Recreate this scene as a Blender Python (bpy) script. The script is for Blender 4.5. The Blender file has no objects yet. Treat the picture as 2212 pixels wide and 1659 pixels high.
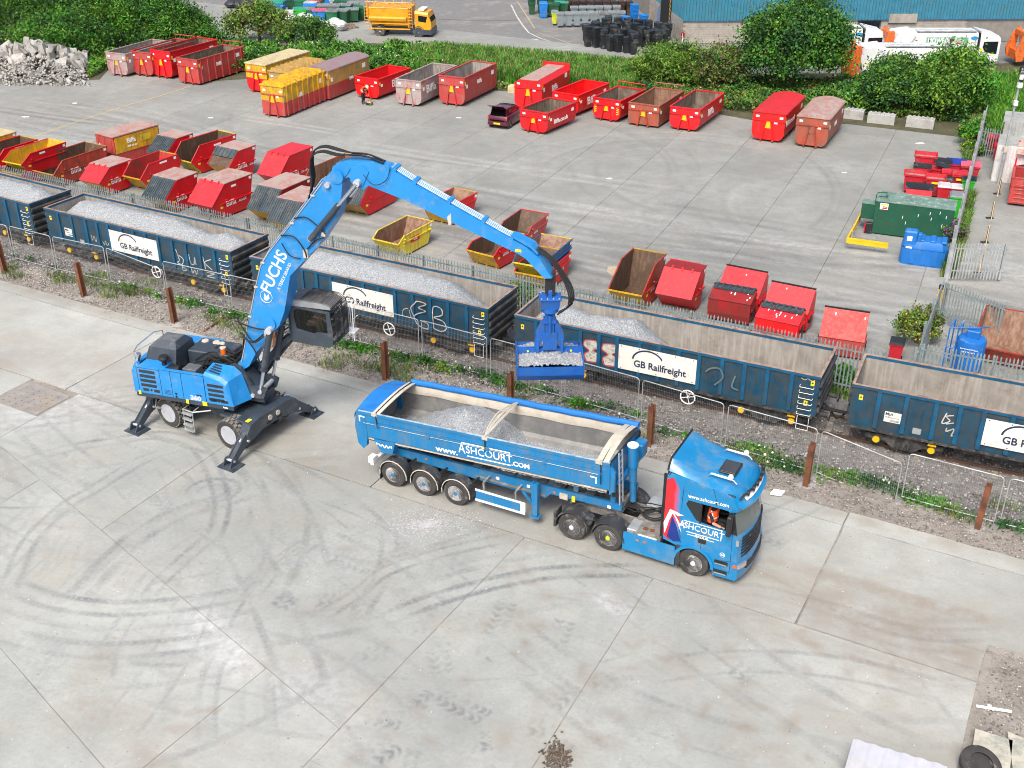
import bpy,bmesh,math,random
import numpy as np
from math import sin,cos,pi,radians,atan2,sqrt
from mathutils import Vector,Matrix
random.seed(7);RNG = np.random.default_rng(7)
S = bpy.context.scene
COL = S.collection
# ---------------------------------------------------------------- camera, sky, sun, exposure
CAM_H,PITCH,ROLL,FPX = 22.876,0.497116,-0.0023,2432.26
cam_data = bpy.data.cameras.new("camera")
cam = bpy.data.objects.new("camera",cam_data);COL.objects.link(cam)
cam.location = (0,0,CAM_H)
cam_data.sensor_width = 36.0
cam_data.lens = 36.0*FPX/2212.0
cam_data.clip_start = 0.5;cam_data.clip_end = 3000
_f = Vector((0,cos(PITCH),-sin(PITCH)));_r = Vector((1,0,0));_u = _r.cross(_f)
_r2 = cos(ROLL)*_r + sin(ROLL)*_u;_u2 = -sin(ROLL)*_r + cos(ROLL)*_u
_m = Matrix((_r2,_u2,-_f)).transposed().to_4x4();_m.translation = Vector((0,0,CAM_H))
cam.matrix_world = _m
S.camera = cam
world = bpy.data.worlds.new("World");S.world = world;world.use_nodes = True
wn = world.node_tree.nodes;wl = world.node_tree.links
sky = wn.new("ShaderNodeTexSky");sky.sky_type = 'NISHITA';sky.sun_disc = False
sky.sun_elevation = radians(52);sky.sun_rotation = radians(200)
sky.air_density = 0.8;sky.dust_density = 7.0;sky.ozone_density = 1.0
bg = [n for n in wn if n.type == 'BACKGROUND'][0]
wl.new(sky.outputs[0],bg.inputs[0]);bg.inputs[1].default_value = 0.125
sun_d = bpy.data.lights.new("sun",'SUN');sun = bpy.data.objects.new("sun",sun_d);COL.objects.link(sun)
sun_d.energy = 1.5;sun_d.angle = radians(22);sun_d.color = (1.0,0.96,0.90)
_az = radians(200);_el = radians(52)     # azimuth clockwise from +Y: the sun stands behind the camera, a little left
_sd = Vector((sin(_az)*cos(_el),cos(_az)*cos(_el),sin(_el)))
sun.rotation_euler = _sd.to_track_quat('Z','Y').to_euler()
sun.location = (0,-20,60)
S.view_settings.view_transform = 'Standard';S.view_settings.look = 'None'
S.view_settings.exposure = 0.75;S.view_settings.gamma = 1.0;S.view_settings.use_curve_mapping = False
S.render.film_transparent = False
try: S.cycles.filter_width = 1.05
except Exception: pass
# ---------------------------------------------------------------- placing helpers (survey sheet -> metres on the site)
def at(x,y,z=0.0):
    """site point at height z for a survey mark"""
    d = _f + _r2*((x-1106)/FPX) - _u2*((y-829.5)/FPX)
    t = (z-CAM_H)/d.z
    return Vector((d.x*t,d.y*t,z))
def q(o,x,y,z=0.0): return at(x/3.715+o[0]/1.6795,y/3.715+o[1]/1.6795,z)
RA,RB,RC,RD = (0,0),(900,0),(1800,0),(2715,0)
RE,RF,RG,RH = (0,600),(900,600),(1800,600),(2715,600)
RI,RJ = (400,1100),(2715,1200)
def hd(a,b): return atan2(b[1]-a[1],b[0]-a[0])
# ---------------------------------------------------------------- node materials
MATS = {}
def lin(c):
    if isinstance(c,str):
        c = tuple(int(c[i:i+2],16)/255 for i in (0,2,4))
        c = tuple((v/12.92 if v <= 0.04045 else ((v+0.055)/1.055)**2.4) for v in c)
    return (c[0],c[1],c[2],1.0)
class NT:
    def __init__(s,m): s.t = m.node_tree;s.n = s.t.nodes;s.l = s.t.links
    def new(s,t,**k):
        x = s.n.new(t)
        for a,b in k.items(): setattr(x,a,b)
        return x
    def link(s,a,b): s.l.new(a,b)
    def noise(s,vec,scale,detail=4,rough=.6,stretch=None,dist=0.0):
        if stretch:
            mp = s.new('ShaderNodeMapping');mp.inputs['Scale'].default_value = stretch
            s.link(vec,mp.inputs['Vector']);vec = mp.outputs[0]
        n = s.new('ShaderNodeTexNoise');n.inputs['Scale'].default_value = scale
        n.inputs['Detail'].default_value = detail;n.inputs['Roughness'].default_value = rough
        n.inputs['Distortion'].default_value = dist
        s.link(vec,n.inputs['Vector']);return n.outputs['Fac']
    def ramp(s,fac,a,b,ca=(0,0,0,1),cb=(1,1,1,1)):
        r = s.new('ShaderNodeValToRGB');r.color_ramp.elements[0].position = a;r.color_ramp.elements[1].position = b
        r.color_ramp.elements[0].color = ca;r.color_ramp.elements[1].color = cb
        s.link(fac,r.inputs[0]);return r.outputs[0]
    def mix(s,fac,a,b,mode='MIX'):
        m = s.new('ShaderNodeMix',data_type='RGBA',blend_type=mode)
        for v,i in ((fac,0),(a,6),(b,7)):
            if hasattr(v,'is_linked') or hasattr(v,'links'): s.link(v,m.inputs[i])
            elif isinstance(v,(int,float)): m.inputs[i].default_value = v if i == 0 else (v,v,v,1)
            else: m.inputs[i].default_value = lin(v)
        return m.outputs[2]
    def math(s,op,a,b=0.0,c=0.0):
        m = s.new('ShaderNodeMath',operation=op)
        for v,i in ((a,0),(b,1),(c,2)):
            if isinstance(v,(int,float)): m.inputs[i].default_value = v
            else: s.link(v,m.inputs[i])
        return m.outputs[0]
def newmat(name):
    m = bpy.data.materials.new(name);m.use_nodes = True;t = NT(m)
    b = [x for x in t.n if x.type == 'BSDF_PRINCIPLED'][0]
    return m,t,b
def pos(t,local=False):
    if local: return t.new('ShaderNodeTexCoord').outputs['Object']
    return t.new('ShaderNodeNewGeometry').outputs['Position']
def mat(name,col,rough=.55,metal=0.0,var=.12,dirt=None,damt=.45,dscale=1.2,streak=None,samt=.5,bump=.0,bscale=30,coat=0.0,spec=None):
    if name in MATS: return MATS[name]
    m,t,b = newmat(name);p = pos(t)
    c0 = lin(col);n1 = t.noise(p,1.7,5)
    lo = tuple(v*(1-var*1.6) for v in c0[:3]);hi = tuple(min(1,v*(1+var)) for v in c0[:3])
    c = t.mix(t.ramp(n1,.3,.7),lo,hi)
    if streak is not None:
        s = t.ramp(t.noise(p,2.2,5,.65,stretch=(3.0,3.0,.28)),.56-.22*samt,.70-.18*samt)
        c = t.mix(t.math('MULTIPLY',s,.75),c,streak)
    if dirt is not None:
        d = t.ramp(t.noise(p,dscale,8,.72),.63-.30*damt,.76-.27*damt)
        c = t.mix(t.math('MULTIPLY',d,.8),c,dirt)
    t.link(c,b.inputs['Base Color'])
    rr = t.math('MULTIPLY_ADD',n1,.3,rough-.15)
    t.link(rr,b.inputs['Roughness']);b.inputs['Metallic'].default_value = metal
    if coat: b.inputs['Coat Weight'].default_value = coat;b.inputs['Coat Roughness'].default_value = .15
    if spec is not None: b.inputs['Specular IOR Level'].default_value = spec
    if bump:
        bp = t.new('ShaderNodeBump');bp.inputs['Strength'].default_value = bump;bp.inputs['Distance'].default_value = .02
        t.link(t.noise(p,bscale,4),bp.inputs['Height']);t.link(bp.outputs[0],b.inputs['Normal'])
    MATS[name] = m;return m
# ---------------------------------------------------------------- mesh building
SPLIT = {'tailgate_arm','rear_post','pin_boss','pin','pipe_clamp','sticker','hose_port','beam_slot','buffer','headlight','corner_lamp','windscreen_pillar','filler_cap','warning_label','data_plate','roller','castor','lifting_lug','lifting_pocket','boom_bracket','cab_window','link_plate','hinge','chassis_beam','tank','cross_member','bearer','marker_lamp'}
class MB:
    """collects shapes; every vertex passes through self.M"""
    def __init__(s,M=None): s.v = [];s.f = [];s.mi = [];s.M = M;s.cur = 0;s.g = []
    def add(s,vs,fs):
        o = len(s.v)
        if s.M is not None: vs = [s.M @ Vector(v) for v in vs]
        s.g.append((o,o+len(vs),len(s.f),len(s.f)+len(fs)));s.v += [tuple(v) for v in vs];s.f += [tuple(i+o for i in f) for f in fs];s.mi += [s.cur]*len(fs);return s
    def box(s,x0,x1,y0,y1,z0,z1,bev=0.0):
        if bev:
            b = bev
            pr = [(x0+b,y0),(x1-b,y0),(x1,y0+b),(x1,y1-b),(x1-b,y1),(x0+b,y1),(x0,y1-b),(x0,y0+b)]
            pi_ = [(x0+b,y0+b),(x1-b,y0+b),(x1-b,y0+b),(x1-b,y1-b),(x1-b,y1-b),(x0+b,y1-b),(x0+b,y1-b),(x0+b,y0+b)]
            vs = [(a,c,z0) for a,c in pr]+[(a,c,z1-b) for a,c in pr]+[(a,c,z1) for a,c in pi_]
            fs = [tuple(range(7,-1,-1))]
            for i in range(8):
                j = (i+1) % 8;fs.append((i,j,8+j,8+i));fs.append((8+i,8+j,16+j,16+i))
            fs.append((16,17,19,21))
            return s.add(vs,fs)
        vs = [(x,y,z) for z in (z0,z1) for x,y in ((x0,y0),(x1,y0),(x1,y1),(x0,y1))]
        return s.add(vs,[(3,2,1,0),(4,5,6,7),(0,1,5,4),(1,2,6,5),(2,3,7,6),(3,0,4,7)])
    def cbox(s,c,d): return s.box(c[0]-d[0]/2,c[0]+d[0]/2,c[1]-d[1]/2,c[1]+d[1]/2,c[2]-d[2]/2,c[2]+d[2]/2)
    def prism(s,prof,y0,y1,cap=True):
        """profile in (x, z) extruded along y"""
        n = len(prof);vs = [(x,y0,z) for x,z in prof]+[(x,y1,z) for x,z in prof]
        fs = [(i,(i+1) % n,n+(i+1) % n,n+i) for i in range(n)]
        if cap: fs += [tuple(range(n-1,-1,-1)),tuple(range(n,2*n))]
        return s.add(vs,fs)
    def prismx(s,prof,x0,x1,cap=True):
        """profile in (y, z) extruded along x"""
        n = len(prof);vs = [(x0,y,z) for y,z in prof]+[(x1,y,z) for y,z in prof]
        fs = [(n+i,n+(i+1) % n,(i+1) % n,i) for i in range(n)]
        if cap: fs += [tuple(range(n)),tuple(range(2*n-1,n-1,-1))]
        return s.add(vs,fs)
    def prismz(s,prof,z0,z1):
        n = len(prof);vs = [(x,y,z0) for x,y in prof]+[(x,y,z1) for x,y in prof]
        return s.add(vs,[(i,(i+1) % n,n+(i+1) % n,n+i) for i in range(n)]+[tuple(range(n-1,-1,-1)),tuple(range(n,2*n))])
    def loft(s,rings,cap=True,closed=True):
        n = len(rings[0]);vs = [p for r in rings for p in r];fs = []
        for k in range(len(rings)-1):
            for i in range(n if closed else n-1):
                j = (i+1) % n;fs.append((k*n+i,k*n+j,(k+1)*n+j,(k+1)*n+i))
        if cap and closed: fs += [tuple(range(n-1,-1,-1)),tuple(range((len(rings)-1)*n,len(rings)*n))]
        return s.add(vs,fs)
    def tube(s,pts,r,n=6,closed=False,r2=None):
        pts = [Vector(p) for p in pts];rings = [];m = len(pts)
        for i,p in enumerate(pts):
            a = pts[i-1] if (i > 0 or closed) else p;b = pts[(i+1) % m] if (i < m-1 or closed) else p
            d = (b-a).normalized() if (b-a).length > 1e-9 else Vector((0,0,1))
            up = Vector((0,0,1)) if abs(d.z) < .95 else Vector((1,0,0))
            e1 = d.cross(up).normalized();e2 = e1.cross(d)
            rr = r if r2 is None else r+(r2-r)*i/(m-1)
            rings.append([tuple(p+e1*(rr*cos(2*pi*k/n))+e2*(rr*sin(2*pi*k/n))) for k in range(n)])
        if closed: rings.append(rings[0]);return s.loft(rings,cap=False)
        return s.loft(rings)
    def cyl(s,p0,p1,r,n=12,r2=None): return s.tube([p0,p1],r,n,r2=r2)
    def bar(s,p0,p1,w,h):
        """rectangular bar from p0 to p1"""
        p0 = Vector(p0);p1 = Vector(p1);d = (p1-p0).normalized();up = Vector((0,0,1)) if abs(d.z) < .95 else Vector((0,1,0))
        a = d.cross(up).normalized()*(w/2);b = a.cross(d).normalized()*(h/2)
        vs = [tuple(p+sa*a+sb*b) for p in (p0,p1) for sa,sb in ((-1,-1),(1,-1),(1,1),(-1,1))]
        return s.add(vs,[(3,2,1,0),(4,5,6,7),(0,1,5,4),(1,2,6,5),(2,3,7,6),(3,0,4,7)])
    def lathe(s,prof,c=(0,0,0),axis='z',n=20):
        rings = []
        for r,h in prof:
            ring = []
            for k in range(n):
                a = 2*pi*k/n;u,w = r*cos(a),r*sin(a)
                p = (c[0]+u,c[1]+w,c[2]+h) if axis == 'z' else ((c[0]+u,c[1]+h,c[2]-w) if axis == 'y' else (c[0]+h,c[1]+u,c[2]+w))
                ring.append(p)
            rings.append(ring)
        return s.loft(rings)
    def quad(s,*p): return s.add(p,[tuple(range(len(p)))])
    def build(s,name,mats,parent=None,smooth=False,fix=True):
        if name in SPLIT and len(s.g) > 1:      # pieces that can be picked apart become parts of their own
            for (v0,v1,f0,f1) in s.g:
                t_ = MB();t_.v = s.v[v0:v1];t_.f = [tuple(i-v0 for i in f) for f in s.f[f0:f1]];t_.mi = s.mi[f0:f1];t_.g = [0];o = t_.build(name,mats,parent,smooth,fix)
            return o
        me = bpy.data.meshes.new(name);me.from_pydata(s.v,[],s.f)
        if not isinstance(mats,(list,tuple)): mats = [mats]
        for m in mats: me.materials.append(m)
        if len(mats) > 1: me.polygons.foreach_set('material_index',s.mi)
        if fix:
            bm = bmesh.new();bm.from_mesh(me);bmesh.ops.recalc_face_normals(bm,faces=bm.faces);bm.to_mesh(me);bm.free()
        if smooth:
            me.polygons.foreach_set('use_smooth',[True]*len(me.polygons))
            try: me.set_sharp_from_angle(angle=radians(smooth if smooth is not True else 35))
            except Exception: pass
        me.update()
        return link(name,me,parent)
def link(name,me,parent=None):
    o = bpy.data.objects.new(name,me);COL.objects.link(o)
    if parent is not None: o.parent = parent
    return o
def npmesh(name,V,F,mats,parent=None,mi=None,smooth=False):
    """V (n,3) float, F (m,k) int with equal-sized faces"""
    me = bpy.data.meshes.new(name);V = np.asarray(V,np.float32);F = np.asarray(F,np.int32);k = F.shape[1]
    me.vertices.add(len(V));me.vertices.foreach_set('co',V.ravel())
    me.loops.add(F.size);me.loops.foreach_set('vertex_index',F.ravel())
    me.polygons.add(len(F));me.polygons.foreach_set('loop_start',np.arange(0,F.size,k,dtype=np.int32))
    me.polygons.foreach_set('loop_total',np.full(len(F),k,np.int32))
    if not isinstance(mats,(list,tuple)): mats = [mats]
    for m in mats: me.materials.append(m)
    if mi is not None: me.polygons.foreach_set('material_index',np.asarray(mi,np.int32))
    if smooth: me.polygons.foreach_set('use_smooth',np.ones(len(F),bool))
    me.update(calc_edges=True)
    return link(name,me,parent)
def tag(o,label=None,cat=None,group=None,kind=None):
    if label: o['label'] = label
    if cat: o['category'] = cat
    if group: o['group'] = group
    if kind: o['kind'] = kind
    return o
def thing(name,label,cat,loc=(0,0,0),rz=0.0,group=None):
    o = bpy.data.objects.new(name,None);COL.objects.link(o);o.empty_display_size = .3
    o.location = loc;o.rotation_euler = (0,0,rz);tag(o,label,cat,group);return o
def dup(root,loc=None,rz=None,label=None,group=None,parent=None):
    c = root.copy();COL.objects.link(c)
    if parent is not None: c.parent = parent
    if loc is not None: c.location = loc
    if rz is not None: c.rotation_euler = (0,0,rz)
    if label: c['label'] = label
    if group: c['group'] = group
    for ch in root.children: dup(ch,parent=c)
    return c
# ---------------------------------------------------------------- lettering
_fc = {}
def text(s,size,mat_,parent,M,bold=0.0,shear=0.0,align='CENTER',ext=.004,name='lettering',spacing=1.0,sx=1.0):
    """letters lying in local XY, placed by matrix M"""
    key = (s,size,bold,shear,align,spacing,mat_.name,ext)
    if key not in _fc:
        cu = bpy.data.curves.new('txt','FONT');cu.body = s;cu.size = size;cu.offset = bold;cu.shear = shear
        cu.align_x = align;cu.align_y = 'CENTER';cu.extrude = ext;cu.space_character = spacing;cu.resolution_u = 3
        o = bpy.data.objects.new('txt',cu);COL.objects.link(o)
        dg = bpy.context.evaluated_depsgraph_get();dg.update()
        me = bpy.data.meshes.new_from_object(o.evaluated_get(dg));me.name = 'lettering'
        me.materials.clear();me.materials.append(mat_)
        bpy.data.objects.remove(o);bpy.data.curves.remove(cu);_fc[key] = me
    o = link(name,_fc[key],parent);o.matrix_local = M @ Matrix.Diagonal((sx,1,1,1));return o
def side_M(x,y,z,rot=0.0,ang=0.0):
    """plane facing local -y: text x -> +x, text y -> +z"""
    return Matrix.Translation((x,y,z)) @ Matrix.Rotation(rot,4,'Z') @ Matrix.Rotation(pi/2,4,'X') @ Matrix.Rotation(ang,4,'Z')
def skinned(name,verts,edges,radii,mat_,parent=None,sub=2,root=0):
    me = bpy.data.meshes.new(name);me.from_pydata(verts,edges,[])
    o = bpy.data.objects.new(name,me);COL.objects.link(o)
    sk = o.modifiers.new('s','SKIN');sk.use_smooth_shade = True
    sd = me.skin_vertices[0].data
    for i,r in enumerate(radii): sd[i].radius = (r,r) if not isinstance(r,tuple) else r
    for i in range(len(verts)): sd[i].use_root = (i == root)
    sb = o.modifiers.new('b','SUBSURF');sb.levels = sub;sb.render_levels = sub
    dg = bpy.context.evaluated_depsgraph_get();dg.update()
    m2 = bpy.data.meshes.new_from_object(o.evaluated_get(dg));bpy.data.objects.remove(o);bpy.data.meshes.remove(me)
    m2.name = name;m2.materials.clear();m2.materials.append(mat_)
    m2.polygons.foreach_set('use_smooth',[True]*len(m2.polygons))
    return link(name,m2,parent)
# ---------------------------------------------------------------- shared paints
white_p = mat('white_paint','e9ecec',.5,var=.05,dirt='8b8478',damt=.15)
whitet = mat('white_lettering','f4f6f5',.6,var=.02)
blackr = mat('black_rubber',(.012,.013,.015),.8,var=.3)
tyre_m = mat('tyre_rubber',(.045,.045,.044),.85,var=.25,dirt=(.25,.23,.20),damt=.25,dscale=3)
blackp = mat('black_plastic',(.018,.02,.023),.5,var=.2,dirt=(.2,.2,.19),damt=.2)
galv = mat('galvanised_steel',(.42,.46,.48),.45,metal=.35,var=.15,dirt=(.2,.2,.19),damt=.25)
chrome = mat('bright_metal',(.75,.77,.8),.22,metal=.9,var=.05)
silver = mat('silver_wheel',(.44,.47,.52),.4,metal=.1,var=.08,dirt=(.3,.29,.27),damt=.25,dscale=4)
rimm = mat('polished_rim',(.72,.73,.75),.35,metal=.1,var=.05)
yellowp = mat('yellow_paint',(.78,.46,.01),.5,var=.08)
ylabel = mat('yellow_sticker',(.85,.68,.02),.5,var=.03)
rust = mat('rusty_steel',(.17,.065,.03),.85,var=.35,dirt=(.06,.03,.02),damt=.4,dscale=3,bump=.3)
# ================================================================ GROUND
HG = -0.5
def U(u,v,z=0.0): return Vector((u*cos(HG)-v*sin(HG),u*sin(HG)+v*cos(HG),z))
def UV(p): return (p[0]*cos(HG)+p[1]*sin(HG),-p[0]*sin(HG)+p[1]*cos(HG))
# --- wear maps computed here with numpy: R rubber / G brown dirt / B pale wash, in site metres
def smooth_line(P,step=.05):
    P = np.array(P,float);n = len(P);out = []
    for i in range(n-1):
        p0 = P[max(i-1,0)];p1 = P[i];p2 = P[i+1];p3 = P[min(i+2,n-1)]
        m = max(2,int(np.linalg.norm(p2-p1)/step));t = np.linspace(0,1,m,endpoint=False)[:,None]
        out.append(.5*((2*p1)+(-p0+p2)*t+(2*p0-5*p1+4*p2-p3)*t**2+(-p0+3*p1-3*p2+p3)*t**3))
    return np.vstack(out+[P[-1:]])
class WearMap:
    def __init__(s,u0,u1,v0,v1,res):
        s.u0,s.v0,s.res = u0,v0,res;s.w = int((u1-u0)/res);s.h = int((v1-v0)/res);s.u1 = u0+s.w*res;s.v1 = v0+s.h*res
        s.a = np.zeros((s.h,s.w,4),np.float32);s.a[...,3] = 1
    def stroke(s,P,width=.3,k=.35,ch=0,tread=0.0,off=0.0,fade=True,period=.22):
        L = smooth_line(P,s.res*.8);d = np.gradient(L,axis=0);d /= (np.linalg.norm(d,axis=1)[:,None]+1e-9)
        nrm = np.stack([-d[:,1],d[:,0]],1);L = L+nrm*off;n = len(L);hw = width/2
        m = int(width/s.res)+2;offs = np.linspace(-hw,hw,max(3,2*m))
        wob = np.interp(np.arange(n),np.arange(0,n+40,25),RNG.uniform(.35,1,len(np.arange(0,n+40,25))))
        fd = np.minimum(1,np.minimum(np.arange(n),np.arange(n)[::-1])/(n*.18+1)) if fade else np.ones(n)
        run = np.arange(n)*s.res*.8
        for o in offs:
            pr = 1-(abs(o)/hw)**3*.6
            t = 1.0
            if tread: t = 1-tread*(np.sin(2*pi*(run/period+abs(o)*3))>0.1)
            val = k*pr*wob*fd*t
            X = L+nrm*o;i = ((X[:,0]-s.u0)/s.res).astype(int);j = ((X[:,1]-s.v0)/s.res).astype(int)
            ok = (i >= 0)&(i < s.w)&(j >= 0)&(j < s.h)
            np.maximum.at(s.a[...,ch],(j[ok],i[ok]),(val*np.ones(n))[ok].astype(np.float32))
    def blob(s,c,r,k,ch=1,ang=0.0,asp=1.0):
        R = int(r*3/s.res);ci = int((c[0]-s.u0)/s.res);cj = int((c[1]-s.v0)/s.res)
        i0,i1,j0,j1 = max(0,ci-R),min(s.w,ci+R),max(0,cj-R),min(s.h,cj+R)
        if i1 <= i0 or j1 <= j0: return
        I,J = np.meshgrid(np.arange(i0,i1)-ci,np.arange(j0,j1)-cj);I = I*s.res;J = J*s.res
        a = I*cos(ang)+J*sin(ang);b = -I*sin(ang)+J*cos(ang)
        g = k*np.exp(-((a/(r*asp))**2+(b/r)**2)).astype(np.float32)
        s.a[j0:j1,i0:i1,ch] = np.maximum(s.a[j0:j1,i0:i1,ch],g)
    def image(s,name):
        for _ in range(1):
            b = s.a[...,:3].copy();p = np.pad(b,((1,1),(1,1),(0,0)),mode='edge')
            s.a[...,:3] = (p[:-2,1:-1]+p[2:,1:-1]+p[1:-1,:-2]+p[1:-1,2:]+2*b)/6
        im = bpy.data.images.new(name,s.w,s.h,float_buffer=True,is_data=True);im.pixels.foreach_set(s.a.ravel());im.update();im.pack();return im
def px(pts,kx,ox,oy): return [UV(at(x/kx+ox,y/kx+oy)) for x,y in pts]
near = WearMap(-56,14,4,36,.035)
n1 = lambda *p: px(p,2.8577,0,774)
n2 = lambda *p: px(p,3.096,0,1131.3)
n3 = lambda *p: px(p,3.096,655,1131.3)
n4 = lambda *p: px(p,3.096,1497.5,1123)
for P,w,k,gap in [
    (n1((0,690),(130,640),(400,560),(640,520),(900,480),(1050,480),(1200,530),(1290,640),(1340,760),(1370,900),(1340,1050),(1280,1130),(1100,1250),(960,1380)),.28,.55,.5),
    (n1((0,1340),(100,1410),(300,1490),(520,1530),(750,1545),(1100,1520),(1500,1450),(1800,1330)),.3,.6,.62),
    (n1((1160,530),(900,620),(720,720),(560,820),(420,900),(250,1050),(150,1180),(90,1330),(60,1400),(70,1560)),.25,.45,.5),
    (n1((1700,770),(1400,870),(1100,960),(850,1100),(750,1190),(600,1330),(430,1560)),.4,.5,.7),
    (n1((1210,880),(1190,810),(1300,765),(1440,780),(1420,840),(1300,870)),.25,.6,.4),
    (n1((1480,1480),(1600,1330),(1750,1230),(1950,1100),(2212,960)),.22,.4,.45),
    (n3((0,700),(370,460),(550,320),(900,200),(1300,110),(1560,70)),.22,.55,.45),
    (n3((400,730),(640,600),(1000,470),(1400,370),(1700,325),(2212,312),(2500,330)),.3,.65,.55),
    (n3((520,640),(800,500),(1100,410),(1500,320),(1900,268),(2212,240)),.22,.5,.0),
    (n3((520,0),(575,100),(540,330),(400,560),(360,700)),.3,.45,.5),
    (n3((300,380),(700,190),(1100,60),(1400,0)),.5,.3,.6),
    (n2((0,740),(300,810),(700,850),(1300,800),(1650,700)),.3,.5,.6),
    (n2((800,960),(1000,975),(1250,980)),.25,.35,.4),
    (n2((900,560),(790,720),(710,900),(690,1160)),.25,.35,.5),
    (n2((1500,850),(1420,1000),(1385,1250),(1390,1500)),.18,.35,.45),
    (n2((1830,1010),(1835,1250),(1855,1440)),.12,.4,.0),
    (n2((0,420),(250,520),(400,590),(520,560)),.2,.35,.0),
    (n2((420,560),(600,400),(760,240)),.4,.35,.6),
    (n2((980,520),(1060,400),(1380,110),(1500,40)),.22,.45,.45),
    (n2((1550,760),(1650,560),(1850,300),(2050,160),(2212,30)),.2,.4,.4),
    (n3((1280,640),(1350,500),(1420,360),(1560,100)),.7,.25,.0),
    (n3((1880,800),(2000,500),(2060,340)),.5,.2,.6),
    (n4((0,500),(400,470),(900,590),(1500,760),(2100,760)),.25,.3,.5),
    (n1((-200,480),(0,420),(300,390),(560,350),(900,330),(1200,420)),.4,.3,.6),
    (n1((1500,700),(1800,660),(2212,640)),.5,.25,.7),
]:
    if gap:
        near.stroke(P,w*.8,k*1.35,off=gap/2,tread=.15);near.stroke(P,w*.75,k*1.25,off=-gap/2,tread=.12)
        for _ in range(7): near.stroke(P,random.uniform(.06,.3),k*random.uniform(.3,.75),off=random.uniform(-2.4,2.4),tread=.1)
    else: near.stroke(P,w,k*1.1,tread=.4)
for i in range(100):     # faint criss-crossing older tracks
    u0,v0,a0,cv = random.uniform(-40,-2),random.uniform(8,30),random.uniform(-.9,.9),random.uniform(-.12,.12);P = []
    for s_ in range(9): P.append((u0,v0));u0 += 1.3*cos(a0);v0 += 1.3*sin(a0);a0 += cv*1.3
    g_ = random.choice((.0,.45,.6));k = random.uniform(.2,.55)
    for o_ in ((-g_,g_) if g_ else (0,)): near.stroke(P,random.uniform(.08,.3),k,off=o_,tread=.15)
for x,y,r in ((900,1150,3.2),(650,1120,2.6),(1080,1140,3),(560,1230,2.2),(330,1150,2.4),(760,1230,2.5),(1300,1200,2.6),(1450,1330,1.8),(250,1010,2.4),(930,1290,2.2),(1150,1390,2),(950,1560,2.2),(120,1480,2.5),(1350,1550,2)): near.blob(UV(at(x,y)),r*1.1,.2,0,-.2,1.7)
# short tread prints and rubber smears
for i,(P,sc) in enumerate([(n3((200,230),(430,330)),1),(n3((340,540),(370,650)),.8),(n3((720,350),(730,480)),1),(n3((790,340),(770,500)),.7),(n3((1330,520),(1270,670),(1230,740)),1.1),
        (n3((1720,640),(1650,800)),1),(n3((390,890),(560,900)),1),(n3((780,1040),(880,1010)),.8),(n3((640,1280),(850,1130)),1.2),(n3((890,1160),(1010,1240),(1200,1330)),1.5),
        (n3((480,1320),(640,1350)),1.2),(n3((490,1590),(640,1500)),1.3),(n3((1180,1490),(1260,1480)),1.3),(n3((1690,1230),(1850,1100)),1.1),(n3((1930,1080),(2212,1100)),.8),
        (n3((1500,1390),(1610,1390)),1),(n3((720,720),(860,710)),.8),(n3((950,710),(1130,710)),.6),(n3((90,530),(190,540)),1),(n3((650,1600),(760,1620)),1.2),(n3((420,1000),(430,1130)),.7),(n3((860,850),(890,1000)),.8),
        (n1((940,850),(1020,960)),.7),(n1((1050,1060),(1280,1060)),.7),(n1((1720,1330),(1900,1270)),.7),(n1((1740,1550),(1820,1480)),1.6),(n1((1880,1520),(2100,1500)),.7),(n1((2050,1240),(2200,1310)),1),
        (n2((200,780),(280,780)),.6),(n2((160,930),(480,900)),.6),(n2((260,1060),(450,1080)),.6),(n2((0,1100),(120,1060)),.6),(n4((0,540),(80,460)),.8),(n4((180,1180),(340,1230)),.7),(n4((100,1500),(480,1600)),.5),(n4((440,110),(600,180)),.8),(n4((240,1000),(360,1080)),.9)]):
    near.stroke(P,.42,min(.7,.55*sc),tread=.75,period=.26,fade=False);near.stroke(P,.3,min(.7,.5*sc),tread=.8,period=.24,fade=False,off=.38)
for i in range(26):      # small curved scuffs of the loading shovel
    c = UV(at(*random.choice([(880,1560),(960,1500),(1060,1590),(1180,1560),(1350,1490),(1250,1450),(1010,1420)])));r = random.uniform(.25,.8);a0 = random.uniform(2.2,4.2);cx,cy = c[0]+random.uniform(-1.2,1.2),c[1]+random.uniform(-.8,.8)
    near.stroke([(cx+r*cos(a0+t*.25),cy+r*sin(a0+t*.25)) for t in range(5)],random.uniform(.08,.24),random.uniform(.25,.7),tread=.2)
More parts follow.
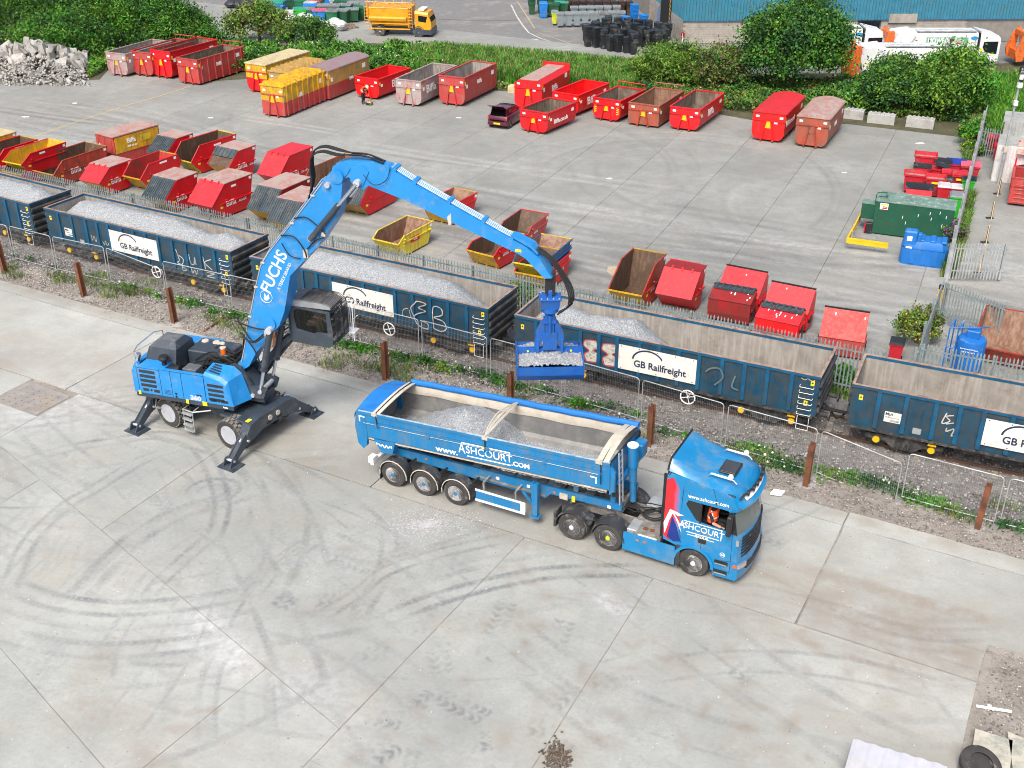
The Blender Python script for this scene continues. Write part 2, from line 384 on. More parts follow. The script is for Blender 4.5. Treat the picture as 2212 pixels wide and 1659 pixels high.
for c,r,k,an,asp in [(n4((900,560))[0],.8,.8,-.1,3),(n4((1500,740))[0],.9,.85,-.1,3),(n4((1100,700))[0],.8,.8,-.1,3),(n4((1750,900))[0],1.2,.8,-.1,2),(n4((450,350))[0],.5,.8,-.1,3),(n4((350,640))[0],.8,.6,-.1,2),(n4((1400,900))[0],1.0,.6,-.2,2.5),(n4((400,560))[0],.8,.5,0,2.5),(n4((700,330))[0],.35,.7,-.1,7),(n4((1300,480))[0],.3,.85,-.1,9),(n4((800,830))[0],.25,.8,-.25,7),
        (n4((1250,1000))[0],.5,.5,-.2,5),(n4((950,1300))[0],.8,.42,.5,1.5),(n4((1350,1200))[0],.7,.42,0,2),(n4((1400,1500))[0],1.2,.35,0,1.5),(n3((1720,1560))[0],.4,.9,.9,1.7),(n3((1980,1450))[0],.3,.7,0,1.8),(n3((1330,60))[0],.4,.5,-.1,6),(n3((2000,190))[0],.5,.5,0,5),
        (n2((760,1290))[0],.6,.5,.8,1.6),(n2((960,1540))[0],.6,.6,0,1.6),(n2((680,880))[0],.35,.5,0,2),(n2((1200,1380))[0],.3,.6,.5,2.2),(n2((1050,800))[0],.3,.45,1,1.6),(n1((560,1200))[0],1.5,.2,1,1.5),(n1((780,1320))[0],1.3,.25,1,1.5),(n1((1800,720))[0],.7,.4,-.3,1.8),(n2((1370,1250))[0],.15,.7,.6,5),(n2((900,1400))[0],.5,.4,1,2)]:
    near.blob(c,r,k,1,an,asp)
for P,w,k in ((n4((380,230),(900,370),(1400,520),(2212,740)),.7,1.0),(n4((420,330),(1000,520),(1500,640),(2212,860)),1.5,.75),(n4((600,640),(1200,800),(1900,1050)),1.3,.6),(n4((620,790),(900,850),(1150,950),(1700,1130)),.35,.9),(n4((60,450),(500,520),(1000,640)),.5,.6),(n3((1300,0),(1700,110),(2212,270)),.5,.7)):
    near.stroke(P,w,k,ch=1)
for _ in range(260):
    near.blob((random.uniform(-14,0),random.uniform(14,28)) if random.random() < .6 else (random.uniform(-45,0),random.uniform(8,27)),random.uniform(.05,.26),random.uniform(.3,.8),1,random.uniform(0,3),random.uniform(1,3))
for u in np.arange(-54,12,1.3):      # brown dust of the haul strip, thick at its lower edge
    near.blob((u,29.0+random.uniform(-.4,.9)),1.5,random.uniform(.3,.55),1,0,1.4);near.blob((u,28.0),.55,random.uniform(.35,.7),1,0,2)
    near.blob((u,34.1),.35,random.uniform(.3,.8),1,0,2.2)
for c,r,k,an,asp in [(n2((1390,660))[0],.5,.9,-.5,1.8),(n2((1560,870))[0],.5,.9,-.6,2.2),(n2((1340,780))[0],.6,.5,0,1.5),(n3((2060,540))[0],.3,.9,-.4,2.4),(n3((1180,1620))[0],.5,.3,0,2),(n2((1500,960))[0],.6,.5,0,2),(n1((520,240))[0],1.3,.6,0,2),(n1((200,320))[0],1.3,.5,0,2),(n3((60,1100))[0],1.0,.5,0,1.4),(n3((300,1250))[0],.9,.4,0,1.3)]:
    near.blob(c,r*1.2,k*.75,2,an,asp)
near_im = near.image('near_yard_wear')
far = WearMap(-92,14,43,112,.09)
for i in range(210):     # long sweeping lorry tracks parallel to the railway, and turning arcs
    u0 = random.uniform(-85,-5);v0 = abs(random.gauss(0,7))+45;L = random.uniform(8,30);c = random.gauss(0,.012);sl = random.gauss(-.02,.05)
    P = [(u0+L*t,v0+L*t*sl+c*(L*t)**2*.5) for t in (0,.25,.5,.75,1)]
    ch = 2 if random.random() < .6 else 0;w = random.uniform(.25,.8);k = random.uniform(.25,.75)
    far.stroke(P,w,k,ch=ch)
    if random.random() < .5: far.stroke(P,w,k,ch=ch,off=w+.5)
for cx,cy,r,a0,a1 in [(-24,66,9,1.2,3.6),(-23,66,8.2,1.2,3.6),(-33,70,12,.3,2.6),(-16,62,6,2.6,5),(-14.5,60,7.5,2.6,4.6),(-38,62,14,.2,1.6),(-50,66,15,.5,2.2),(-30,64,16,-.3,.9),(-20,70,10,3.3,4.8),(-12,66,8,2.8,4.4),(-45,75,18,3.6,4.9)]:
    for w,o,kk in ((.3,0,.3),(.3,2.0,.22),(.25,.5,.2)):
        far.stroke([(cx+(r+o)*cos(a0+(a1-a0)*t/8),cy+(r+o)*sin(a0+(a1-a0)*t/8)) for t in range(9)],w,kk,ch=random.choice((0,0,2)))
for px_,r,k,ch in [((1440,620),2.0,.75,0),((1500,575),1.4,.5,0),((1370,560),1.5,.6,0),((1930,262),2.5,.5,0),((1850,250),2,.4,0),((470,175),3,.4,0),((430,160),2.5,.4,0),((900,560),3,.4,1),((1300,470),.8,.4,1),((150,230),5,.3,1),((60,290),5,.4,2),((760,470),3,.3,1),((1000,540),2.5,.35,1),((2000,600),3,.3,1),((640,430),3,.3,0),((1300,190),3,.3,0)]:
    far.blob(UV(at(*px_)),r,k,ch,0,1.6)
far_im = far.image('far_yard_wear')
def concrete(name,col,wm,im,tint,rub,pale,fine=1.0,grain=1.0):
    m,t,b = newmat(name);p = pos(t)
    # site frame rotated by the yard's own heading
    mp = t.new('ShaderNodeMapping');mp.vector_type = 'POINT';mp.inputs['Rotation'].default_value = (0,0,-HG);t.link(p,mp.inputs[0]);w = mp.outputs[0]
    m2 = t.new('ShaderNodeMapping');m2.inputs['Location'].default_value = (-wm.u0/(wm.u1-wm.u0),-wm.v0/(wm.v1-wm.v0),0);m2.inputs['Scale'].default_value = (1/(wm.u1-wm.u0),1/(wm.v1-wm.v0),1)
    t.link(w,m2.inputs[0]);ti = t.new('ShaderNodeTexImage');ti.image = im;ti.extension = 'EXTEND';t.link(m2.outputs[0],ti.inputs[0])
    sp = t.new('ShaderNodeSeparateColor');t.link(ti.outputs[0],sp.inputs[0])
    oi = t.new('ShaderNodeObjectInfo').outputs['Random'];big = t.noise(p,.13,5,.6);mid = t.noise(p,.9,8,.72);fin = t.noise(p,9*fine,6,.75);brush = t.noise(w,1.1,5,.7,stretch=(.25,2.4,1),dist=.6)
    base = lin(col);dk = tuple(v*.80 for v in base[:3]);lt = tuple(v*1.12 for v in base[:3])
    c = t.mix(t.ramp(big,.35,.65),dk,lt)
    c = t.mix(t.math('MULTIPLY',t.ramp(mid,.42,.68),.55*grain),c,tuple(v*.70 for v in base[:3]))
    c = t.mix(t.math('MULTIPLY',t.ramp(t.noise(p,.35,9,.75),.5,.62),.5),c,(base[0]*.95,base[1]*.88,base[2]*.80))
    c = t.mix(t.math('MULTIPLY',t.ramp(brush,.5,.8),.45*grain),c,tuple(v*.76 for v in base[:3]))
    c = t.mix(t.math('MULTIPLY',t.ramp(fin,.48,.78),.42*grain),c,tuple(v*.58 for v in base[:3]))
    c = t.mix(t.math('MULTIPLY',t.ramp(t.noise(p,38,3,.8),.60,.74),.30*grain),c,tuple(v*.42 for v in base[:3]))
    c = t.mix(t.math('MULTIPLY',t.ramp(t.noise(p,21,3,.8),.66,.74),.5*grain),c,tuple(min(1,v*1.45) for v in base[:3]))
    gr = t.math('MULTIPLY',sp.outputs[1],t.ramp(t.noise(p,1.3,8,.7),.26,.54));c = t.mix(gr,c,tint)
    bl = t.math('MULTIPLY',sp.outputs[2],t.ramp(t.noise(p,2.6,9,.8),.38,.60));c = t.mix(bl,c,pale)
    sc = t.noise(w,6,4,.8)
    re = t.math('MULTIPLY',sp.outputs[0],t.ramp(sc,.18,.60));c = t.mix(re,c,rub)
    c = t.mix(1.0,c,t.mix(oi,(.90,.90,.90),(1.0,1.0,1.0)),'MULTIPLY')
    t.link(c,b.inputs['Base Color']);b.inputs['Roughness'].default_value = .88;b.inputs['Specular IOR Level'].default_value = .25
    bp = t.new('ShaderNodeBump');bp.inputs['Strength'].default_value = .35;bp.inputs['Distance'].default_value = .02
    t.link(t.noise(p,14,6,.8),bp.inputs['Height']);t.link(bp.outputs[0],b.inputs['Normal'])
    return m
near_c = concrete('near_concrete',(.398,.420,.400),near,near_im,(.29,.262,.222),(.085,.105,.12),(.62,.64,.65))
far_c = concrete('far_concrete',(.295,.312,.300),far,far_im,(.25,.225,.19),(.10,.105,.11),(.47,.48,.465),.8,1.35)
def dirtmat(name,a,b_,c_,scale=1.0,bump=.6):
    m,t,b = newmat(name);p = pos(t)
    c = t.mix(t.ramp(t.noise(p,.5*scale,8,.7),.38,.62),a,b_)
    c = t.mix(t.ramp(t.noise(p,3.5*scale,8,.75),.5,.66),c,c_)
    c = t.mix(t.math('MULTIPLY',t.ramp(t.noise(p,24*scale,3,.8),.58,.70),.8),c,tuple(v*1.9 for v in a))
    c = t.mix(t.math('MULTIPLY',t.ramp(t.noise(p,16*scale,3,.8),.58,.70),.7),c,tuple(v*.4 for v in a))
    t.link(c,b.inputs['Base Color']);b.inputs['Roughness'].default_value = .95
    bp = t.new('ShaderNodeBump');bp.inputs['Strength'].default_value = bump;bp.inputs['Distance'].default_value = .05
    t.link(t.noise(p,9*scale,8,.8),bp.inputs['Height']);t.link(bp.outputs[0],b.inputs['Normal']);return m
dirt = dirtmat('dirt',(.205,.19,.17),(.28,.26,.235),(.13,.12,.11))
joint = dirtmat('joint_dirt',(.24,.225,.20),(.31,.29,.26),(.18,.165,.145))
joint_g = dirtmat('joint_grey',(.18,.18,.17),(.22,.215,.20),(.14,.14,.13))
ballast_m = dirtmat('ballast_bed',(.17,.168,.165),(.23,.225,.22),(.10,.095,.09),2.2,1.0)
asph = mat('asphalt',(.172,.176,.176),.9,var=.10,dirt=(.27,.26,.245),damt=.4,dscale=.35,bump=.3,bscale=20)
asph2 = mat('asphalt_light',(.205,.20,.198),.9,var=.08,dirt=(.12,.12,.12),damt=.3,dscale=.25,bump=.3,bscale=20)
g = MB();g.quad((-1500,-1500,-.30),(1500,-1500,-.30),(1500,1500,-.30),(-1500,1500,-.30))
tag(g.build('ground',dirt),kind='structure')
def poly(name,pts,z0,z1,m,parent=None,jit=0.0):
    P = []
    for i,p in enumerate(pts):
        a = Vector(p);b = Vector(pts[(i+1) % len(pts)]);n = max(1,int((b-a).length/.8)) if jit else 1
        for k in range(n):
            c = a+(b-a)*k/n;P.append((c.x+random.uniform(-jit,jit),c.y+random.uniform(-jit,jit)))
    b = MB();b.prismz([tuple(U(x,y)[:2]) for x,y in P],z0,z1);return b.build(name,m,parent)
bed = poly('yard_bed',[(-75,-6),(16,-6),(16,34.25),(-75,35.2)],-.29,-.055,joint);tag(bed,kind='structure')
def inset(P,d):
    c = (sum(p[0] for p in P)/len(P),sum(p[1] for p in P)/len(P));out = []
    n = len(P)
    for i in range(n):      # offset of each edge towards the inside
        p0,p1,p2 = Vector(P[i-1]),Vector(P[i]),Vector(P[(i+1) % n])
        e1 = (p1-p0).normalized();e2 = (p2-p1).normalized();n1_ = Vector((-e1.y,e1.x));n2_ = Vector((-e2.y,e2.x))
        if n1_.dot(Vector(c)-p1) < 0: n1_ = -n1_
        if n2_.dot(Vector(c)-p1) < 0: n2_ = -n2_
        bis = n1_+n2_;k = d*2/(bis.length_squared) if bis.length > 1e-6 else d
        out.append(tuple(p1+bis*k))
    return out
vA = lambda u: 23.16-(u+35.27)*.28
vF = lambda u: 15.29-(u+25.76)*.30
yard = tag(poly('near_yard',[(-75,3),(.2,3),(.2,27.5),(-75,27.5)],-.056,-.014,joint),kind='structure')
slabs = [[(-74,vA(-74)),(-47,vA(-47)),(-47,27.6),(-74,27.6)],[(-47,vA(-47)),(-38.6,vA(-38.6)),(-38.6,27.6),(-47,27.6)],[(-35.8,vA(-35.8)),(-27.6,vA(-27.6)),(-27.6,27.6),(-35.8,27.6)],[(-38.6,vA(-38.6)),(-35.8,vA(-35.8)),(-35.8,25.45),(-38.6,25.45)],
    [(-27.6,vA(-27.6)),(-14.93,vA(-14.93)),(-14.6,27.6),(-27.6,27.6)],
    [(-74,vF(-74)),(-45,vF(-45)),(-45,vA(-45)),(-74,vA(-74))],[(-45,vF(-45)),(-32,vF(-32)),(-32,vA(-32)),(-45,vA(-45))],[(-32,vF(-32)),(-18.7,vF(-18.7)),(-18.2,vA(-18.2)),(-32,vA(-32))],[(-18.7,vF(-18.7)),(-15.05,vF(-15.05)),(-14.93,vA(-14.93)),(-18.2,vA(-18.2))],
    [(-60,3),(-30,3),(-30,vF(-30)),(-60,vF(-60))],[(-30,3),(-15.1,3),(-15.05,vF(-15.05)),(-30,vF(-30))],
    [(-15.1,3),(-9.4,3),(-9.6,16.2),(-14.95,16.2)],[(-14.95,16.2),(-9.6,16.2),(-9.9,27.6),(-14.6,27.6)],[(-9.4,3),(.25,3),(.2,14.6),(-9.55,14.6)],[(-9.55,14.6),(.2,14.6),(.05,27.62),(-9.9,27.6)]]
for P in slabs: poly('concrete_slab',inset(P,.012),-.05,0,near_c,yard,.009)
tag(yard,kind='structure')
strip = tag(poly('haul_strip',[(-75,27.7),(12,29.4),(12,33.4),(-75,33.9)],-.056,-.013,joint),kind='structure')
for a,b in ((-75,-50),(-50,-36.6),(-36.6,-21),(-21,-5.245),(-5.215,12)):
    lo = 27.62 if b < 0 else 29.6
    if b > 0: poly('concrete_slab',inset([(a,27.64),(0,27.64),(.05,29.4),(b,30.0),(b,33.4),(a,33.45)],.02),-.05,.004,near_c,strip,.015)
    else: poly('concrete_slab',inset([(a,27.62),(b,27.62),(b,33.45),(a,33.45)],.02),-.05,.004,near_c,strip,.015)
    poly('edge_slab',inset([(a,33.46),(b,33.46),(b,34.3),(a,34.35)],.018),-.05,.006,near_c,strip,.03)
cover = tag(poly('steel_cover_plate',[(-38.45,25.55),(-35.95,25.5),(-35.9,27.25),(-38.5,27.4)],-.05,.008,mat('worn_steel_plate',(.31,.30,.28),.6,metal=.2,var=.15,dirt=(.38,.30,.21),damt=.4,dscale=.8),None),'square rusty steel trench cover set in the concrete at the left edge','cover plate')
cover['category'] = 'cover plate'
b = MB()
for i in range(6):
    for j in range(5):
        c = U(-38.2+i*.38,25.75+j*.3,.010);b.box(c.x-.02,c.x+.02,c.y-.02,c.y+.02,.008,.013)
b.build('lifting_holes',blackp,cover)['kind'] = 'stuff'
# --- verge and ballast bed: uneven dirt between the strip and the fence
def hgrid(name,u0,u1,v0,v1,step,fz,mats,pick):
    nu = int((u1-u0)/step);nv = int((v1-v0)/step);uu,vv = np.meshgrid(np.linspace(u0,u1,nu+1),np.linspace(v0,v1,nv+1))
    z = fz(uu,vv);X = uu*cos(HG)-vv*sin(HG);Y = uu*sin(HG)+vv*cos(HG)
    V = np.stack([X,Y,z],-1).reshape(-1,3);i = np.arange(nv)[:,None]*(nu+1)+np.arange(nu)[None,:]
    F = np.stack([i,i+1,i+nu+2,i+nu+1],-1).reshape(-1,4)
    o = npmesh(name,V,F,mats,mi=pick(uu[:-1,:-1]+step/2,vv[:-1,:-1]+step/2).ravel(),smooth=True);return o
def nz(x,y,s,seed=0):
    return (np.sin(x*s+seed)*np.cos(y*s*1.3+seed*2)+.5*np.sin(x*s*2.3+y*s*1.7+seed)+.35*np.cos(x*s*4.1-y*s*3.7+seed*3)+.25*np.sin(x*s*7.9+y*s*9.1))/2.1
def verge_z(u,v):
    edge = np.clip((v-34.3)/.6,0,1);e2 = np.clip((42.9-v)/.8,0,1)
    return -.02+edge*e2*(.05+.05*nz(u,v,1.3,1)+.03*nz(u,v,4.5,2)+RNG.normal(0,.012,u.shape))+.05*np.clip((v-37)/1.0,0,1)*e2
vo = hgrid('verge',-70,14,33.9,43.3,.16,verge_z,[dirt,ballast_m],lambda u,v: (v+.35*nz(u,v,1.1,5) > 36.25).astype(int))
tag(vo,kind='structure')
# --- far yard slabs
fy = tag(poly('far_yard',[(-110,43.2),(8,43.2),(8,100),(-110,100)],-.29,-.055,joint_g),kind='structure')
ub = [-110,-100,-90,-80,-72,-63.5,-58.6,-54,-49.4,-44.8,-40.1,-35.5,-30.9,-26.2,-21.3,-16.6,-12,-7,-2,8]
vb = [43.25,55.9,69.0,82,100]
def sk(u,v): return (u-(v-56)*.075*(.6 if u < -35 else 1)+.3*0,v)
for i in range(len(ub)-1):
    for j in range(len(vb)-1):
        P = [sk(ub[i],vb[j]),sk(ub[i+1],vb[j]),sk(ub[i+1],vb[j+1]),sk(ub[i],vb[j+1])]
        poly('concrete_slab',inset(P,.010),-.05,random.uniform(-.002,.003),far_c,fy,.005)
# --- depot asphalt beyond the hedge, and its road markings
dp = tag(poly('depot_ground',[(-130,99.95),(60,99.95),(60,190),(-130,190)],-.29,-.03,asph),kind='structure')
dr = tag(poly('side_yard',[(8.01,43.2),(70,43.2),(70,99.9),(8.01,99.9)],-.29,-.03,far_c),kind='structure')
def ribbon(name,pts,w,z,m,parent=None):
    b = MB();P = [Vector((p[0],p[1],z)) for p in pts];L = [];R = []
    for i,p in enumerate(P):
        d = (P[min(i+1,len(P)-1)]-P[max(i-1,0)]).normalized();n = Vector((-d.y,d.x,0))*(w/2);L.append(p+n);R.append(p-n)
    for i in range(len(P)-1): b.quad(R[i],R[i+1],L[i+1],L[i])
    return b.build(name,m,parent)
line_w = mat('road_marking',(.55,.55,.52),.8,var=.1,dirt=(.2,.2,.19),damt=.5,dscale=3)
line_y = mat('worn_yellow_marking',(.50,.36,.14),.8,var=.15,dirt=(.3,.29,.27),damt=.55,dscale=3)
mk = []
mk.append(ribbon('edge_line',[q(RC,*p,-.024) for p in ((120,38),(165,130),(215,205),(262,262),(350,305),(500,355),(670,400),(850,437),(1110,465))],.16,-.022,line_w,dp))
mk.append(ribbon('bay_line',[q(RC,*p,-.024) for p in ((170,10),(240,120),(310,228))],.12,-.022,line_y,dp))
mk.append(ribbon('bay_line',[q(RC,*p,-.024) for p in ((340,262),(700,385),(1000,440))],.1,-.022,line_y,dp))
for x in (1540,1640,1735,1830,1925,2010,2110,2200):
    c = q(RB,x,318 + (x-1540)*.004,0);ribbon('dash_mark',[c+Vector((-.55,.25,0))*.6,c+Vector((.55,-.25,0))*.6],.35,-.021,line_w,dp)
for x,y in ((310,314),(215,316),(120,318),(25,322)):
    c = q(RC,x,y,0);ribbon('dash_mark',[c+Vector((-.55,.25,0))*.6,c+Vector((.55,-.25,0))*.6],.35,-.021,line_w,dp)
ribbon('tar_seam',[q(RB,1480,150),q(RB,1880,165),q(RC,180,160)],.14,-.023,mat('tar',(.06,.06,.062),.7),dp)
ribbon('yellow_line',[q(RA,1530,690),q(RA,1300,765),q(RA,1000,850),q(RA,650,965),q(RA,220,1112)],.13,.006,line_y,fy)
# ================================================================ RAILWAY
TH,TK,WL,WW = -0.485,0.002,12.818,2.692
def track(s,off=0.0,z=0.0):
    X = -6.046+(sin(TH+TK*s)-sin(TH))/TK;Y = 47.806-(cos(TH+TK*s)-cos(TH))/TK;t = TH+TK*s
    return Vector((X-sin(t)*off,Y+cos(t)*off,z)),t
rail_m = mat('rail_steel',(.13,.085,.065),.6,metal=.5,var=.2)
tr = bpy.data.objects.new('railway_track',None);COL.objects.link(tr);tag(tr,kind='structure')
for off in (-.75,.75):
    b = MB();pr = [(-.07,.06),(.07,.06),(.02,.09),(.02,.17),(.037,.18),(.037,.22),(-.037,.22),(-.037,.18),(-.02,.17),(-.02,.09)]
    rings = []
    for k in range(46):
        s = -46+k*2.0;p,t = track(s,off)
        rings.append([(p.x-sin(t)*a,p.y+cos(t)*a,z) for a,z in pr])
    b.loft(rings);b.build('rail',rail_m,tr)
slp = mat('concrete_sleeper',(.27,.25,.225),.9,var=.2,dirt=(.13,.11,.10),damt=.5,dscale=2)
b = MB();b.box(-.13,.13,-1.28,1.28,.0,.1,.03);s0 = b.build('sleeper',slp,tr)
for k in range(128):
    s = -44+k*.69;p,t = track(s);o = s0 if k == 0 else link('sleeper',s0.data,tr)
    o.location = (p.x,p.y,random.uniform(-.02,.0));o.rotation_euler = (0,0,t)
# ballast stones: too many to count
def stones(name,P,size,mats,parent=None,flat=.75,squash=None):
    n = len(P);base = np.array([(1,0,0),(0,1,0),(-1,0,0),(0,-1,0),(0,0,1),(0,0,-1)],float)
    F0 = np.array([(0,1,4),(1,2,4),(2,3,4),(3,0,4),(1,0,5),(2,1,5),(3,2,5),(0,3,5)])
    sz = size*RNG.uniform(.6,1.4,(n,1,1)) if np.isscalar(size) else size.reshape(n,1,1)
    V = base[None]*RNG.uniform(.6,1.2,(n,6,1));V[...,2] *= flat
    a = RNG.uniform(0,2*pi,n);tl = RNG.normal(0,.5,n)
    c,s_ = np.cos(a)[:,None],np.sin(a)[:,None];ct,st = np.cos(tl)[:,None],np.sin(tl)[:,None]
    x = V[...,0]*c-V[...,1]*s_;y = V[...,0]*s_+V[...,1]*c;z = V[...,2]
    y2 = y*ct-z*st;z2 = y*st+z*ct
    V = np.stack([x,y2,z2],-1)*sz+P[:,None,:]
    F = (F0[None]+6*np.arange(n)[:,None,None]).reshape(-1,3)
    return npmesh(name,V.reshape(-1,3),F,mats,parent,mi=np.repeat(RNG.integers(0,len(mats),n),8))
st_m = [mat('stone_a',(.27,.26,.255),.9,var=.1),mat('stone_b',(.13,.125,.12),.9,var=.1),mat('stone_c',(.42,.40,.385),.9,var=.1),mat('stone_d',(.20,.175,.155),.9,var=.1)]
n = 42000;s = RNG.uniform(-42,34,n);v = RNG.uniform(35.8,42.4,n)
T = np.array([track(float(a))[0][:2] for a in np.linspace(-42,34,80)]);sx = np.interp(s,np.linspace(-42,34,80),T[:,0]);sy = np.interp(s,np.linspace(-42,34,80),T[:,1])
uu = sx*cos(HG)+sy*sin(HG);keep = (v > 36.2+RNG.normal(0,.35,n));uu,v = uu[keep],v[keep]
P = np.stack([uu*cos(HG)-v*sin(HG),uu*sin(HG)+v*cos(HG),RNG.uniform(.02,.11,len(uu))],-1)
tag(stones('ballast',P,.052,st_m),'crushed grey stone ballast under and beside the rails','ballast',kind='stuff')
# ---- wagons
wblue = mat('wagon_blue',(.004,.058,.115),.5,var=.25,dirt=(.045,.055,.06),damt=.55,dscale=1.6,streak=(.03,.05,.06),samt=.5,coat=.1)
wblue2 = mat('wagon_rib_blue',(.006,.088,.185),.5,var=.2,dirt=(.04,.05,.06),damt=.4)
wend = mat('wagon_end',(.05,.055,.052),.7,var=.3,dirt=(.12,.10,.085),damt=.5,streak=(.015,.03,.045),samt=.6)
wrim = mat('wagon_rim',(.33,.235,.19),.8,var=.15,dirt=(.16,.09,.06),damt=.5,dscale=2.5)
win = mat('wagon_inside',(.265,.25,.225),.85,var=.15,dirt=(.16,.13,.105),damt=.25,dscale=.7,streak=(.36,.34,.31),samt=.45)
bogm = mat('bogie_steel',(.035,.037,.04),.8,var=.4,dirt=(.12,.11,.10),damt=.5,dscale=4)
signm = mat('wagon_sign',(.72,.71,.66),.6,var=.05,dirt=(.42,.38,.31),damt=.30,dscale=2.2)
navy = mat('sign_navy',(.012,.03,.075),.6,var=.02)
gravel_m,_t,_b = newmat('gravel');_p = pos(_t)
_v = _t.new('ShaderNodeTexVoronoi');_v.inputs['Scale'].default_value = 28;_t.link(_p,_v.inputs['Vector'])
_c = _t.mix(_t.ramp(_v.outputs['Color'],.15,.9),(.18,.20,.215),(.41,.445,.47));_c = _t.mix(_t.ramp(_t.noise(_p,.8,5),.45,.95),_c,(.29,.315,.335))
_c = _t.mix(_t.math('MULTIPLY',_t.ramp(_t.noise(_p,30,2,.8),.55,.66),.7),_c,(.10,.11,.125));_t.link(_c,_b.inputs['Base Color']);_b.inputs['Roughness'].default_value = .9
_bp = _t.new('ShaderNodeBump');_bp.inputs['Strength'].default_value = .8;_bp.inputs['Distance'].default_value = .03;_t.link(_t.noise(_p,22,3,.8),_bp.inputs['Height']);_t.link(_bp.outputs[0],_b.inputs['Normal'])
def gravel_load(name,x0,x1,y0,y1,fz,floor,label,cat,step=.07,M=None,amp=.014):
    nx = int((x1-x0)/step);ny = int((y1-y0)/step);X,Y = np.meshgrid(np.linspace(x0,x1,nx+1),np.linspace(y0,y1,ny+1))
    Zz = fz(X,Y)+RNG.normal(0,amp,X.shape);Zz = np.maximum(Zz,floor)
    V = np.stack([X+RNG.normal(0,.012,X.shape),Y,Zz],-1).reshape(-1,3)
    V[:,0] = np.clip(V[:,0],x0,x1)
    i = np.arange(ny)[:,None]*(nx+1)+np.arange(nx)[None,:];F = np.stack([i,i+1,i+nx+2,i+nx+1],-1).reshape(-1,4)
    zz = Zz.ravel();keep = (zz[F].max(1) > floor+.004);F = F[keep]
    o = npmesh(name,V,F,gravel_m);tag(o,label,cat);return o
def strokes(name,lines,w,m,parent,y):
    """flat painted strokes on a side facing -y; lines of (x, z)"""
    b = MB()
    for k,L in enumerate(lines):
        P = smooth_line(L,.04);d = np.gradient(P,axis=0);d /= np.linalg.norm(d,axis=1)[:,None]+1e-9;yy = y-.0008*k
        a = P+np.stack([-d[:,1],d[:,0]],1)*w/2;c = P-np.stack([-d[:,1],d[:,0]],1)*w/2
        vs = [(p[0],yy,p[1]) for p in a]+[(p[0],yy,p[1]) for p in c];n = len(P)
        b.add(vs,[(i,i+1,n+i+1,n+i) for i in range(n-1)])
    return b.build(name,m,parent)
h = WW/2
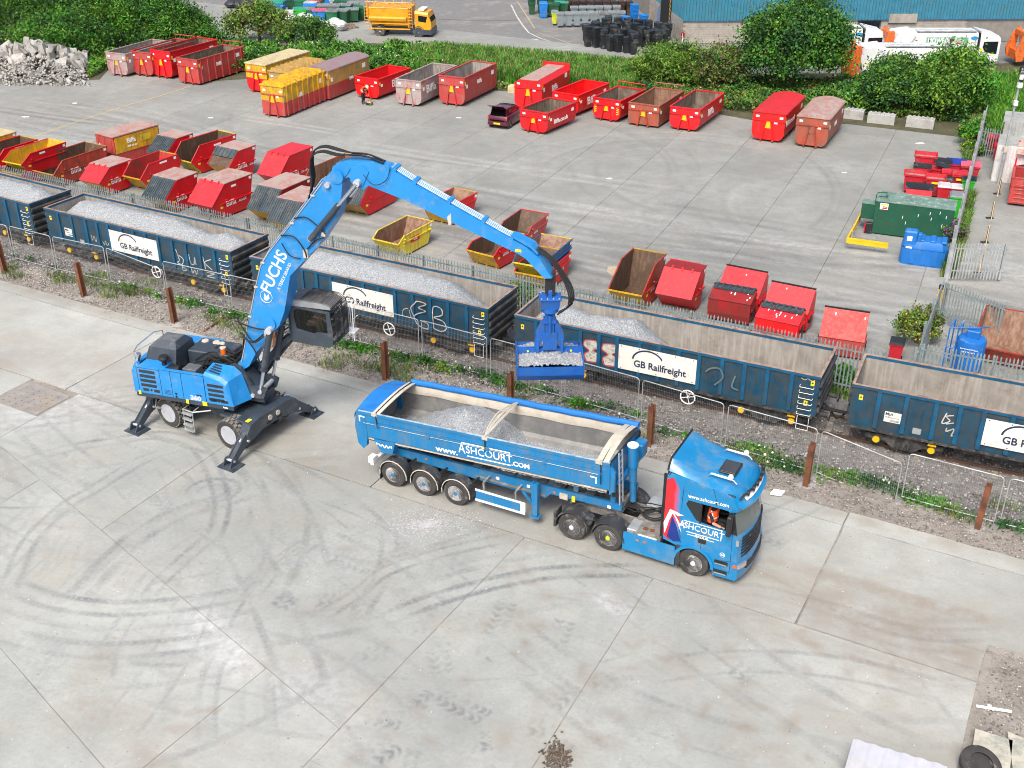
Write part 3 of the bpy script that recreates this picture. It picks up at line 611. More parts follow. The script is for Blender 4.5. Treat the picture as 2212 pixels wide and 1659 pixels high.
def make_wagon():
    t = thing('open_wagon','x','railway wagon')
    def wall(mb): return mb
    b = MB();b.box(.0,WL,-h,-h+.05,1.12,2.74);b.build('side_wall',wblue,t)
    b = MB();b.box(.0,WL,h-.05,h,1.12,2.74);b.build('side_wall',wblue,t)
    b = MB();b.box(.05,WL-.05,-h+.052,-h+.06,1.2,2.74);b.box(.05,WL-.05,h-.06,h-.052,1.2,2.74);b.box(.06,.07,-h+.06,h-.06,1.2,2.74);b.box(WL-.07,WL-.06,-h+.06,h-.06,1.2,2.74);b.box(.05,WL-.05,-h+.05,h-.05,1.12,1.2)
    b.build('lining',win,t)
    for x0 in (0,WL-.05):
        b = MB();b.box(x0+.002,x0+.048,-h+.051,h-.051,1.12,2.74);e = b.build('end_wall',wend,t)
        sg = -1 if x0 == 0 else 1
        for z in (1.25,1.62,1.99,2.36):
            r = MB();xa = x0+.025+sg*.03;r.prism([(xa,z),(xa+sg*.09,z+.05),(xa+sg*.09,z+.17),(xa,z+.22)],-h+.03,h-.03);r.build('end_rib',wend,e)
    b = MB();w = .10
    b.box(-.03,WL+.03,-h-.05,-h+.07,2.742,2.85);b.box(-.03,WL+.03,h-.07,h+.05,2.742,2.85);b.box(-.03,.07,-h+.072,h-.072,2.742,2.85);b.box(WL-.07,WL+.03,-h+.072,h-.072,2.742,2.85)
    top = b.build('rim_rail',wblue2,t)
    b = MB();z0,z1 = 2.852,2.866
    b.box(-.03,WL+.03,-h-.045,-h+.07,z0,z1);b.box(-.03,WL+.03,h-.07,h+.05,z0,z1);b.box(-.03,.07,-h+.072,h-.072,z0,z1);b.box(WL-.07,WL+.03,-h+.072,h-.072,z0,z1)
    b.build('worn_rim',wrim,top)
    for sd in (-1,1):
        for x in (1.0,1.98,3.02,3.84,4.64,5.6,6.42,7.25,8.1,9.03,9.93,10.83,11.77):
            short = 4.7 < x < 8.0
            b = MB();ya,yb = sorted((sd*(h+.003),sd*(h+.075)));b.box(x-.075,x+.075,ya,yb,1.2,2.74)
            b.build('side_rib',wblue2,t)
    b = MB();b.box(.1,WL-.1,-h-.03,-h+.1,1.02,1.118);b.box(.1,WL-.1,h-.1,h+.03,1.02,1.118);b.box(.0,WL,-.35,.35,.85,1.11);b.box(3.9,8.9,-.9,.9,.62,.849);b.build('underframe',bogm,t)
    for xc in (2.12,10.9):
        bg_ = MB();bg_.box(xc-1.3,xc+1.3,-.95,.95,.62,.78);B = bg_.build('bogie',bogm,t)
        for sd in (-1,1):
            b = MB();y0,y1 = sorted((sd*1.0,sd*1.14))
            b.prism([(xc-1.4,.62),(xc-1.4,.82),(xc-.75,.84),(xc-.3,.98),(xc+.3,.98),(xc+.75,.84),(xc+1.4,.82),(xc+1.4,.62),(xc+.7,.6),(xc+.35,.34),(xc-.35,.34),(xc-.7,.6)],y0,y1);b.build('side_frame',bogm,B)
            for dx in (-1.0,1.0):
                b = MB();ys = sd*1.16;b.lathe([(.0,-.03*sd),(.13,-.03*sd),(.13,.05*sd),(.0,.05*sd)],(xc+dx,ys,.62),'y',14);b.build('axle_cap',yellowp,B)
                b = MB();b.lathe([(.0,-.02),(.47,-.02),(.47,.05),(.43,.12),(.0,.12)],(xc+dx,sd*.78-.04,.66),'y',24);b.build('wheel',bogm,B)
                b = MB();b.box(xc+dx-.16,xc+dx+.16,min(sd*1.0,sd*1.13),max(sd*1.0,sd*1.13),.5,.80);b.build('axle_box',bogm,B)
            for k in range(3):
                b = MB();b.lathe([(.07,0),(.07,.22)],(xc-.18+k*.18,sd*1.18,.42),'z',8);b.build('spring',bogm,B)
        b = MB();b.box(xc+1.0-.15,xc+1.0+.15,-1.3,-1.1,.86,.93);b.build('yellow_bracket',yellowp,B)
    sg = MB();sg.box(4.73,8.02,-h-.092,-h-.078,1.44,2.53);S_ = sg.build('name_board',signm,t)
    sg = MB()
    for k in range(5):
        for z in (1.5,2.47): sg.lathe([(0,0),(.025,0),(.025,-.006),(0,-.006)],(4.85+k*.76,-h-.092,z),'y',8)
    sg.build('bolt',bogm,S_)
    text('GB Railfreight',.42,navy,S_,side_M(6.5,-h-.095,1.80),bold=.010,name='lettering',sx=.93)
    b = MB();P = [(6.0+.62*cos(a),1.97+.46*sin(a)) for a in np.linspace(pi*.98,pi*.12,20)]
    b.add([(x,-h-.098,z) for x,z in P]+[(6.0+.69*cos(a),-h-.098,1.97+.53*sin(a)) for a in np.linspace(pi*.98,pi*.16,20)],[(i,i+1,21+i,20+i) for i in range(19)]);b.build('arc_mark',navy,S_)
    for k in range(6):
        z = 1.18+k*.235;b = MB();b.tube([(12.1,-h,z+.02),(12.1,-h-.09,z+.02),(12.1,-h-.09,z-.04),(12.62,-h-.09,z-.04),(12.62,-h,z-.02)],.012,5);b.build('rung',white_p,t)
    b = MB();b.tube([(12.15,-h-.06,1.05),(12.15,-h-.09,.5),(12.6,-h-.09,.5),(12.6,-h-.06,1.05)],.014,5);b.build('step_stirrup',white_p,t)
    for x,z in ((.35,2.35),(12.55,2.52),(12.38,1.62)):
        b = MB();b.box(x-.07,x+.07,-h-.006,-h-.002,z-.11,z+.11);b.build('warning_label',ylabel,t)
        b = MB();b.quad((x-.05,-h-.009,z-.02),(x+.05,-h-.009,z-.02),(x,-h-.009,z+.07));b.build('warning_mark',navy,t)
    b = MB();b.box(1.28,1.88,-h-.008,-h-.002,1.55,1.98);L_ = b.build('data_plate',signm,t)
    text('MJA',.17,navy,L_,side_M(1.45,-h-.012,1.88),bold=.002);text('502048',.11,navy,L_,side_M(1.66,-h-.012,1.62));text('GB Railfreight 22 tonnes',.05,navy,L_,side_M(1.57,-h-.012,1.75))
    b = MB();b.box(2.35,2.65,-h-.02,-h-.002,1.28,1.52);b.build('label_holder',galv,t)
    b = MB();cx,cz = 7.78,.84;b.tube([(cx+.3*cos(a),-h-.16,cz+.3*sin(a)) for a in np.linspace(0,2*pi,20,endpoint=False)],.028,6,closed=True)
    for a in (0.3,.3+pi/2*1.0,.3+pi,.3+1.5*pi): b.cyl((cx,-h-.16,cz),(cx+.29*cos(a),-h-.16,cz+.29*sin(a)),.018,5)
    b.cyl((cx,-h-.16,cz),(cx,-.3,cz),.02,5);b.build('brake_wheel',white_p,t)
    b = MB()
    for y in (-.85,.85): b.cyl((WL,y,1.02),(WL+.42,y,1.02),.09,10);b.lathe([(0,0),(.22,0),(.22,.05),(0,.05)],(WL+.42,y,1.02),'x',12)
    b.build('buffer',bogm,t)
    b = MB();b.tube([(WL,.2,.95),(WL+.3,.15,.75),(WL+.6,-.1,.55),(WL+.8,-.1,.7),(WL+1.0,0,.95)],.04,6);b.cyl((WL,-.1,.9),(WL+1.1,-.1,.9),.07,8);b.build('coupling_hose',blackr,t)
    return t
wag0 = make_wagon()
ss = [-2*WL-1.138-1.174,-WL-1.174,0,WL+1.242,2*WL+1.242+1.159]
wl = ['dark blue open wagon, gravel filled, cut off by the left edge','dark blue open wagon with two gravel humps and tall letter graffiti, second from the left','dark blue open wagon full of gravel behind the crane cab with big bubble graffiti','dark blue open wagon under the hanging grab, half filled with gravel','empty dark blue open wagon at the right edge']
WG = []
for i,s in enumerate(ss):
    c,a = track(s);D = Vector((cos(a),sin(a),0));p = c-D*(WL/2)
    o = wag0 if i == 0 else dup(wag0);o.location = p;o.rotation_euler = (0,0,a);o['label'] = wl[i];o['group'] = 'open railway wagons';WG.append(o)
gw = mat('graffiti_white',(.50,.52,.50),.6,var=.2,dirt=(.10,.15,.18),damt=.45,dscale=7);gp = mat('graffiti_pink',(.52,.06,.09),.6)
G1 = [[(9.2,2.3),(9.35,1.75),(9.2,1.6),(9.5,1.55),(9.62,1.85),(9.35,2.0)],[(10.05,2.2),(10.1,1.75),(10.3,1.7),(10.42,2.1),(10.45,1.7)],[(10.98,2.25),(11.05,1.6)],[(11.5,2.2),(11.05,1.95),(11.5,1.65)],[(9.5,1.45),(9.5,1.25),(9.75,1.3),(9.5,1.45)],[(10.1,1.45),(10.15,1.2),(10.3,1.4),(10.4,1.2),(10.5,1.45)],[(11.1,1.45),(11.6,1.45),(11.1,1.25),(11.7,1.25)]]
strokes('graffiti',G1,.045,gw,WG[1],-h-.012)
strokes('graffiti',[[(3.25,1.95),(3.3,1.65),(3.45,1.9),(3.55,1.62),(3.7,1.95)],[(4.05,1.75),(4.15,1.55),(4.25,1.8),(4.35,1.55),(4.55,1.8)]],.03,gw,WG[1],-h-.012)
strokes('graffiti',[[(9.15,2.35),(9.3,2.5),(9.75,2.45),(9.35,2.2),(9.7,2.1),(9.3,1.9),(9.1,1.7),(9.3,1.35),(9.75,1.25),(9.8,1.5),(9.4,1.6)],[(10.1,1.35),(10.1,2.35),(10.5,2.4),(10.55,2.1),(10.15,1.9),(10.6,1.8),(10.75,1.5),(10.5,1.3),(10.1,1.35)],[(9.1,1.7),(8.95,2.1),(9.15,2.35)]],.05,gw,WG[2],-h-.085)
strokes('graffiti',[[(8.75,2.0),(8.5,1.9),(8.45,1.6),(8.75,1.6)],[(8.8,1.95),(8.9,1.6),(9.0,2.0)]],.025,gw,WG[2],-h-.006)
strokes('graffiti',[[(8.05+1.5,1.2),(10,1.2)]],.02,gw,WG[2],-h-.006)
for x0 in (3.2,4.02):
    P = [(x0+.0,2.35),(x0+.5,2.4),(x0+.6,2.1),(x0+.4,1.95),(x0+.65,1.8),(x0+.6,1.45),(x0+.1,1.4),(x0-.0,1.7),(x0+.2,1.9),(x0-.05,2.1)]
    b = MB();b.add([(x,-h-.008,z) for x,z in P],[tuple(range(len(P)))]);b.build('graffiti_fill',mat('graffiti_cream',(.55,.56,.48),.7,dirt=(.12,.2,.2),damt=.5,dscale=6),WG[3])
    strokes('graffiti',[P+[P[0]]],.045,gp,WG[3],-h-.014);strokes('graffiti',[[(x0+.15,2.2),(x0+.4,2.15)],[(x0+.2,1.75),(x0+.45,1.65),(x0+.25,1.55)]],.02,gp,WG[3],-h-.016)
strokes('graffiti',[[(3.4,2.4),(3.3,1.95),(3.55,2.1),(3.4,2.25),(3.65,2.35)],[(3.45,1.95),(3.7,2.05)],[(3.5,1.8),(3.5,1.65),(3.75,1.8),(3.7,1.5),(3.85,1.6)]],.045,gw,WG[4],-h-.012)
strokes('graffiti',[[(8.4,2.1),(8.6,2.3),(8.95,2.35),(9.1,2.0),(8.8,1.6)],[(9.6,2.2),(9.5,1.7),(9.75,1.6)]],.07,mat('graffiti_grey',(.10,.14,.16),.7),WG[3],-h-.085)
strokes('graffiti',[[(12.1,2.66),(12.25,2.6),(12.35,2.68),(12.5,2.6),(12.62,2.68)]],.025,gw,WG[3],-h-.006)
def L1(X,Y):
    e = np.interp(X,[.1,.6,1.4,2.6,8.0,9.4,10.1,11.2,12.2,12.7],[1.9,2.6,3.05,3.16,3.14,2.86,2.72,3.0,2.85,2.45])
    return e-.78*(np.abs(Y)/1.25)**1.7+.05*nz(X,Y,1.6,3)
loads = [(0,lambda X,Y: L1(13.6-X,Y)+.06*nz(X,Y,1.2,7),'grey gravel heaped in the wagon at the far left'),(1,lambda X,Y: L1(X,Y),'grey gravel heaped in two humps in the second wagon'),
    (2,lambda X,Y: np.interp(X,[.1,.8,2,6,9,10.2,11.3,12.7],[2.5,2.95,3.15,3.16,3.05,2.95,2.35,1.7])-.75*(np.abs(Y)/1.25)**1.7+.05*nz(X,Y,1.5,4),'long grey gravel heap in the wagon behind the crane cab'),
    (3,lambda X,Y: np.interp(X,[.1,.5,1.6,2.7,3.9,4.75,5.4,6.1,7.6,12.7],[1.9,2.4,3.0,2.78,2.85,2.98,2.5,2.05,1.15,1.0])-.62*(np.abs(Y)/1.25)**1.5+.06*nz(X,Y,1.9,5)+.25*np.exp(-((X-10.2)**2*1.2+(Y+1.1)**2*5)),'low grey gravel heap at the left end of the wagon under the grab')]
for i,fz,lab in loads:
    o = gravel_load('gravel_load',.09,WL-.09,-h+.075,h-.075,fz,1.205,lab,'gravel');o.location = WG[i].location;o.rotation_euler = WG[i].rotation_euler;tag(o,kind='stuff')
# ================================================================ TIPPER LORRY (tractor unit + trailer)
tblue = mat('lorry_blue',(.003,.200,.46),.42,var=.06,dirt=(.12,.22,.32),damt=.42,dscale=1.2,coat=.5)
tblue2 = mat('trailer_blue',(.004,.175,.42),.45,var=.07,dirt=(.10,.19,.27),damt=.38,dscale=1.4,streak=(.06,.16,.28),samt=.35,coat=.2)
tarpb = mat('blue_tarpaulin',(.01,.16,.50),.6,var=.1,bump=.4,bscale=4)
cream = mat('cream_canvas',(.50,.475,.41),.8,var=.08,dirt=(.40,.34,.25),damt=.4,dscale=2.5,bump=.4,bscale=5)
steel_in = mat('worn_steel_inside',(.20,.205,.205),.5,metal=.25,var=.12,dirt=(.30,.30,.29),damt=.5,dscale=.9)
dusty = mat('dusty_chassis',(.17,.165,.155),.8,var=.2,dirt=(.33,.31,.28),damt=.5,dscale=3)
fend = mat('mudguard_plastic',(.035,.04,.047),.6,var=.2,dirt=(.19,.18,.17),damt=.4,dscale=3)
glass,_t,_b = newmat('dark_glass');_b.inputs['Base Color'].default_value = (.012,.016,.02,1);_b.inputs['Roughness'].default_value = .08;_b.inputs['Specular IOR Level'].default_value = .8
screen_g = mat('windscreen_glass',(.10,.13,.13),.12,var=.1,spec=.8)
orange = mat('orange_lamp',(.75,.14,.01),.3);redl = mat('red_lamp',(.5,.01,.01),.3)
limep = mat('lime_nut_cap',(.55,.80,.03),.4);unionr = mat('flag_red',(.62,.02,.03),.45,coat=.3);unionw = mat('flag_white',(.82,.84,.86),.4);unionb = mat('flag_blue',(.01,.03,.22),.4)
hiviz = mat('hi_vis_orange',(.95,.10,.02),.7,var=.05);refl = mat('reflective_tape',(.75,.78,.78),.4);skin = mat('skin',(.48,.24,.16),.6,var=.05);blackcloth = mat('black_clothing',(.012,.013,.016),.85,var=.3)
TR0 = Vector((-4.332,34.365,0));TRH = -.48
trailer = thing('tipper_trailer','long blue tipping trailer with rolled tarpaulin and ASHCOURT lettering, coupled behind the blue cab','trailer',TR0,TRH)
lorry = thing('lorry_tractor','blue lorry cab with union flag side graphic and roof light bars','lorry',TR0,TRH)
Rz = lambda x: 2.905+.0612*x          # rim height along the body
def wheel(parent,x,y0,y1,r,hub=tblue2,caps=None,z=None,outward=-1,twin=False):
    z = r-.02 if z is None else z
    t = MB();w = y1-y0
    t.lathe([(r*.60,0),(r*.93,.0),(r,w*.12),(r,w*.88),(r*.93,w),(r*.60,w)],(x,y0,z),'y',36);o = t.build('tyre',tyre_m,parent,smooth=30)
    m = MB();yf = y0 if outward < 0 else y1;s = -outward
    m.lathe([(r*.62,0),(r*.60,.02*s),(r*.54,.06*s),(r*.53,.10*s),(r*.24,.085*s),(r*.22,.03*s),(0,.03*s)],(x,yf,z),'y',28);rm = m.build('rim',rimm if hub is not silver else silver,o,smooth=30)
    c = MB();c.lathe([(r*.17,.03*s),(r*.15,-.02*s),(0,-.02*s)],(x,yf,z),'y',14);c.build('hub',hub,o)
    nb = MB();nc = 10
    for k in range(nc):
        a = 2*pi*k/nc;nb.lathe([(.026,.085*s),(.022,.03*s),(0,.03*s)],(x+r*.33*cos(a),yf,z+r*.33*sin(a)),'y',6)
    nb.build('wheel_nuts',caps or chrome,o)
    hb = MB()
    for k in range(10):
        a = 2*pi*(k+.5)/10;hb.lathe([(.032,.088*s),(.032,.080*s),(0,.080*s)],(x+r*.45*cos(a),yf,z+r*.45*sin(a)),'y',8)
    hb.build('rim_hole',blackr,o);return o
def guard(parent,x,z,r,y0,y1,a0,a1,m,th=.035,n=14,name='mudguard',lip=None):
    b = MB();A = np.linspace(a0,a1,n);pr = [(x+r*cos(a),z+r*sin(a)) for a in A]+[(x+(r+th)*cos(a),z+(r+th)*sin(a)) for a in A[::-1]]
    rings = []
    b.loft([[(x+r*cos(a),y0,z+r*sin(a)),(x+(r+th)*cos(a),y0,z+(r+th)*sin(a)),(x+(r+th)*cos(a),y1,z+(r+th)*sin(a)),(x+r*cos(a),y1,z+r*sin(a))] for a in A])
    o = b.build(name,m,parent,smooth=40)
    if lip:
        b = MB();b.tube([(x+(r+.01)*cos(a),y0-.012,z+(r+.01)*sin(a)) for a in A],.02,5);b.build('guard_edge',lip,o)
    return o
def holed(outer,holes,y,name,m,parent,th=.03):
    """flat side panel (x, z) at y with openings, folded in by th at the openings"""
    from mathutils.geometry import tessellate_polygon
    loops = [[Vector((x,z,0)) for x,z in outer]]+[[Vector((x,z,0)) for x,z in hh] for hh in holes]
    flat = [v for L in loops for v in L];T = tessellate_polygon(loops);b = MB();b.add([(v.x,y,v.y) for v in flat],[tuple(t) for t in T])
    for hh in holes: b.loft([[(x,y,z) for x,z in hh],[(x,y+th,z) for x,z in hh]],cap=False)
    return b.build(name,m,parent)
# --- trailer body
def sect(x,ins=0.0,top=0.0):
    R = Rz(x)+top;w = 2.5
    L = [(ins,R),(ins,R-1.0),(.10+ins,R-1.12),(.42,R-1.30+ins)]
    return L+[(w-a,z) for a,z in L[::-1]]
b = MB();X0,X1 = -1.32,8.42
out = [[(x,y,z) for y,z in sect(x)] for x in (X0,X1)]
b.loft(out,cap=False,closed=False);b.build('tub',tblue2,trailer)
b = MB();inn = [[(x,y,z) for y,z in sect(x,.05)] for x in (X0+.05,X1-.05)];b.loft(inn,cap=False,closed=False)
for x,dx in ((X0+.05,0),(X1-.05,0)): b.add([(x,y,z) for y,z in sect(x,.05)],[tuple(range(8))])
b.build('lining',steel_in,trailer)
b = MB();b.add([(X1,y,z) for y,z in sect(X1)],[tuple(range(8))]);b.add([(X1+.03,y,z) for y,z in sect(X1,.0)],[tuple(range(8))]);b.build('headboard',tblue2,trailer)
b = MB()
for y in (-.03,2.45):
    b.loft([[(x,y,Rz(x)-.09),(x,y+.08,Rz(x)-.09),(x,y+.08,Rz(x)+.02),(x,y,Rz(x)+.02)] for x in (X0,X1)])
b.build('rim_rail',tblue2,trailer)
b = MB();b.loft([[(x,-.035,Rz(x)+.022),(x,.04,Rz(x)+.022),(x,.04,Rz(x)+.034),(x,-.035,Rz(x)+.034)] for x in (X0,X1)]);b.build('worn_rim',mat('worn_rim',(.40,.48,.54),.5,var=.1,dirt=(.08,.22,.38),damt=.5,dscale=5),trailer)
for z_,w_,m_ in ((-.30,.02,tblue2),(-1.09,.045,cream)):
    b = MB();yy = -.022 if z_ > -1 else .06
    b.loft([[(x,yy,Rz(x)+z_-w_),(x,yy+.04,Rz(x)+z_-w_),(x,yy+.04,Rz(x)+z_+w_),(x,yy,Rz(x)+z_+w_)] for x in (X0+.1,X1-.1)]);b.build('side_rail',m_,trailer)
b = MB();b.tube([(X0+.2,-.03,Rz(X0)-.42),(3.5,-.03,Rz(3.5)-.44),(X1-.3,-.03,Rz(X1)-.5)],.012,5)
b.build('tarp_wire',galv,trailer)
for x in (-.5,1.6,3.95,6.1,8.1):
    b = MB();b.box(x-.06,x+.06,-.06,-.001,Rz(x)-.5,Rz(x)-.38);b.build('wire_bracket',tblue2,trailer)
# rear post, tail gate, lower rear
b = MB();b.prism([(-1.42,Rz(-1.4)+.0),(-1.1,Rz(-1.1)+.0),(-.98,Rz(0)-.95),(-1.05,1.45),(-1.2,1.3),(-1.42,1.5),(-1.5,2.2)],-.02,.12);b.prism([(-1.42,Rz(-1.4)),(-1.1,Rz(-1.1)),(-1.0,1.45),(-1.42,1.5),(-1.5,2.2)],2.38,2.52);b.build('rear_post',tblue2,trailer)
b = MB();b.prism([(-1.36,1.45),(-1.30,1.45),(-1.36,Rz(-1.3)),(-1.42,Rz(-1.3))],.121,2.379);b.build('tailgate',tblue2,trailer)
b = MB();b.prism([(-.75,1.80),(.15,1.83),(.02,1.35),(-.45,1.30)],.02,.35);b.build('hinge_box',tblue2,trailer)
strokes('emblem',[[(-.55,1.66),(-.45,1.58),(-.38,1.66),(-.3,1.55),(-.22,1.66),(-.15,1.58),(-.05,1.67)],[(-.62,1.68),(-.62,1.6)],[(.0,1.7),(.0,1.6)]],.05,whitet,trailer,.014)
for (xa,za) in ((-1.3,2.62),(8.0,2.74)):
    s_ = 1 if xa < 0 else -1;b = MB();b.box(min(xa,xa+s_*.25),max(xa,xa+s_*.25),-.03,-.024,za,za+.05);xx = xa if s_ > 0 else xa-.05;b.box(xx,xx+.05,-.03,-.024,za-.2,za-.001);b.build('corner_marking',refl,trailer)
for x,nm in ((6.9,'aa'),):
    b = MB();b.box(7.35,7.75,.05,.06,Rz(7.5)-1.07,Rz(7.5)-1.0);b.build('data_plate',whitet,trailer)
A_ = math.atan(.0612)
text('www.',.30,whitet,trailer,side_M(2.33,-.006,Rz(2.33)-.86,ang=-.0+A_),bold=.006,name='lettering',sx=1.25)
L0 = text('SHCOURT',.40,whitet,trailer,side_M(3.99,-.006,Rz(3.93)-.65,ang=A_),bold=.0,sx=.98)
text('A',.54,whitet,trailer,side_M(2.93,-.006,Rz(2.98)-.65,ang=A_),bold=.0,sx=.75)
b = MB()
for dz,xa,xb in ((-.40,2.92,4.80),(-.89,3.15,4.83)): b.loft([[(x,-.008,Rz(x)+dz-.02),(x,-.003,Rz(x)+dz-.02),(x,-.003,Rz(x)+dz+.02),(x,-.008,Rz(x)+dz+.02)] for x in (xa,xb)])
b.build('lettering_bar',whitet,trailer)
text('.COM',.24,whitet,trailer,side_M(5.2,-.006,Rz(5.2)-.80,ang=A_),bold=.006,sx=1.15)
b = MB();b.box(3.75,3.95,-.034,-.03,Rz(3.85)-.47,Rz(3.85)-.37);b.build('warning_label',ylabel,trailer)
# tarpaulin: rolled along the far rim, bunched hoops, folded sheet at the rear
b = MB();pts = [(x,2.5,Rz(x)+.12+.012*sin(x*5)) for x in np.arange(-.6,8.6,.3)];b.tube(pts,.12,10);b.build('rolled_tarpaulin',tarpb,trailer,smooth=True)
b = MB()
b.loft([[(x,2.44,Rz(x)+.02),(x,2.40,Rz(x)-.14+.03*sin(x*2.2)),(x,2.42,Rz(x)-.32+.02*sin(x*3))] for x in np.arange(X0+.4,X1-.1,.3)],cap=False,closed=False);b.build('tarpaulin_skirt',cream,trailer,smooth=True)
hoop = lambda x,dx=0,up=.20: [(x+dx*sin(pi*t),2.47*t+.0,Rz(x)+.04+.07*t+up*sin(pi*t)) for t in np.linspace(0,1,15)]
def band(name,xa,xb,m,up=.2,lean=0.0):
    b = MB();A,B = hoop(xa,lean,up),hoop(xb,lean,up);b.loft([[A[i],B[i],(B[i][0],B[i][1],B[i][2]-.03),(A[i][0],A[i][1],A[i][2]-.03)] for i in range(15)]);return b.build(name,m,trailer,smooth=50)
band('rear_hoop',-.72,-.42,cream,.24,.15);band('front_hoop',7.95,8.36,cream,.22);
b = MB();b.tube([(p[0]-.17,p[1],p[2]+.012) for p in hoop(-.4,.15,.24)],.018,5);b.tube([(p[0]+.16,p[1],p[2]+.012) for p in hoop(8.0)],.015,5);b.build('strap',blackr,trailer)
for k,d in enumerate((-.14,-.08,-.02,.04,.1)):
    b = MB();b.tube([(3.85+d*(1-abs(2*t-1)**2)*1.3+.0,2.47*t,Rz(3.85)+.06+.07*t+.16*sin(pi*t)-.03*(k % 2)) for t in np.linspace(0,1,12)],.026,5);b.build('middle_hoop',cream,trailer)
b = MB();b.tube([(3.88,0,Rz(3.9)+.06),(3.86,-.035,Rz(3.9)-.1),(3.87,-.05,Rz(3.9)-.55)],.022,5);b.tube([(-.55,-.0,Rz(-.5)+.06),(-.55,-.05,Rz(-.5)-.1),(-.5,-.06,Rz(-.5)-.5)],.02,5);b.tube([(8.1,0,Rz(8)+.06),(8.12,-.04,Rz(8)-.1),(8.15,-.06,Rz(8)-.8)],.02,5);b.build('tie_strap',blackr,trailer)
for x in (-.62,3.86,8.05):
    b = MB();b.box(x-.12,x+.1,-.045,.02,Rz(x)-.08,Rz(x)+.055);b.build('canvas_end',cream,trailer)
b = MB();n = 12;R_a = hoop(-.62,.15,.24);rows = []
for k in range(6):
    f = k/5;rows.append([(p[0]*(1-f)+(-1.46)*f,p[1]*(1-f)+(-.03+2.53*i/14)*f,p[2]-(.16*f+.07*sin(pi*f)*(.5+.5*sin(i*1.9+k)))) for i,p in enumerate(R_a)])
rows.append([(-1.5,-.03+2.53*i/14,rows[-1][i][2]-.22) for i in range(15)])
b.loft(rows,cap=False,closed=False);b.build('rear_tarpaulin',tarpb,trailer,smooth=True)
# chassis
b = MB()
for y in (.50,1.88):
    b.prism([(-.7,1.05),(-.7,1.32),(3.0,1.42),(8.7,1.62),(8.7,1.36),(6.1,1.24),(5.9,1.02),(3.2,.98)],y,y+.12)
b.build('chassis_beam',tblue2,trailer)
b = MB()
for x in (-.6,.65,1.95,3.3,4.4,5.6,6.6,7.5,8.55): b.box(x,x+.1,.621,1.879,1.12+.02*x,1.3+.02*x)
b.build('cross_member',dusty,trailer)
b = MB()
for x in (3.0,3.7,4.3,4.9,5.5,6.1,6.7,7.3): b.box(x,x+.32,.62,.9,1.40+.03*(x-3),1.44+.03*(x-3))
b.box(6.2,6.5,.7,1.8,1.3,1.5);b.box(.0,3.2,.75,1.75,.8,1.0);b.build('chassis_deck',dusty,trailer)
for i,x in enumerate((0,1.31,2.62)):
    for (ya,yb,o_) in ((.0,.36,-1),(2.14,2.5,1)):
        wheel(trailer,x,ya,yb,.5,outward=o_)
    guard(trailer,x,.48,.56,.02,.42,radians(-8),radians(190),fend,lip=cream);guard(trailer,x,.48,.56,2.1,2.48,radians(-8),radians(190),fend)
    b = MB();b.bar((x+.55,.25,.95),(x+.72,.5,1.12),.05,.05);b.cyl((x,.3,.48),(x,2.2,.48),.07,8);b.build('mudguard_arm',blackp,trailer)
b = MB();b.box(-.60,-.57,.03,.40,.12,.62);b.build('mud_flap',blackr,trailer)
b = MB();b.box(-1.0,-.85,.05,2.45,.62,.78);b.box(-1.06,-.84,.02,.3,.7,.95);b.build('rear_bumper',white_p,trailer)
b = MB();b.box(-1.08,-1.061,.05,.14,.74,.9);b.build('tail_lamp',redl,trailer)
b = MB();b.box(3.42,5.2,.05,.09,.47,.88);sgp = b.build('side_guard',tblue2,trailer)
b = MB();b.box(3.40,5.36,.035,.049,.42,.50);b.box(3.40,5.36,.035,.049,.84,.92);b.box(5.18,5.36,.035,.12,.501,.839);b.build('guard_border',white_p,sgp)
b = MB()
for x in (3.75,5.0): b.bar((x,.07,.9),(x-.05,.12,1.2),.06,.06);b.bar((x-.05,.12,1.2),(x,.5,1.28),.07,.05)
b.box(3.2,5.9,.47,.499,1.08,1.16);b.build('guard_hanger',dusty,trailer)
for y in (.12,2.2):
    b = MB();b.box(5.58,5.78,y,y+.18,.45,1.72);b.box(5.55,5.62,y-.01,y+.19,1.1,1.75);b.bar((5.6,y+.1,.8),(5.15,y+.15,1.2),.07,.07);b.box(5.5,5.86,y-.05,y+.25,.36,.41);b.cyl((5.68,y+.09,.4),(5.68,y+.09,.5),.05,8);b.build('landing_leg',tblue2,trailer)
for x,z in ((-.85,1.25),(1.15,1.2),(4.0,1.22),(6.25,1.33)):
    b = MB();b.box(x-.05,x+.05,.48,.499,z,z+.05);b.build('marker_lamp',orange,trailer)
b = MB();b.box(6.45,6.75,.46,.499,1.2,1.42);b.build('valve_box',cream,trailer)
b = MB();b.box(6.9,7.02,.48,.499,1.2,1.42);b.box(-.78,-.68,.48,.499,1.2,1.3);b.build('warning_label',ylabel,trailer)
for x in (4.0,5.2,8.2):
    b = MB();b.box(x,x+.12,.48,.499,1.1+.03*x,1.2+.03*x);b.build('data_plate',whitet,trailer)
for x in (6.95,8.3):
    b = MB();b.prism([(x,1.62),(x+.16,1.62),(x+.2,Rz(x)-1.28),(x-.02,Rz(x)-1.28)],.5,.62);b.build('support_post',tblue2,trailer)
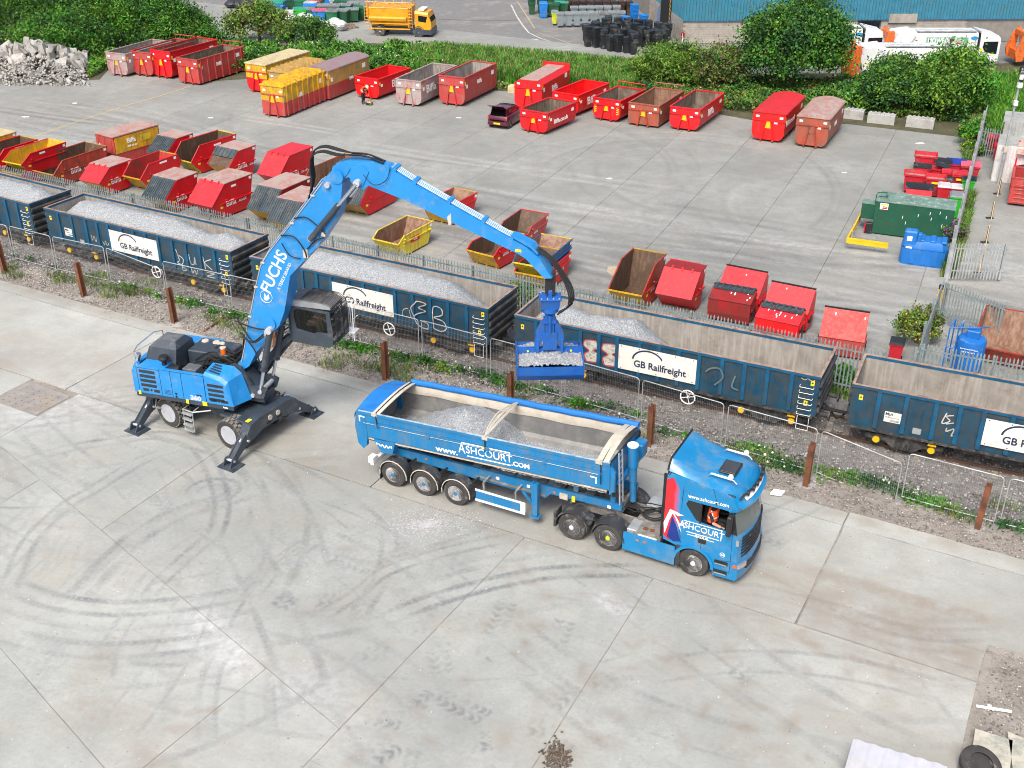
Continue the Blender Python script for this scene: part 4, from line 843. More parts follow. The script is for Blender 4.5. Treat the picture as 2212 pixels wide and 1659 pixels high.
# front of the trailer: ram, ladder, tank
b = MB();b.cyl((8.83,1.2,1.4),(8.78,1.2,2.2),.11,14);b.cyl((8.78,1.2,2.2),(8.76,1.2,2.75),.14,14);b.cyl((8.76,1.2,2.75),(8.72,1.2,3.55),.18,16);rm = b.build('tipping_ram',tblue2,trailer,smooth=30)
b = MB();b.lathe([(0,.05),(.12,.05),(.19,0),(.19,-.05),(0,-.05)],(8.72,1.2,3.58),'z',16);b.build('ram_cap',white_p,rm)
b = MB()
for y in (.28,.55): b.bar((8.72,y,1.75),(8.6,y,3.72),.04,.05)
for k in range(8): zz = 1.95+k*.23;b.cyl((8.71-.061*(zz-1.75),.28,zz),(8.71-.061*(zz-1.75),.55,zz),.015,5)
b.build('ladder',galv,trailer)
b = MB();b.box(8.5,8.86,1.75,2.25,2.75,3.25,.03);b.box(8.46,8.6,.1,2.4,2.3,2.45);b.prism([(8.42,2.2),(8.42,3.3),(8.6,3.1),(8.6,2.4)],.02,.12);b.build('front_box',tblue2,trailer)
b = MB()
for k in range(3): b.cyl((8.52+.05*k,.15+.05*k,2.1),(8.5+.05*k,.15+.05*k,2.5),.05,8)
b.build('crank',blackp,trailer)
b = MB();b.tube([(8.45+.03,2.3+.16*cos(a),3.3+.14*sin(a)) for a in np.linspace(0,2*pi,12,endpoint=False)],.03,5,closed=True);b.build('hose_coil',blackr,trailer)
gl = gravel_load('gravel_load',-1.2,8.3,.07,2.43,lambda X,Y: np.maximum(Rz(X)-1.22+.02,np.maximum(3.22-.30*np.sqrt(((X-2.35)*1.15)**2*1.9+((Y-1.35)*1.35)**2*1.2+.05)-.10*np.abs(X-2.35),np.interp(X,[0,5,6,7.6,8.3],[1,1.8,2.25,2.22,1.9])-.15*np.abs(Y-.9)))+.02*nz(X,Y,2.5,2)-0.0*(X > 7.4),1.4,'cone of grey gravel lying in the blue trailer','gravel',step=.06)
gl.location = TR0;gl.rotation_euler = (0,0,TRH);tag(gl,kind='stuff')
# --- tractor unit
b = MB()
for y in (.78,1.62): b.box(6.7,12.2,y,y+.09,.78,1.02)
for x in (7.0,7.8,9.2,10.0): b.box(x,x+.12,.871,1.619,.82,.98)
b.build('frame_rail',dusty,lorry)
b = MB();b.prism([(7.2,1.03),(8.6,1.03),(8.4,1.18),(7.4,1.16)],.8,1.7);b.box(9.15,10.2,.9,1.65,.95,1.03);b.box(9.3,10.25,.1,.85,.85,1.0);b.build('chassis_deck',dusty,lorry)
b = MB();b.box(9.05,9.4,.15,.8,.35,1.02,.02);b.box(9.45,10.15,.05,.75,.3,.98,.03);b.box(9.1,10.2,1.75,2.4,.35,1.0,.03);b.build('tank',galv,lorry)
b = MB()
for x in (9.62,9.85): b.cyl((x,.42,.985),(x,.42,1.02),.09,12)
b.build('filler_cap',rust,lorry)
b = MB();random.seed(3)
for k in range(7):
    y = .9+k*.1;b.tube([(8.6,y,1.3),(9.0,y+.1*sin(k),1.2),(9.3,y+.2*cos(k*2),1.15),(9.8,1.2+.05*k,1.3),(10.25,1.1+.06*k,1.75)],.018,5)
b.tube([(9.6+.36*cos(a),1.15+.3*sin(a),1.10) for a in np.linspace(0,2*pi,18,endpoint=False)],.025,5,closed=True);b.tube([(9.6+.30*cos(a),1.15+.25*sin(a),1.14) for a in np.linspace(0,2*pi,18,endpoint=False)],.02,5,closed=True)
b.build('air_hose',blackr,lorry)
b = MB();b.prism([(8.98,.26),(9.0,.95),(10.78,.93),(10.8,.22)],.0,.05);b.build('side_skirt',tblue,lorry)
for x in (9.45,9.7):
    b = MB();b.box(x,x+.1,-.012,-.001,.75,.80);b.build('marker_lamp',orange,lorry)
for x,tw in ((7.12,False),(8.45,True),(11.42,False)):
    for (ya,yb,o_) in ((.02,.34,-1),(2.16,2.48,1)):
        if tw:
            wheel(lorry,x,ya,yb,.505,hub=limep,caps=limep,outward=o_,z=.49);y2,y3 = (yb+.02,yb+.3) if o_ < 0 else (ya-.3,ya-.02);b = MB();b.lathe([(.3,0),(.47,0),(.5,.04),(.5,.24),(.47,.28),(.3,.28)],(x,y2,.49),'y',28);b.build('inner_tyre',tyre_m,lorry,smooth=30)
        else: wheel(lorry,x,ya,yb,.505,hub=rimm,caps=limep,outward=o_,z=.49)
for x in (7.12,8.45):
    for ya,yb in ((-.01,.62),(1.88,2.5)): guard(lorry,x,.49,.57,ya,yb,radians(0),radians(178),fend,n=16)
b = MB();b.box(6.45,6.55,.0,.5,.35,.98,.02);b.build('rear_valance',fend,lorry)
b = MB();b.cyl((7.62,.1,1.0),(7.9,.1,1.06),.09,10);b.cyl((7.72,.12,.78),(7.8,.12,1.15),.10,12);b.build('air_tank',fend,lorry,smooth=30)
b = MB();b.box(6.43,6.449,.05,.13,.78,.86);b.build('tail_lamp',redl,lorry)
# cab shell
YS = [0,.03,.12,.35,.8,1.25,1.7,2.15,2.38,2.47,2.5]
def bulge(y): return max(0.0,1-abs(y/1.25-1)**2.6)
def prof(y):
    f = bulge(y);e = .0 if f > .05 else (.06 if y in (0,2.5) else .02);t = .12*min(1,f*1.6)
    return [(10.36,1.12+e),(10.3,1.5),(10.33,3.45),(10.46,3.60+t-e),(10.9,3.58+t-e),(11.45,3.50+t-e),(12.2,3.42+t-e),(12.52,3.26+t-e),(12.66+.28*f,3.0),(12.64+.27*f,2.86),
            (12.55+.27*f,2.84),(12.70+.30*f-e,2.0),(12.75+.28*f-e,1.92),(12.78+.26*f-e,1.2),(12.84+.26*f-e,.95),(12.86+.25*f-e,.40),(12.80+.25*f-e,.28),(12.10,.28),(12.06,.5),(11.98,.78),(11.76,1.0),(11.42,1.09),(11.08,1.0),(10.88,.82),(10.84,1.0)]
b = MB();b.loft([[(x,y,z) for x,z in prof(y)] for y in YS[1:-1]],cap=False);shell = b.build('cab_shell',tblue,lorry,smooth=28)
P0 = prof(0)
win_h = [(11.10,2.84),(11.02,2.68),(11.40,2.17),(11.62,2.10),(12.44,2.06),(12.46,2.78),(12.38,2.84)]
Pm = [(x,z) for x,z in prof(.03)]
holed(Pm,[win_h],.028,'cab_side',tblue,shell,.05)
holed(Pm,[win_h],2.472,'cab_side',tblue,shell,-.05)
b = MB();b.box(10.6,12.4,.5,2.2,1.3,1.32);b.box(10.6,10.62,.2,2.3,1.3,3.4);b.quad((10.6,.1,3.38),(12.5,.1,3.3),(12.5,2.4,3.3),(10.6,2.4,3.38));b.box(10.62,12.6,.08,2.4,1.9,1.92);b.box(11.5,11.85,.55,.95,1.93,2.55);b.build('cab_interior',blackcloth,shell)
b = MB();b.add([(x,.034,z) for x,z in ((11.10,2.84),(11.02,2.68),(11.40,2.17),(11.50,2.13),(11.53,2.84))],[(0,1,2,3,4)]);b.build('rear_side_window',glass,shell)
b = MB();b.box(11.5,11.56,.02,.05,2.1,2.85);b.build('window_post',blackp,shell)
b = MB();b.add([(x,2.466,z) for x,z in win_h],[tuple(range(7))]);b.build('far_side_window',glass,shell)
b = MB();rows = []
for y in YS[1:-1]:
    f = bulge(y);rows.append([(12.575+.27*f,y,2.80),(12.715+.30*f,y,2.03)])
b.loft(rows,cap=False,closed=False);b.build('windscreen',screen_g,shell)
b = MB()
for y0,y1 in ((.0,.1),(2.4,2.5)): b.prism([(12.44,2.06),(12.46,2.82),(12.60,2.82),(12.74,2.04)],y0-.004,y1+.004)
b.build('windscreen_pillar',blackp,shell)
b = MB()
for k in range(8):      # grille slats
    z = 1.82-k*.12;rows = []
    for y in np.linspace(.22,2.28,9):
        f = bulge(y);rows.append([(12.765+.275*f,y,z),(12.80+.275*f,y,z+.02),(12.80+.275*f,y,z+.06),(12.765+.275*f,y,z+.07)])
    b.loft(rows)
b.build('grille',blackp,shell)
b = MB()
for y in np.linspace(.3,2.2,8)[:1]: pass
rows = [[(12.80+.26*bulge(y),y,.62),(12.89+.26*bulge(y),y,.62),(12.89+.26*bulge(y),y,.80),(12.80+.26*bulge(y),y,.84)] for y in np.linspace(.4,2.1,7)];b.loft(rows);b.build('lower_grille',blackp,shell)
for y0,y1 in ((.03,.38),(2.12,2.47)):
    b = MB();b.loft([[(12.84+.26*bulge(y)-.1*(abs(y-1.25) > 1.18),y,.74),(12.90+.26*bulge(y),y,.76),(12.89+.26*bulge(y),y,.92),(12.80+.26*bulge(y)-.1*(abs(y-1.25) > 1.18),y,.96)] for y in (y0,(y0+y1)/2,y1)]);b.build('headlight',chrome,shell)
    b = MB();yy = y0-.025 if y0 < 1 else y1;b.box(12.72,12.84,yy,yy+.03,.78,.88);b.build('indicator',orange,shell)
b = MB();b.box(12.74,12.84,.02,.16,1.62,1.84);b.box(12.74,12.84,2.34,2.48,1.62,1.84);b.build('corner_lamp',chrome,shell)
for z in (.42,.78):
    b = MB();b.box(12.12,12.55,-.012,.02,z,z+.13);b.build('step_recess',blackp,shell)
    b = MB();b.box(12.14,12.53,-.03,.0,z+.0,z+.03);b.build('step',galv,shell)
b = MB();b.box(10.84,10.96,-.004,.15,.24,1.05);b.build('wheel_arch_panel',fend,shell)
A = np.linspace(radians(0),radians(175),16);b = MB();b.loft([[(11.42+.60*cos(a),-.03,.49+.60*sin(a)),(11.42+.70*cos(a),-.03,.49+.68*sin(a)),(11.42+.70*cos(a),.3,.49+.68*sin(a)),(11.42+.57*cos(a),.3,.49+.57*sin(a))] for a in A]);b.build('wheel_arch',tblue,shell,smooth=40)
guard(shell,11.42,.49,.57,2.18,2.52,0,radians(178),tblue)
# seams, handle, emblem
for pts_ in ([(11.62,2.08),(11.62,1.13)],[(12.60,2.04),(12.62,.98),(12.1,.86)],[(10.92,3.30),(10.86,1.9),(10.95,1.15)],[(10.95,3.2),(11.3,3.05),(12.6,2.93)],[(12.62,1.2),(12.62,.5)]):
    b = MB();b.tube([(x,.026,z) for x,z in pts_],.008,4);b.build('door_seam',blackp,shell)
b = MB();b.box(11.52,11.78,.015,.027,1.36,1.55);b.build('door_handle',blackp,shell)
b = MB();b.lathe([(0,-.004),(.085,-.004),(.085,0),(0,0)],(12.35,.024,1.15),'y',16);r_ = b.build('emblem',whitet,shell);b = MB();b.lathe([(0,-.004),(.072,-.004),(.072,0),(0,0)],(12.35,.019,1.15),'y',16);b.build('emblem_face',tblue,r_);text('AG',.09,whitet,r_,side_M(12.35,.012,1.15))
# roof deflector: open box rising to the rear
def dprof(y):
    f = min(1,bulge(y)*2.2);return [(10.34,3.50),(10.34+.02,3.62+.42*f),(10.6,3.60+.36*f),(11.0,3.57+.2*f),(11.42,3.52+.08*f)]
ys = [.05,.15,.3,.5,.9,1.25,1.6,2.0,2.2,2.35,2.45]
b = MB();b.loft([[(x,y,z) for x,z in dprof(y)] for y in ys],cap=False,closed=False);dfl = b.build('roof_deflector',tblue,lorry,smooth=35)
b = MB();b.tube([(10.35,y,dprof(y)[1][1]) for y in ys],.035,6)
for y in (.03,2.47): b.box(10.25,10.34,y-.03,y+.03,1.2,3.6)
b.build('rubber_edge',blackr,dfl)
b = MB()
for y in (.6,1.25,1.9): b.bar((10.4,y,3.6),(10.5,y,3.98),.05,.03)
b.box(10.42,10.44,.4,2.1,3.55,3.9);b.build('deflector_back',cream,dfl)
b = MB();b.box(11.72,12.28,.85,1.65,3.60,3.648,.02);hf = b.build('roof_hatch',blackp,lorry);b = MB();b.box(11.76,12.24,.90,1.60,3.649,3.664,.005);b.build('hatch_glass',mat('hatch_glass',(.045,.05,.055),.2,spec=.7),hf)
for y in (.45,2.05):
    b = MB();b.tube([(11.55,y,3.66),(11.6,y,3.74),(12.35,y,3.70),(12.45,y,3.60)],.025,6);b.tube([(11.6,y+.1,3.70),(12.3,y+.1,3.68)],.02,5);ro = b.build('roof_rail',chrome,lorry,smooth=30)
    b = MB();b.lathe([(.0,.1),(.06,.1),(.085,.05),(.085,-.0),(.05,-.06),(0,-.06)],(12.25,y-.02,3.78),'z',12);b.build('beacon',white_p,ro,smooth=40)
b = MB();b.tube([(12.62+.28*bulge(y),y,3.40-.10*(abs(y-1.25) > 1.0)) for y in np.linspace(.12,2.38,14)],.035,8);b.tube([(11.7,.1,3.42),(12.1,.08,3.40),(12.55,.12,3.36)],.025,6);b.tube([(11.7,2.4,3.42),(12.1,2.42,3.40),(12.55,2.38,3.36)],.025,6);lb = b.build('light_bar',blackp,lorry,smooth=30)
for y in np.linspace(.42,2.08,6):
    b = MB();b.lathe([(0,0),(.08,0),(.095,.06),(.095,.08),(0,.08)],(12.62+.28*bulge(y),y,3.42),'x',14);b.build('spot_lamp',blackp,lb,smooth=30)
b = MB();b.loft([[(12.56+.28*bulge(y),y,3.22),(12.80+.28*bulge(y),y,3.06),(12.78+.28*bulge(y),y,2.98),(12.6+.27*bulge(y),y,3.02)] for y in np.linspace(.1,2.4,9)]);b.build('visor',tblue,lorry,smooth=30)
b = MB();b.loft([[(12.60+.28*bulge(y),y,3.26),(12.69+.28*bulge(y),y,3.18),(12.69+.28*bulge(y),y,3.2),(12.60+.28*bulge(y),y,3.28)] for y in np.linspace(.35,2.15,7)]);b.build('visor_sign',white_p,lorry)
b = MB()
for x in (11.85,12.3): b.box(x,x+.1,.04,.07,3.32,3.36)
b.build('marker_lamp',orange,lorry)
for y0,y1 in ((-.30,-.08),(2.6,2.8)):
    b = MB();b.box(12.45,12.60,y0,y1,2.12,2.82,.03);b.bar((12.55,(y0+y1)/2,2.75),(12.6,.1 if y0 < 0 else 2.4,2.78),.05,.05);b.bar((12.55,(y0+y1)/2,2.2),(12.62,.1 if y0 < 0 else 2.4,2.15),.05,.05);b.build('mirror',blackp,lorry)
b = MB();b.cyl((12.02,.03,3.02),(11.85,.02,3.5),.006,4);b.lathe([(0,-.02),(.04,-.02),(.04,0),(0,0)],(12.0,.026,3.0),'y',8);b.build('aerial',blackp,lorry)
# flag graphic, lettering
def flat(name,pts,m,y=.022,parent=shell): b = MB();b.add([(x,y,z) for x,z in pts],[tuple(range(len(pts)))]);return b.build(name,m,parent)
flagm,_t,_b = newmat('flag_fade');_tc = _t.new('ShaderNodeTexCoord');_s = _t.new('ShaderNodeSeparateXYZ');_t.link(_tc.outputs['Object'],_s.inputs[0])
_k = _t.math('ADD',_t.math('MULTIPLY_ADD',_s.outputs[0],2.6,-10.62*2.6),_t.math('MULTIPLY',_t.noise(_tc.outputs['Object'],3,3),.5))
_t.link(_t.mix(_t.ramp(_k,.25,.85),(.62,.015,.025),(.003,.200,.46)),_b.inputs['Base Color']);_b.inputs['Roughness'].default_value = .4;_b.inputs['Coat Weight'].default_value = .4
flat('flag_graphic',[(10.345,1.3),(10.345,3.40),(10.55,3.52),(10.85,3.1),(10.95,2.3),(10.85,1.25),(10.5,1.15)],flagm)
flat('flag_white',[(10.34,1.75),(10.52,2.32),(10.60,2.32),(11.0,2.22),(10.80,2.16),(10.95,1.55),(10.72,2.06),(10.62,2.2),(10.52,1.9),(10.40,1.35)],unionw,.018)
flat('flag_blue',[(10.48,1.25),(10.61,2.1),(10.78,1.75),(10.95,1.2),(10.7,1.13)],unionb,.0195)
flat('flag_red',[(10.66,2.22),(10.85,2.12),(10.92,1.85)],unionr,.015)
text('www.ashcourt.com',.19,whitet,shell,side_M(11.74,.014,3.02,ang=.02),bold=.001,sx=.88)
text('SHCOURT',.30,whitet,shell,side_M(11.69,.014,1.865,ang=-.03),bold=.0,sx=.96)
text('A',.40,whitet,shell,side_M(10.96,.014,1.88,ang=-.03),bold=.0,sx=.72)
b = MB()
for z,xa,xb in ((2.055,11.0,12.28),(1.665,11.12,12.20)): b.box(xa,xb,.010,.018,z-.012,z+.012)
b.box(12.24,12.265,.010,.018,1.66,2.05);b.box(11.15,11.42,.010,.018,1.56,1.575);b.box(11.82,12.05,.010,.018,1.54,1.555);b.build('lettering_bar',whitet,shell)
text('GROUP',.12,whitet,shell,side_M(11.62,.014,1.575,ang=-.03),bold=.002,sx=1.1)
# driver leaning in the open window
def M4(p,h_): return Matrix.Translation(p) @ Matrix.Rotation(h_,4,'Z')
def person(name_lbl,loc,rz,joints,mats_,helmet=None,vest=None,scale=1.0,group=None):
    """joints: dict; one continuous body, clothing and hair as children"""
    t = thing('person',name_lbl,'person',loc,rz,group)
    return t
def body(t,J,E,R,m): return skinned('body',J,E,R,m,t,2)
# ================================================================ MATERIAL HANDLER
cblue = mat('handler_blue',(.012,.230,.60),.45,var=.05,dirt=(.14,.27,.42),damt=.32,dscale=1.5,coat=.35)
cgrey = mat('handler_slate',(.035,.05,.07),.5,var=.12,dirt=(.10,.11,.12),damt=.3,coat=.15)
hoodg = mat('hood_grey',(.10,.115,.13),.5,var=.08,dirt=(.2,.2,.2),damt=.3)
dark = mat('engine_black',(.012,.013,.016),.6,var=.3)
grid_m = mat('vent_mesh',(.025,.03,.035),.8,var=.2)
O = Vector((-11.5,39.02,0));HU = -.3;HC = -.551
handler = thing('material_handler','blue wheeled material handler on stabilisers with raised cab and long boom lettered FUCHS','material handler',O,0)
def node(name,rz,m=None):      # part frame: small slew ring / chassis core carrying sub-parts
    return None
# undercarriage --------------------------------------------------
def tf(b,h_): b.M = Matrix.Rotation(h_,4,'Z');return b
def C(): return tf(MB(),HC)
def Up(): return tf(MB(),HU)
b = C();b.box(-2.3,2.3,-.55,.55,.62,1.12,.04);b.box(.95,2.45,-1.12,1.12,1.13,1.22,.03);b.box(-2.45,-.95,-1.0,1.0,1.13,1.20,.03);b.prism([(-.9,1.125),(.94,1.125),(.94,1.2),(-.9,1.2)],-.8,.8)
b.lathe([(0,1.2),(.85,1.2),(.85,1.45),(0,1.45)],(0,0,0),'z',28)
b.prism([(-1.6,.5),(1.6,.5),(1.2,.35),(-1.2,.35)],-.2,.2);ch = b.build('undercarriage',cgrey,handler)
b = C()
for y in (-.35,-.15,.15,.35): b.box(1.3,2.3,y-.05,y+.05,1.222,1.24)
b.build('deck_strip',cgrey,ch)
for sx in (-1,1):
    b = C();x0,x1 = sorted((sx*2.32,sx*2.72))
    b.prismx([(-1.45,.62),(-1.5,1.0),(-1.25,1.30),(-.8,1.40),(.8,1.40),(1.25,1.30),(1.5,1.0),(1.45,.62),(1.1,.70),(.6,.86),(-.6,.86),(-1.1,.70)],x0,x1)
    bm_ = b.build('stabiliser_beam',cgrey,handler)
    b = C()
    for y in (-.22,.22): b.lathe([(0,.0),(.11,.0),(.11,.03*sx),(0,.03*sx)],(sx*2.72,y,1.15),'x',12);b.box(sx*2.72-.01,sx*2.72+.02,y-.16,y+.16,.90,.99) if False else None
    b.build('hose_port',cream,bm_)
    b = C()
    for y in (-.3,.3): b.box(sx*2.725-.006,sx*2.725+.006,y-.13,y+.13,.93,1.02)
    b.build('beam_slot',dark,bm_)
    b = C();b.box(sx*2.45-.06,sx*2.45+.10,-1.2,-.98,1.352,1.375);b.build('warning_label',ylabel,bm_)
    for sy in (-1,1):
        b = C();xx = sx*2.52
        for dx in (-.13,.10): b.M = Matrix.Rotation(HC,4,'Z');b.prismx([(sy*1.38,1.12),(sy*1.56,1.0),(sy*2.32,.34),(sy*2.36,.18),(sy*2.2,.12),(sy*1.62,.50),(sy*1.34,.60)],xx+dx,xx+dx+.045)
        b.prismx([(sy*1.45,1.05),(sy*2.28,.32),(sy*2.2,.24),(sy*1.4,.9)],xx-.085,xx+.10);arm = b.build('stabiliser_leg',cgrey,handler)
        b = C();b.cyl((xx+.01,sy*1.0,1.22),(xx+.01,sy*1.5,.92),.075,10);b.build('cylinder_barrel',cgrey,arm);b = C();b.cyl((xx+.01,sy*1.5,.92),(xx+.01,sy*1.75,.76),.045,8);b.build('cylinder_rod',chrome,arm)
        b = C();b.prismz([(xx-.40,sy*2.3-.33),(xx+.40,sy*2.3-.33),(xx+.40,sy*2.3+.33),(xx-.40,sy*2.3+.33)],.0,.045);b.box(xx-.34,xx+.34,sy*2.3-.27,sy*2.3+.27,.0,.07)
        for dx in (-.2,.15): b.prismx([(sy*2.3-.26,.07),(sy*2.3+.26,.07),(sy*2.3+.09,.36),(sy*2.3-.09,.36)],xx+dx,xx+dx+.05)
        b.build('foot_pad',cgrey,arm)
        b = C()
        for y,z in ((2.3,.26),(1.45,.72)): b.lathe([(0,-.21),(.055,-.21),(.055,.21),(0,.21)],(xx,sy*y,z),'x',10)
        b.build('pin',silver,arm)
for sx in (-1,1):
    b = C();b.cyl((sx*1.62,-1.0,.60),(sx*1.62,1.0,.60),.12,10);b.box(sx*1.62-.3,sx*1.62+.3,-.3,.3,.4,.62);b.build('axle',cgrey,handler)
    for sy in (-1,1):
        for k,(ya) in enumerate((.78,1.12)):
            t = C();r,w = .625,.30;ys = sy*ya if sy > 0 else -ya-w
            t.lathe([(r*.62,.02),(r*.9,.0),(r*.97,w*.12),(r*.97,w*.88),(r*.9,w),(r*.62,w-.02)],(sx*1.62,ys,.615),'y',40);ty = t.build('tyre',tyre_m,handler,smooth=30)
            lug = C();nl = 20         # chunky tread blocks
            for j in range(nl):
                for half in (0,1):
                    a0 = 2*pi*(j+.5*half)/nl;ri,ro = r*.955,r*1.015;y0,y1 = (ys+.015,ys+w*.50) if half == 0 else (ys+w*.52,ys+w-.015)
                    aw = .125;vs = []
                    for rr in (ri,ro):
                        for (da,yy) in ((-aw,y0 if half == 0 else y1),(aw,y0 if half == 0 else y1),(aw*.55,y1 if half == 0 else y0),(-aw*.55,y1 if half == 0 else y0)): vs.append((sx*1.62+rr*cos(a0+da),yy,.615+rr*sin(a0+da)))
                    lug.add(vs,[(0,1,2,3),(4,5,6,7),(0,1,5,4),(1,2,6,5),(2,3,7,6),(3,0,4,7)])
            lug.build('tread',mat('tread_dusty',(.16,.15,.14),.9,var=.2,dirt=(.28,.27,.24),damt=.5,dscale=5),ty)
        rm = C();s = 1 if sy < 0 else -1;yf = -1.42 if sy < 0 else 1.42
        rm.lathe([(.395,0),(.385,.03*s),(.36,.05*s),(.33,.20*s),(.31,.27*s),(.14,.27*s),(.13,.18*s),(0,.18*s)],(sx*1.62,yf,.615),'y',30);rm.build('rim',silver,ty,smooth=35)
b = C()          # galvanised access steps
for x in (-.62,-.12): b.tube([(x,-1.15,1.2),(x,-1.50,1.15),(x,-1.52,.25)],.022,6)
b.tube([(-.62,-1.50,1.15),(-.1,-1.50,1.15),(.5,-1.1,1.22)],.03,6)
for z in (1.0,.75,.5,.27): b.box(-.62,-.12,-1.60,-1.44,z,z+.035)
b.build('access_steps',galv,handler)
b = C();b.tube([(2.0,1.2,1.25),(2.0,1.45,1.3),(1.8,1.5,1.0)],.03,6);b.box(1.9,2.2,1.4,1.55,1.15,1.18);b.box(-2.2,-1.95,-1.5,-1.3,.75,.78);b.tube([(-2.2,-1.4,1.1),(-2.2,-1.5,.76)],.02,5);b.build('small_step',galv,handler)
# superstructure --------------------------------------------------
b = Up();b.box(-2.9,1.35,-1.36,1.36,1.48,1.66);b.box(.9,2.15,-.42,.42,1.47,1.8);b.box(-2.6,.8,-.9,.9,1.661,2.1);up = b.build('slewing_platform',cgrey,handler)
b = Up();b.prism([(.95,1.661),(2.2,1.70),(2.35,2.1),(2.05,2.25),(1.75,2.2),(1.35,2.95),(1.05,3.05),(.75,2.9),(.7,1.9)],-.55,-.42);b.prism([(.95,1.661),(2.2,1.70),(2.35,2.1),(2.05,2.25),(1.75,2.2),(1.35,2.95),(1.05,3.05),(.75,2.9),(.7,1.9)],.42,.55);b.prism([(1.2,1.81),(2.0,1.82),(1.4,2.6),(1.2,2.6)],-.3,.3);b.build('boom_bracket',cgrey,up)
b = Up()
for x,z in ((1.05,2.78),(2.08,2.0),(1.75,1.8)): b.lathe([(0,-.60),(.085,-.60),(.085,.60),(0,.60)],(x,0,z),'y',12)
b.build('pin',silver,up)
b = Up();b.prism([(-2.95,1.665),(-2.95,2.62),(-2.60,2.86),(.20,2.86),(.20,1.665)],-1.38,-1.28);b.box(-2.6,-1.5,-1.279,-.75,2.74,2.86);b.prismz([(-2.95,-1.28),(-3.12,-.8),(-3.15,.8),(-2.95,1.28),(-2.75,1.28),(-2.9,.8),(-2.9,-.8),(-2.75,-1.28)],1.665,2.70)
b.build('body_panel',cblue,up)
b = Up();b.loft([[(.22,-1.38,1.665),(1.38,-1.38,1.665),(1.12,-1.38,2.52),(.86,-1.38,2.70),(.22,-1.38,2.86)],[(.22,-1.26,1.665),(1.40,-1.26,1.665),(1.18,-1.26,2.66),(.9,-1.26,2.84),(.22,-1.26,2.94)],[(.22,-.60,1.665),(1.72,-.60,1.665),(1.42,-.60,2.75),(1.12,-.60,3.0),(.22,-.60,3.02)]]);fh = b.build('front_housing',cblue,up)
b = Up();b.prism([(-2.95,1.665),(-2.95,2.62),(-2.5,2.95),(-.6,2.97),(.4,2.75),(1.3,2.0),(1.3,1.665)],1.20,1.38);b.box(-2.5,-.6,.85,1.199,2.85,2.95);b.build('body_panel',cblue,up)
# vents, seams, stickers
def sp(name,x0,x1,z0,z1,m,y=-1.383,sl=.0):
    b = Up();b.add([(x0,y,z0),(x1,y,z0),(x1+sl,y,z1),(x0+sl,y,z1)],[(0,1,2,3)]);return b.build(name,m,up)
for k in range(4): sp('vent_slot',-2.62,-1.92,2.56-k*.2,2.69-k*.2,grid_m)
sp('vent_slot',-2.56,-2.30,1.76,1.89,grid_m);sp('vent_slot',-2.08,-1.83,1.76,1.89,grid_m)
for k in range(4): sp('vent_slot',.34,1.02-.0*k,2.40-k*.2,2.52-k*.2,grid_m,sl=-.02)
sp('vent_slot',.38,.68,1.76,1.88,grid_m);sp('vent_slot',.84,1.16,1.76,1.88,grid_m)
for k in range(4): sp('vent_slot',-1.60,-1.32,1.77+k*.055,1.79+k*.055,grid_m)
for x in (-2.72,-1.72,-1.25,-.78,.20):
    b = Up();b.box(x-.008,x+.008,-1.386,-1.38,1.68,2.80);b.build('panel_seam',dark,up)
b = Up();b.box(-2.7,-1.72,-1.386,-1.38,2.76,2.772);b.box(-1.72,.2,-1.386,-1.38,2.80,2.81);b.build('panel_seam',dark,up)
for k in range(4):
    b = Up();y = -1.18+k*.14;b.add([(.35,y,2.965-.0+(y+1.26)*.12),(1.0,y,2.80+(y+1.26)*.235),(1.0,y+.08,2.80+(y+1.34)*.235),(.35,y+.08,2.965+(y+1.34)*.12)],[(0,1,2,3)]);b.build('top_vent',grid_m,up)
for x,z in ((-2.19,1.83),(.76,1.82),(-1.1,1.72),(-1.1,1.85)):
    b = Up();b.lathe([(0,-.004),(.05,-.004),(.05,0),(0,0)],(x,-1.384,z),'y',10);b.build('lock',dark,up)
for x0,x1,z0,z1 in ((-2.78,-2.68,1.58,1.76),(-.70,-.58,1.5,1.68),(.02,.22,1.52,1.70)): sp('warning_label',x0,x1,z0,z1,ylabel,y=-1.39)
sp('warning_label',-2.2,-2.05,2.9,2.9,ylabel)
text('360',.27,mat('letter_grey',(.45,.5,.55),.5),up,Matrix.Rotation(HU,4,'Z') @ side_M(-.25,-1.388,1.79),bold=.016,sx=1.15)
text('MHL',.10,navy,up,Matrix.Rotation(HU,4,'Z') @ side_M(-.08,-1.390,1.93),bold=.004,sx=1.2)
text('Fuchs',.09,whitet,up,Matrix.Rotation(HU,4,'Z') @ side_M(1.0,-1.372,1.57),bold=.003)
# engine hood, boxes, air filter, beacon
b = Up();b.loft([[(-2.65,-.80,2.3),(-1.35,-.80,2.3),(-1.35,.62,2.3),(-2.65,.62,2.3)],[(-2.65,-.80,2.86),(-1.30,-.80,2.86),(-1.30,.62,2.86),(-2.65,.62,2.86)],[(-2.50,-.66,3.35),(-1.30,-.66,3.35),(-1.30,.50,3.35),(-2.50,.50,3.35)],[(-2.25,-.42,3.58),(-1.45,-.42,3.58),(-1.45,.26,3.58),(-2.25,.26,3.58)]]);b.build('engine_hood',cgrey,up)
b = Up();b.loft([[(-2.24,-.41,3.585),(-1.46,-.41,3.585),(-1.46,.25,3.585),(-2.24,.25,3.585)],[(-1.9,-.1,3.66),(-1.85,-.1,3.66),(-1.85,-.05,3.66),(-1.9,-.05,3.66)]]);b.build('hood_lid',hoodg,up)
b = Up();b.box(-1.28,.5,.0,1.15,2.1,3.06,.04);b.build('hydraulic_tank',cgrey,up)
b = Up()
for x,y in ((-1.0,.9),(-.5,.9),(-.25,.85)): b.lathe([(0,.04),(.13,.04),(.15,0),(0,0)],(x,y,3.06),'z',14)
b.build('filler_cap',cream,up)
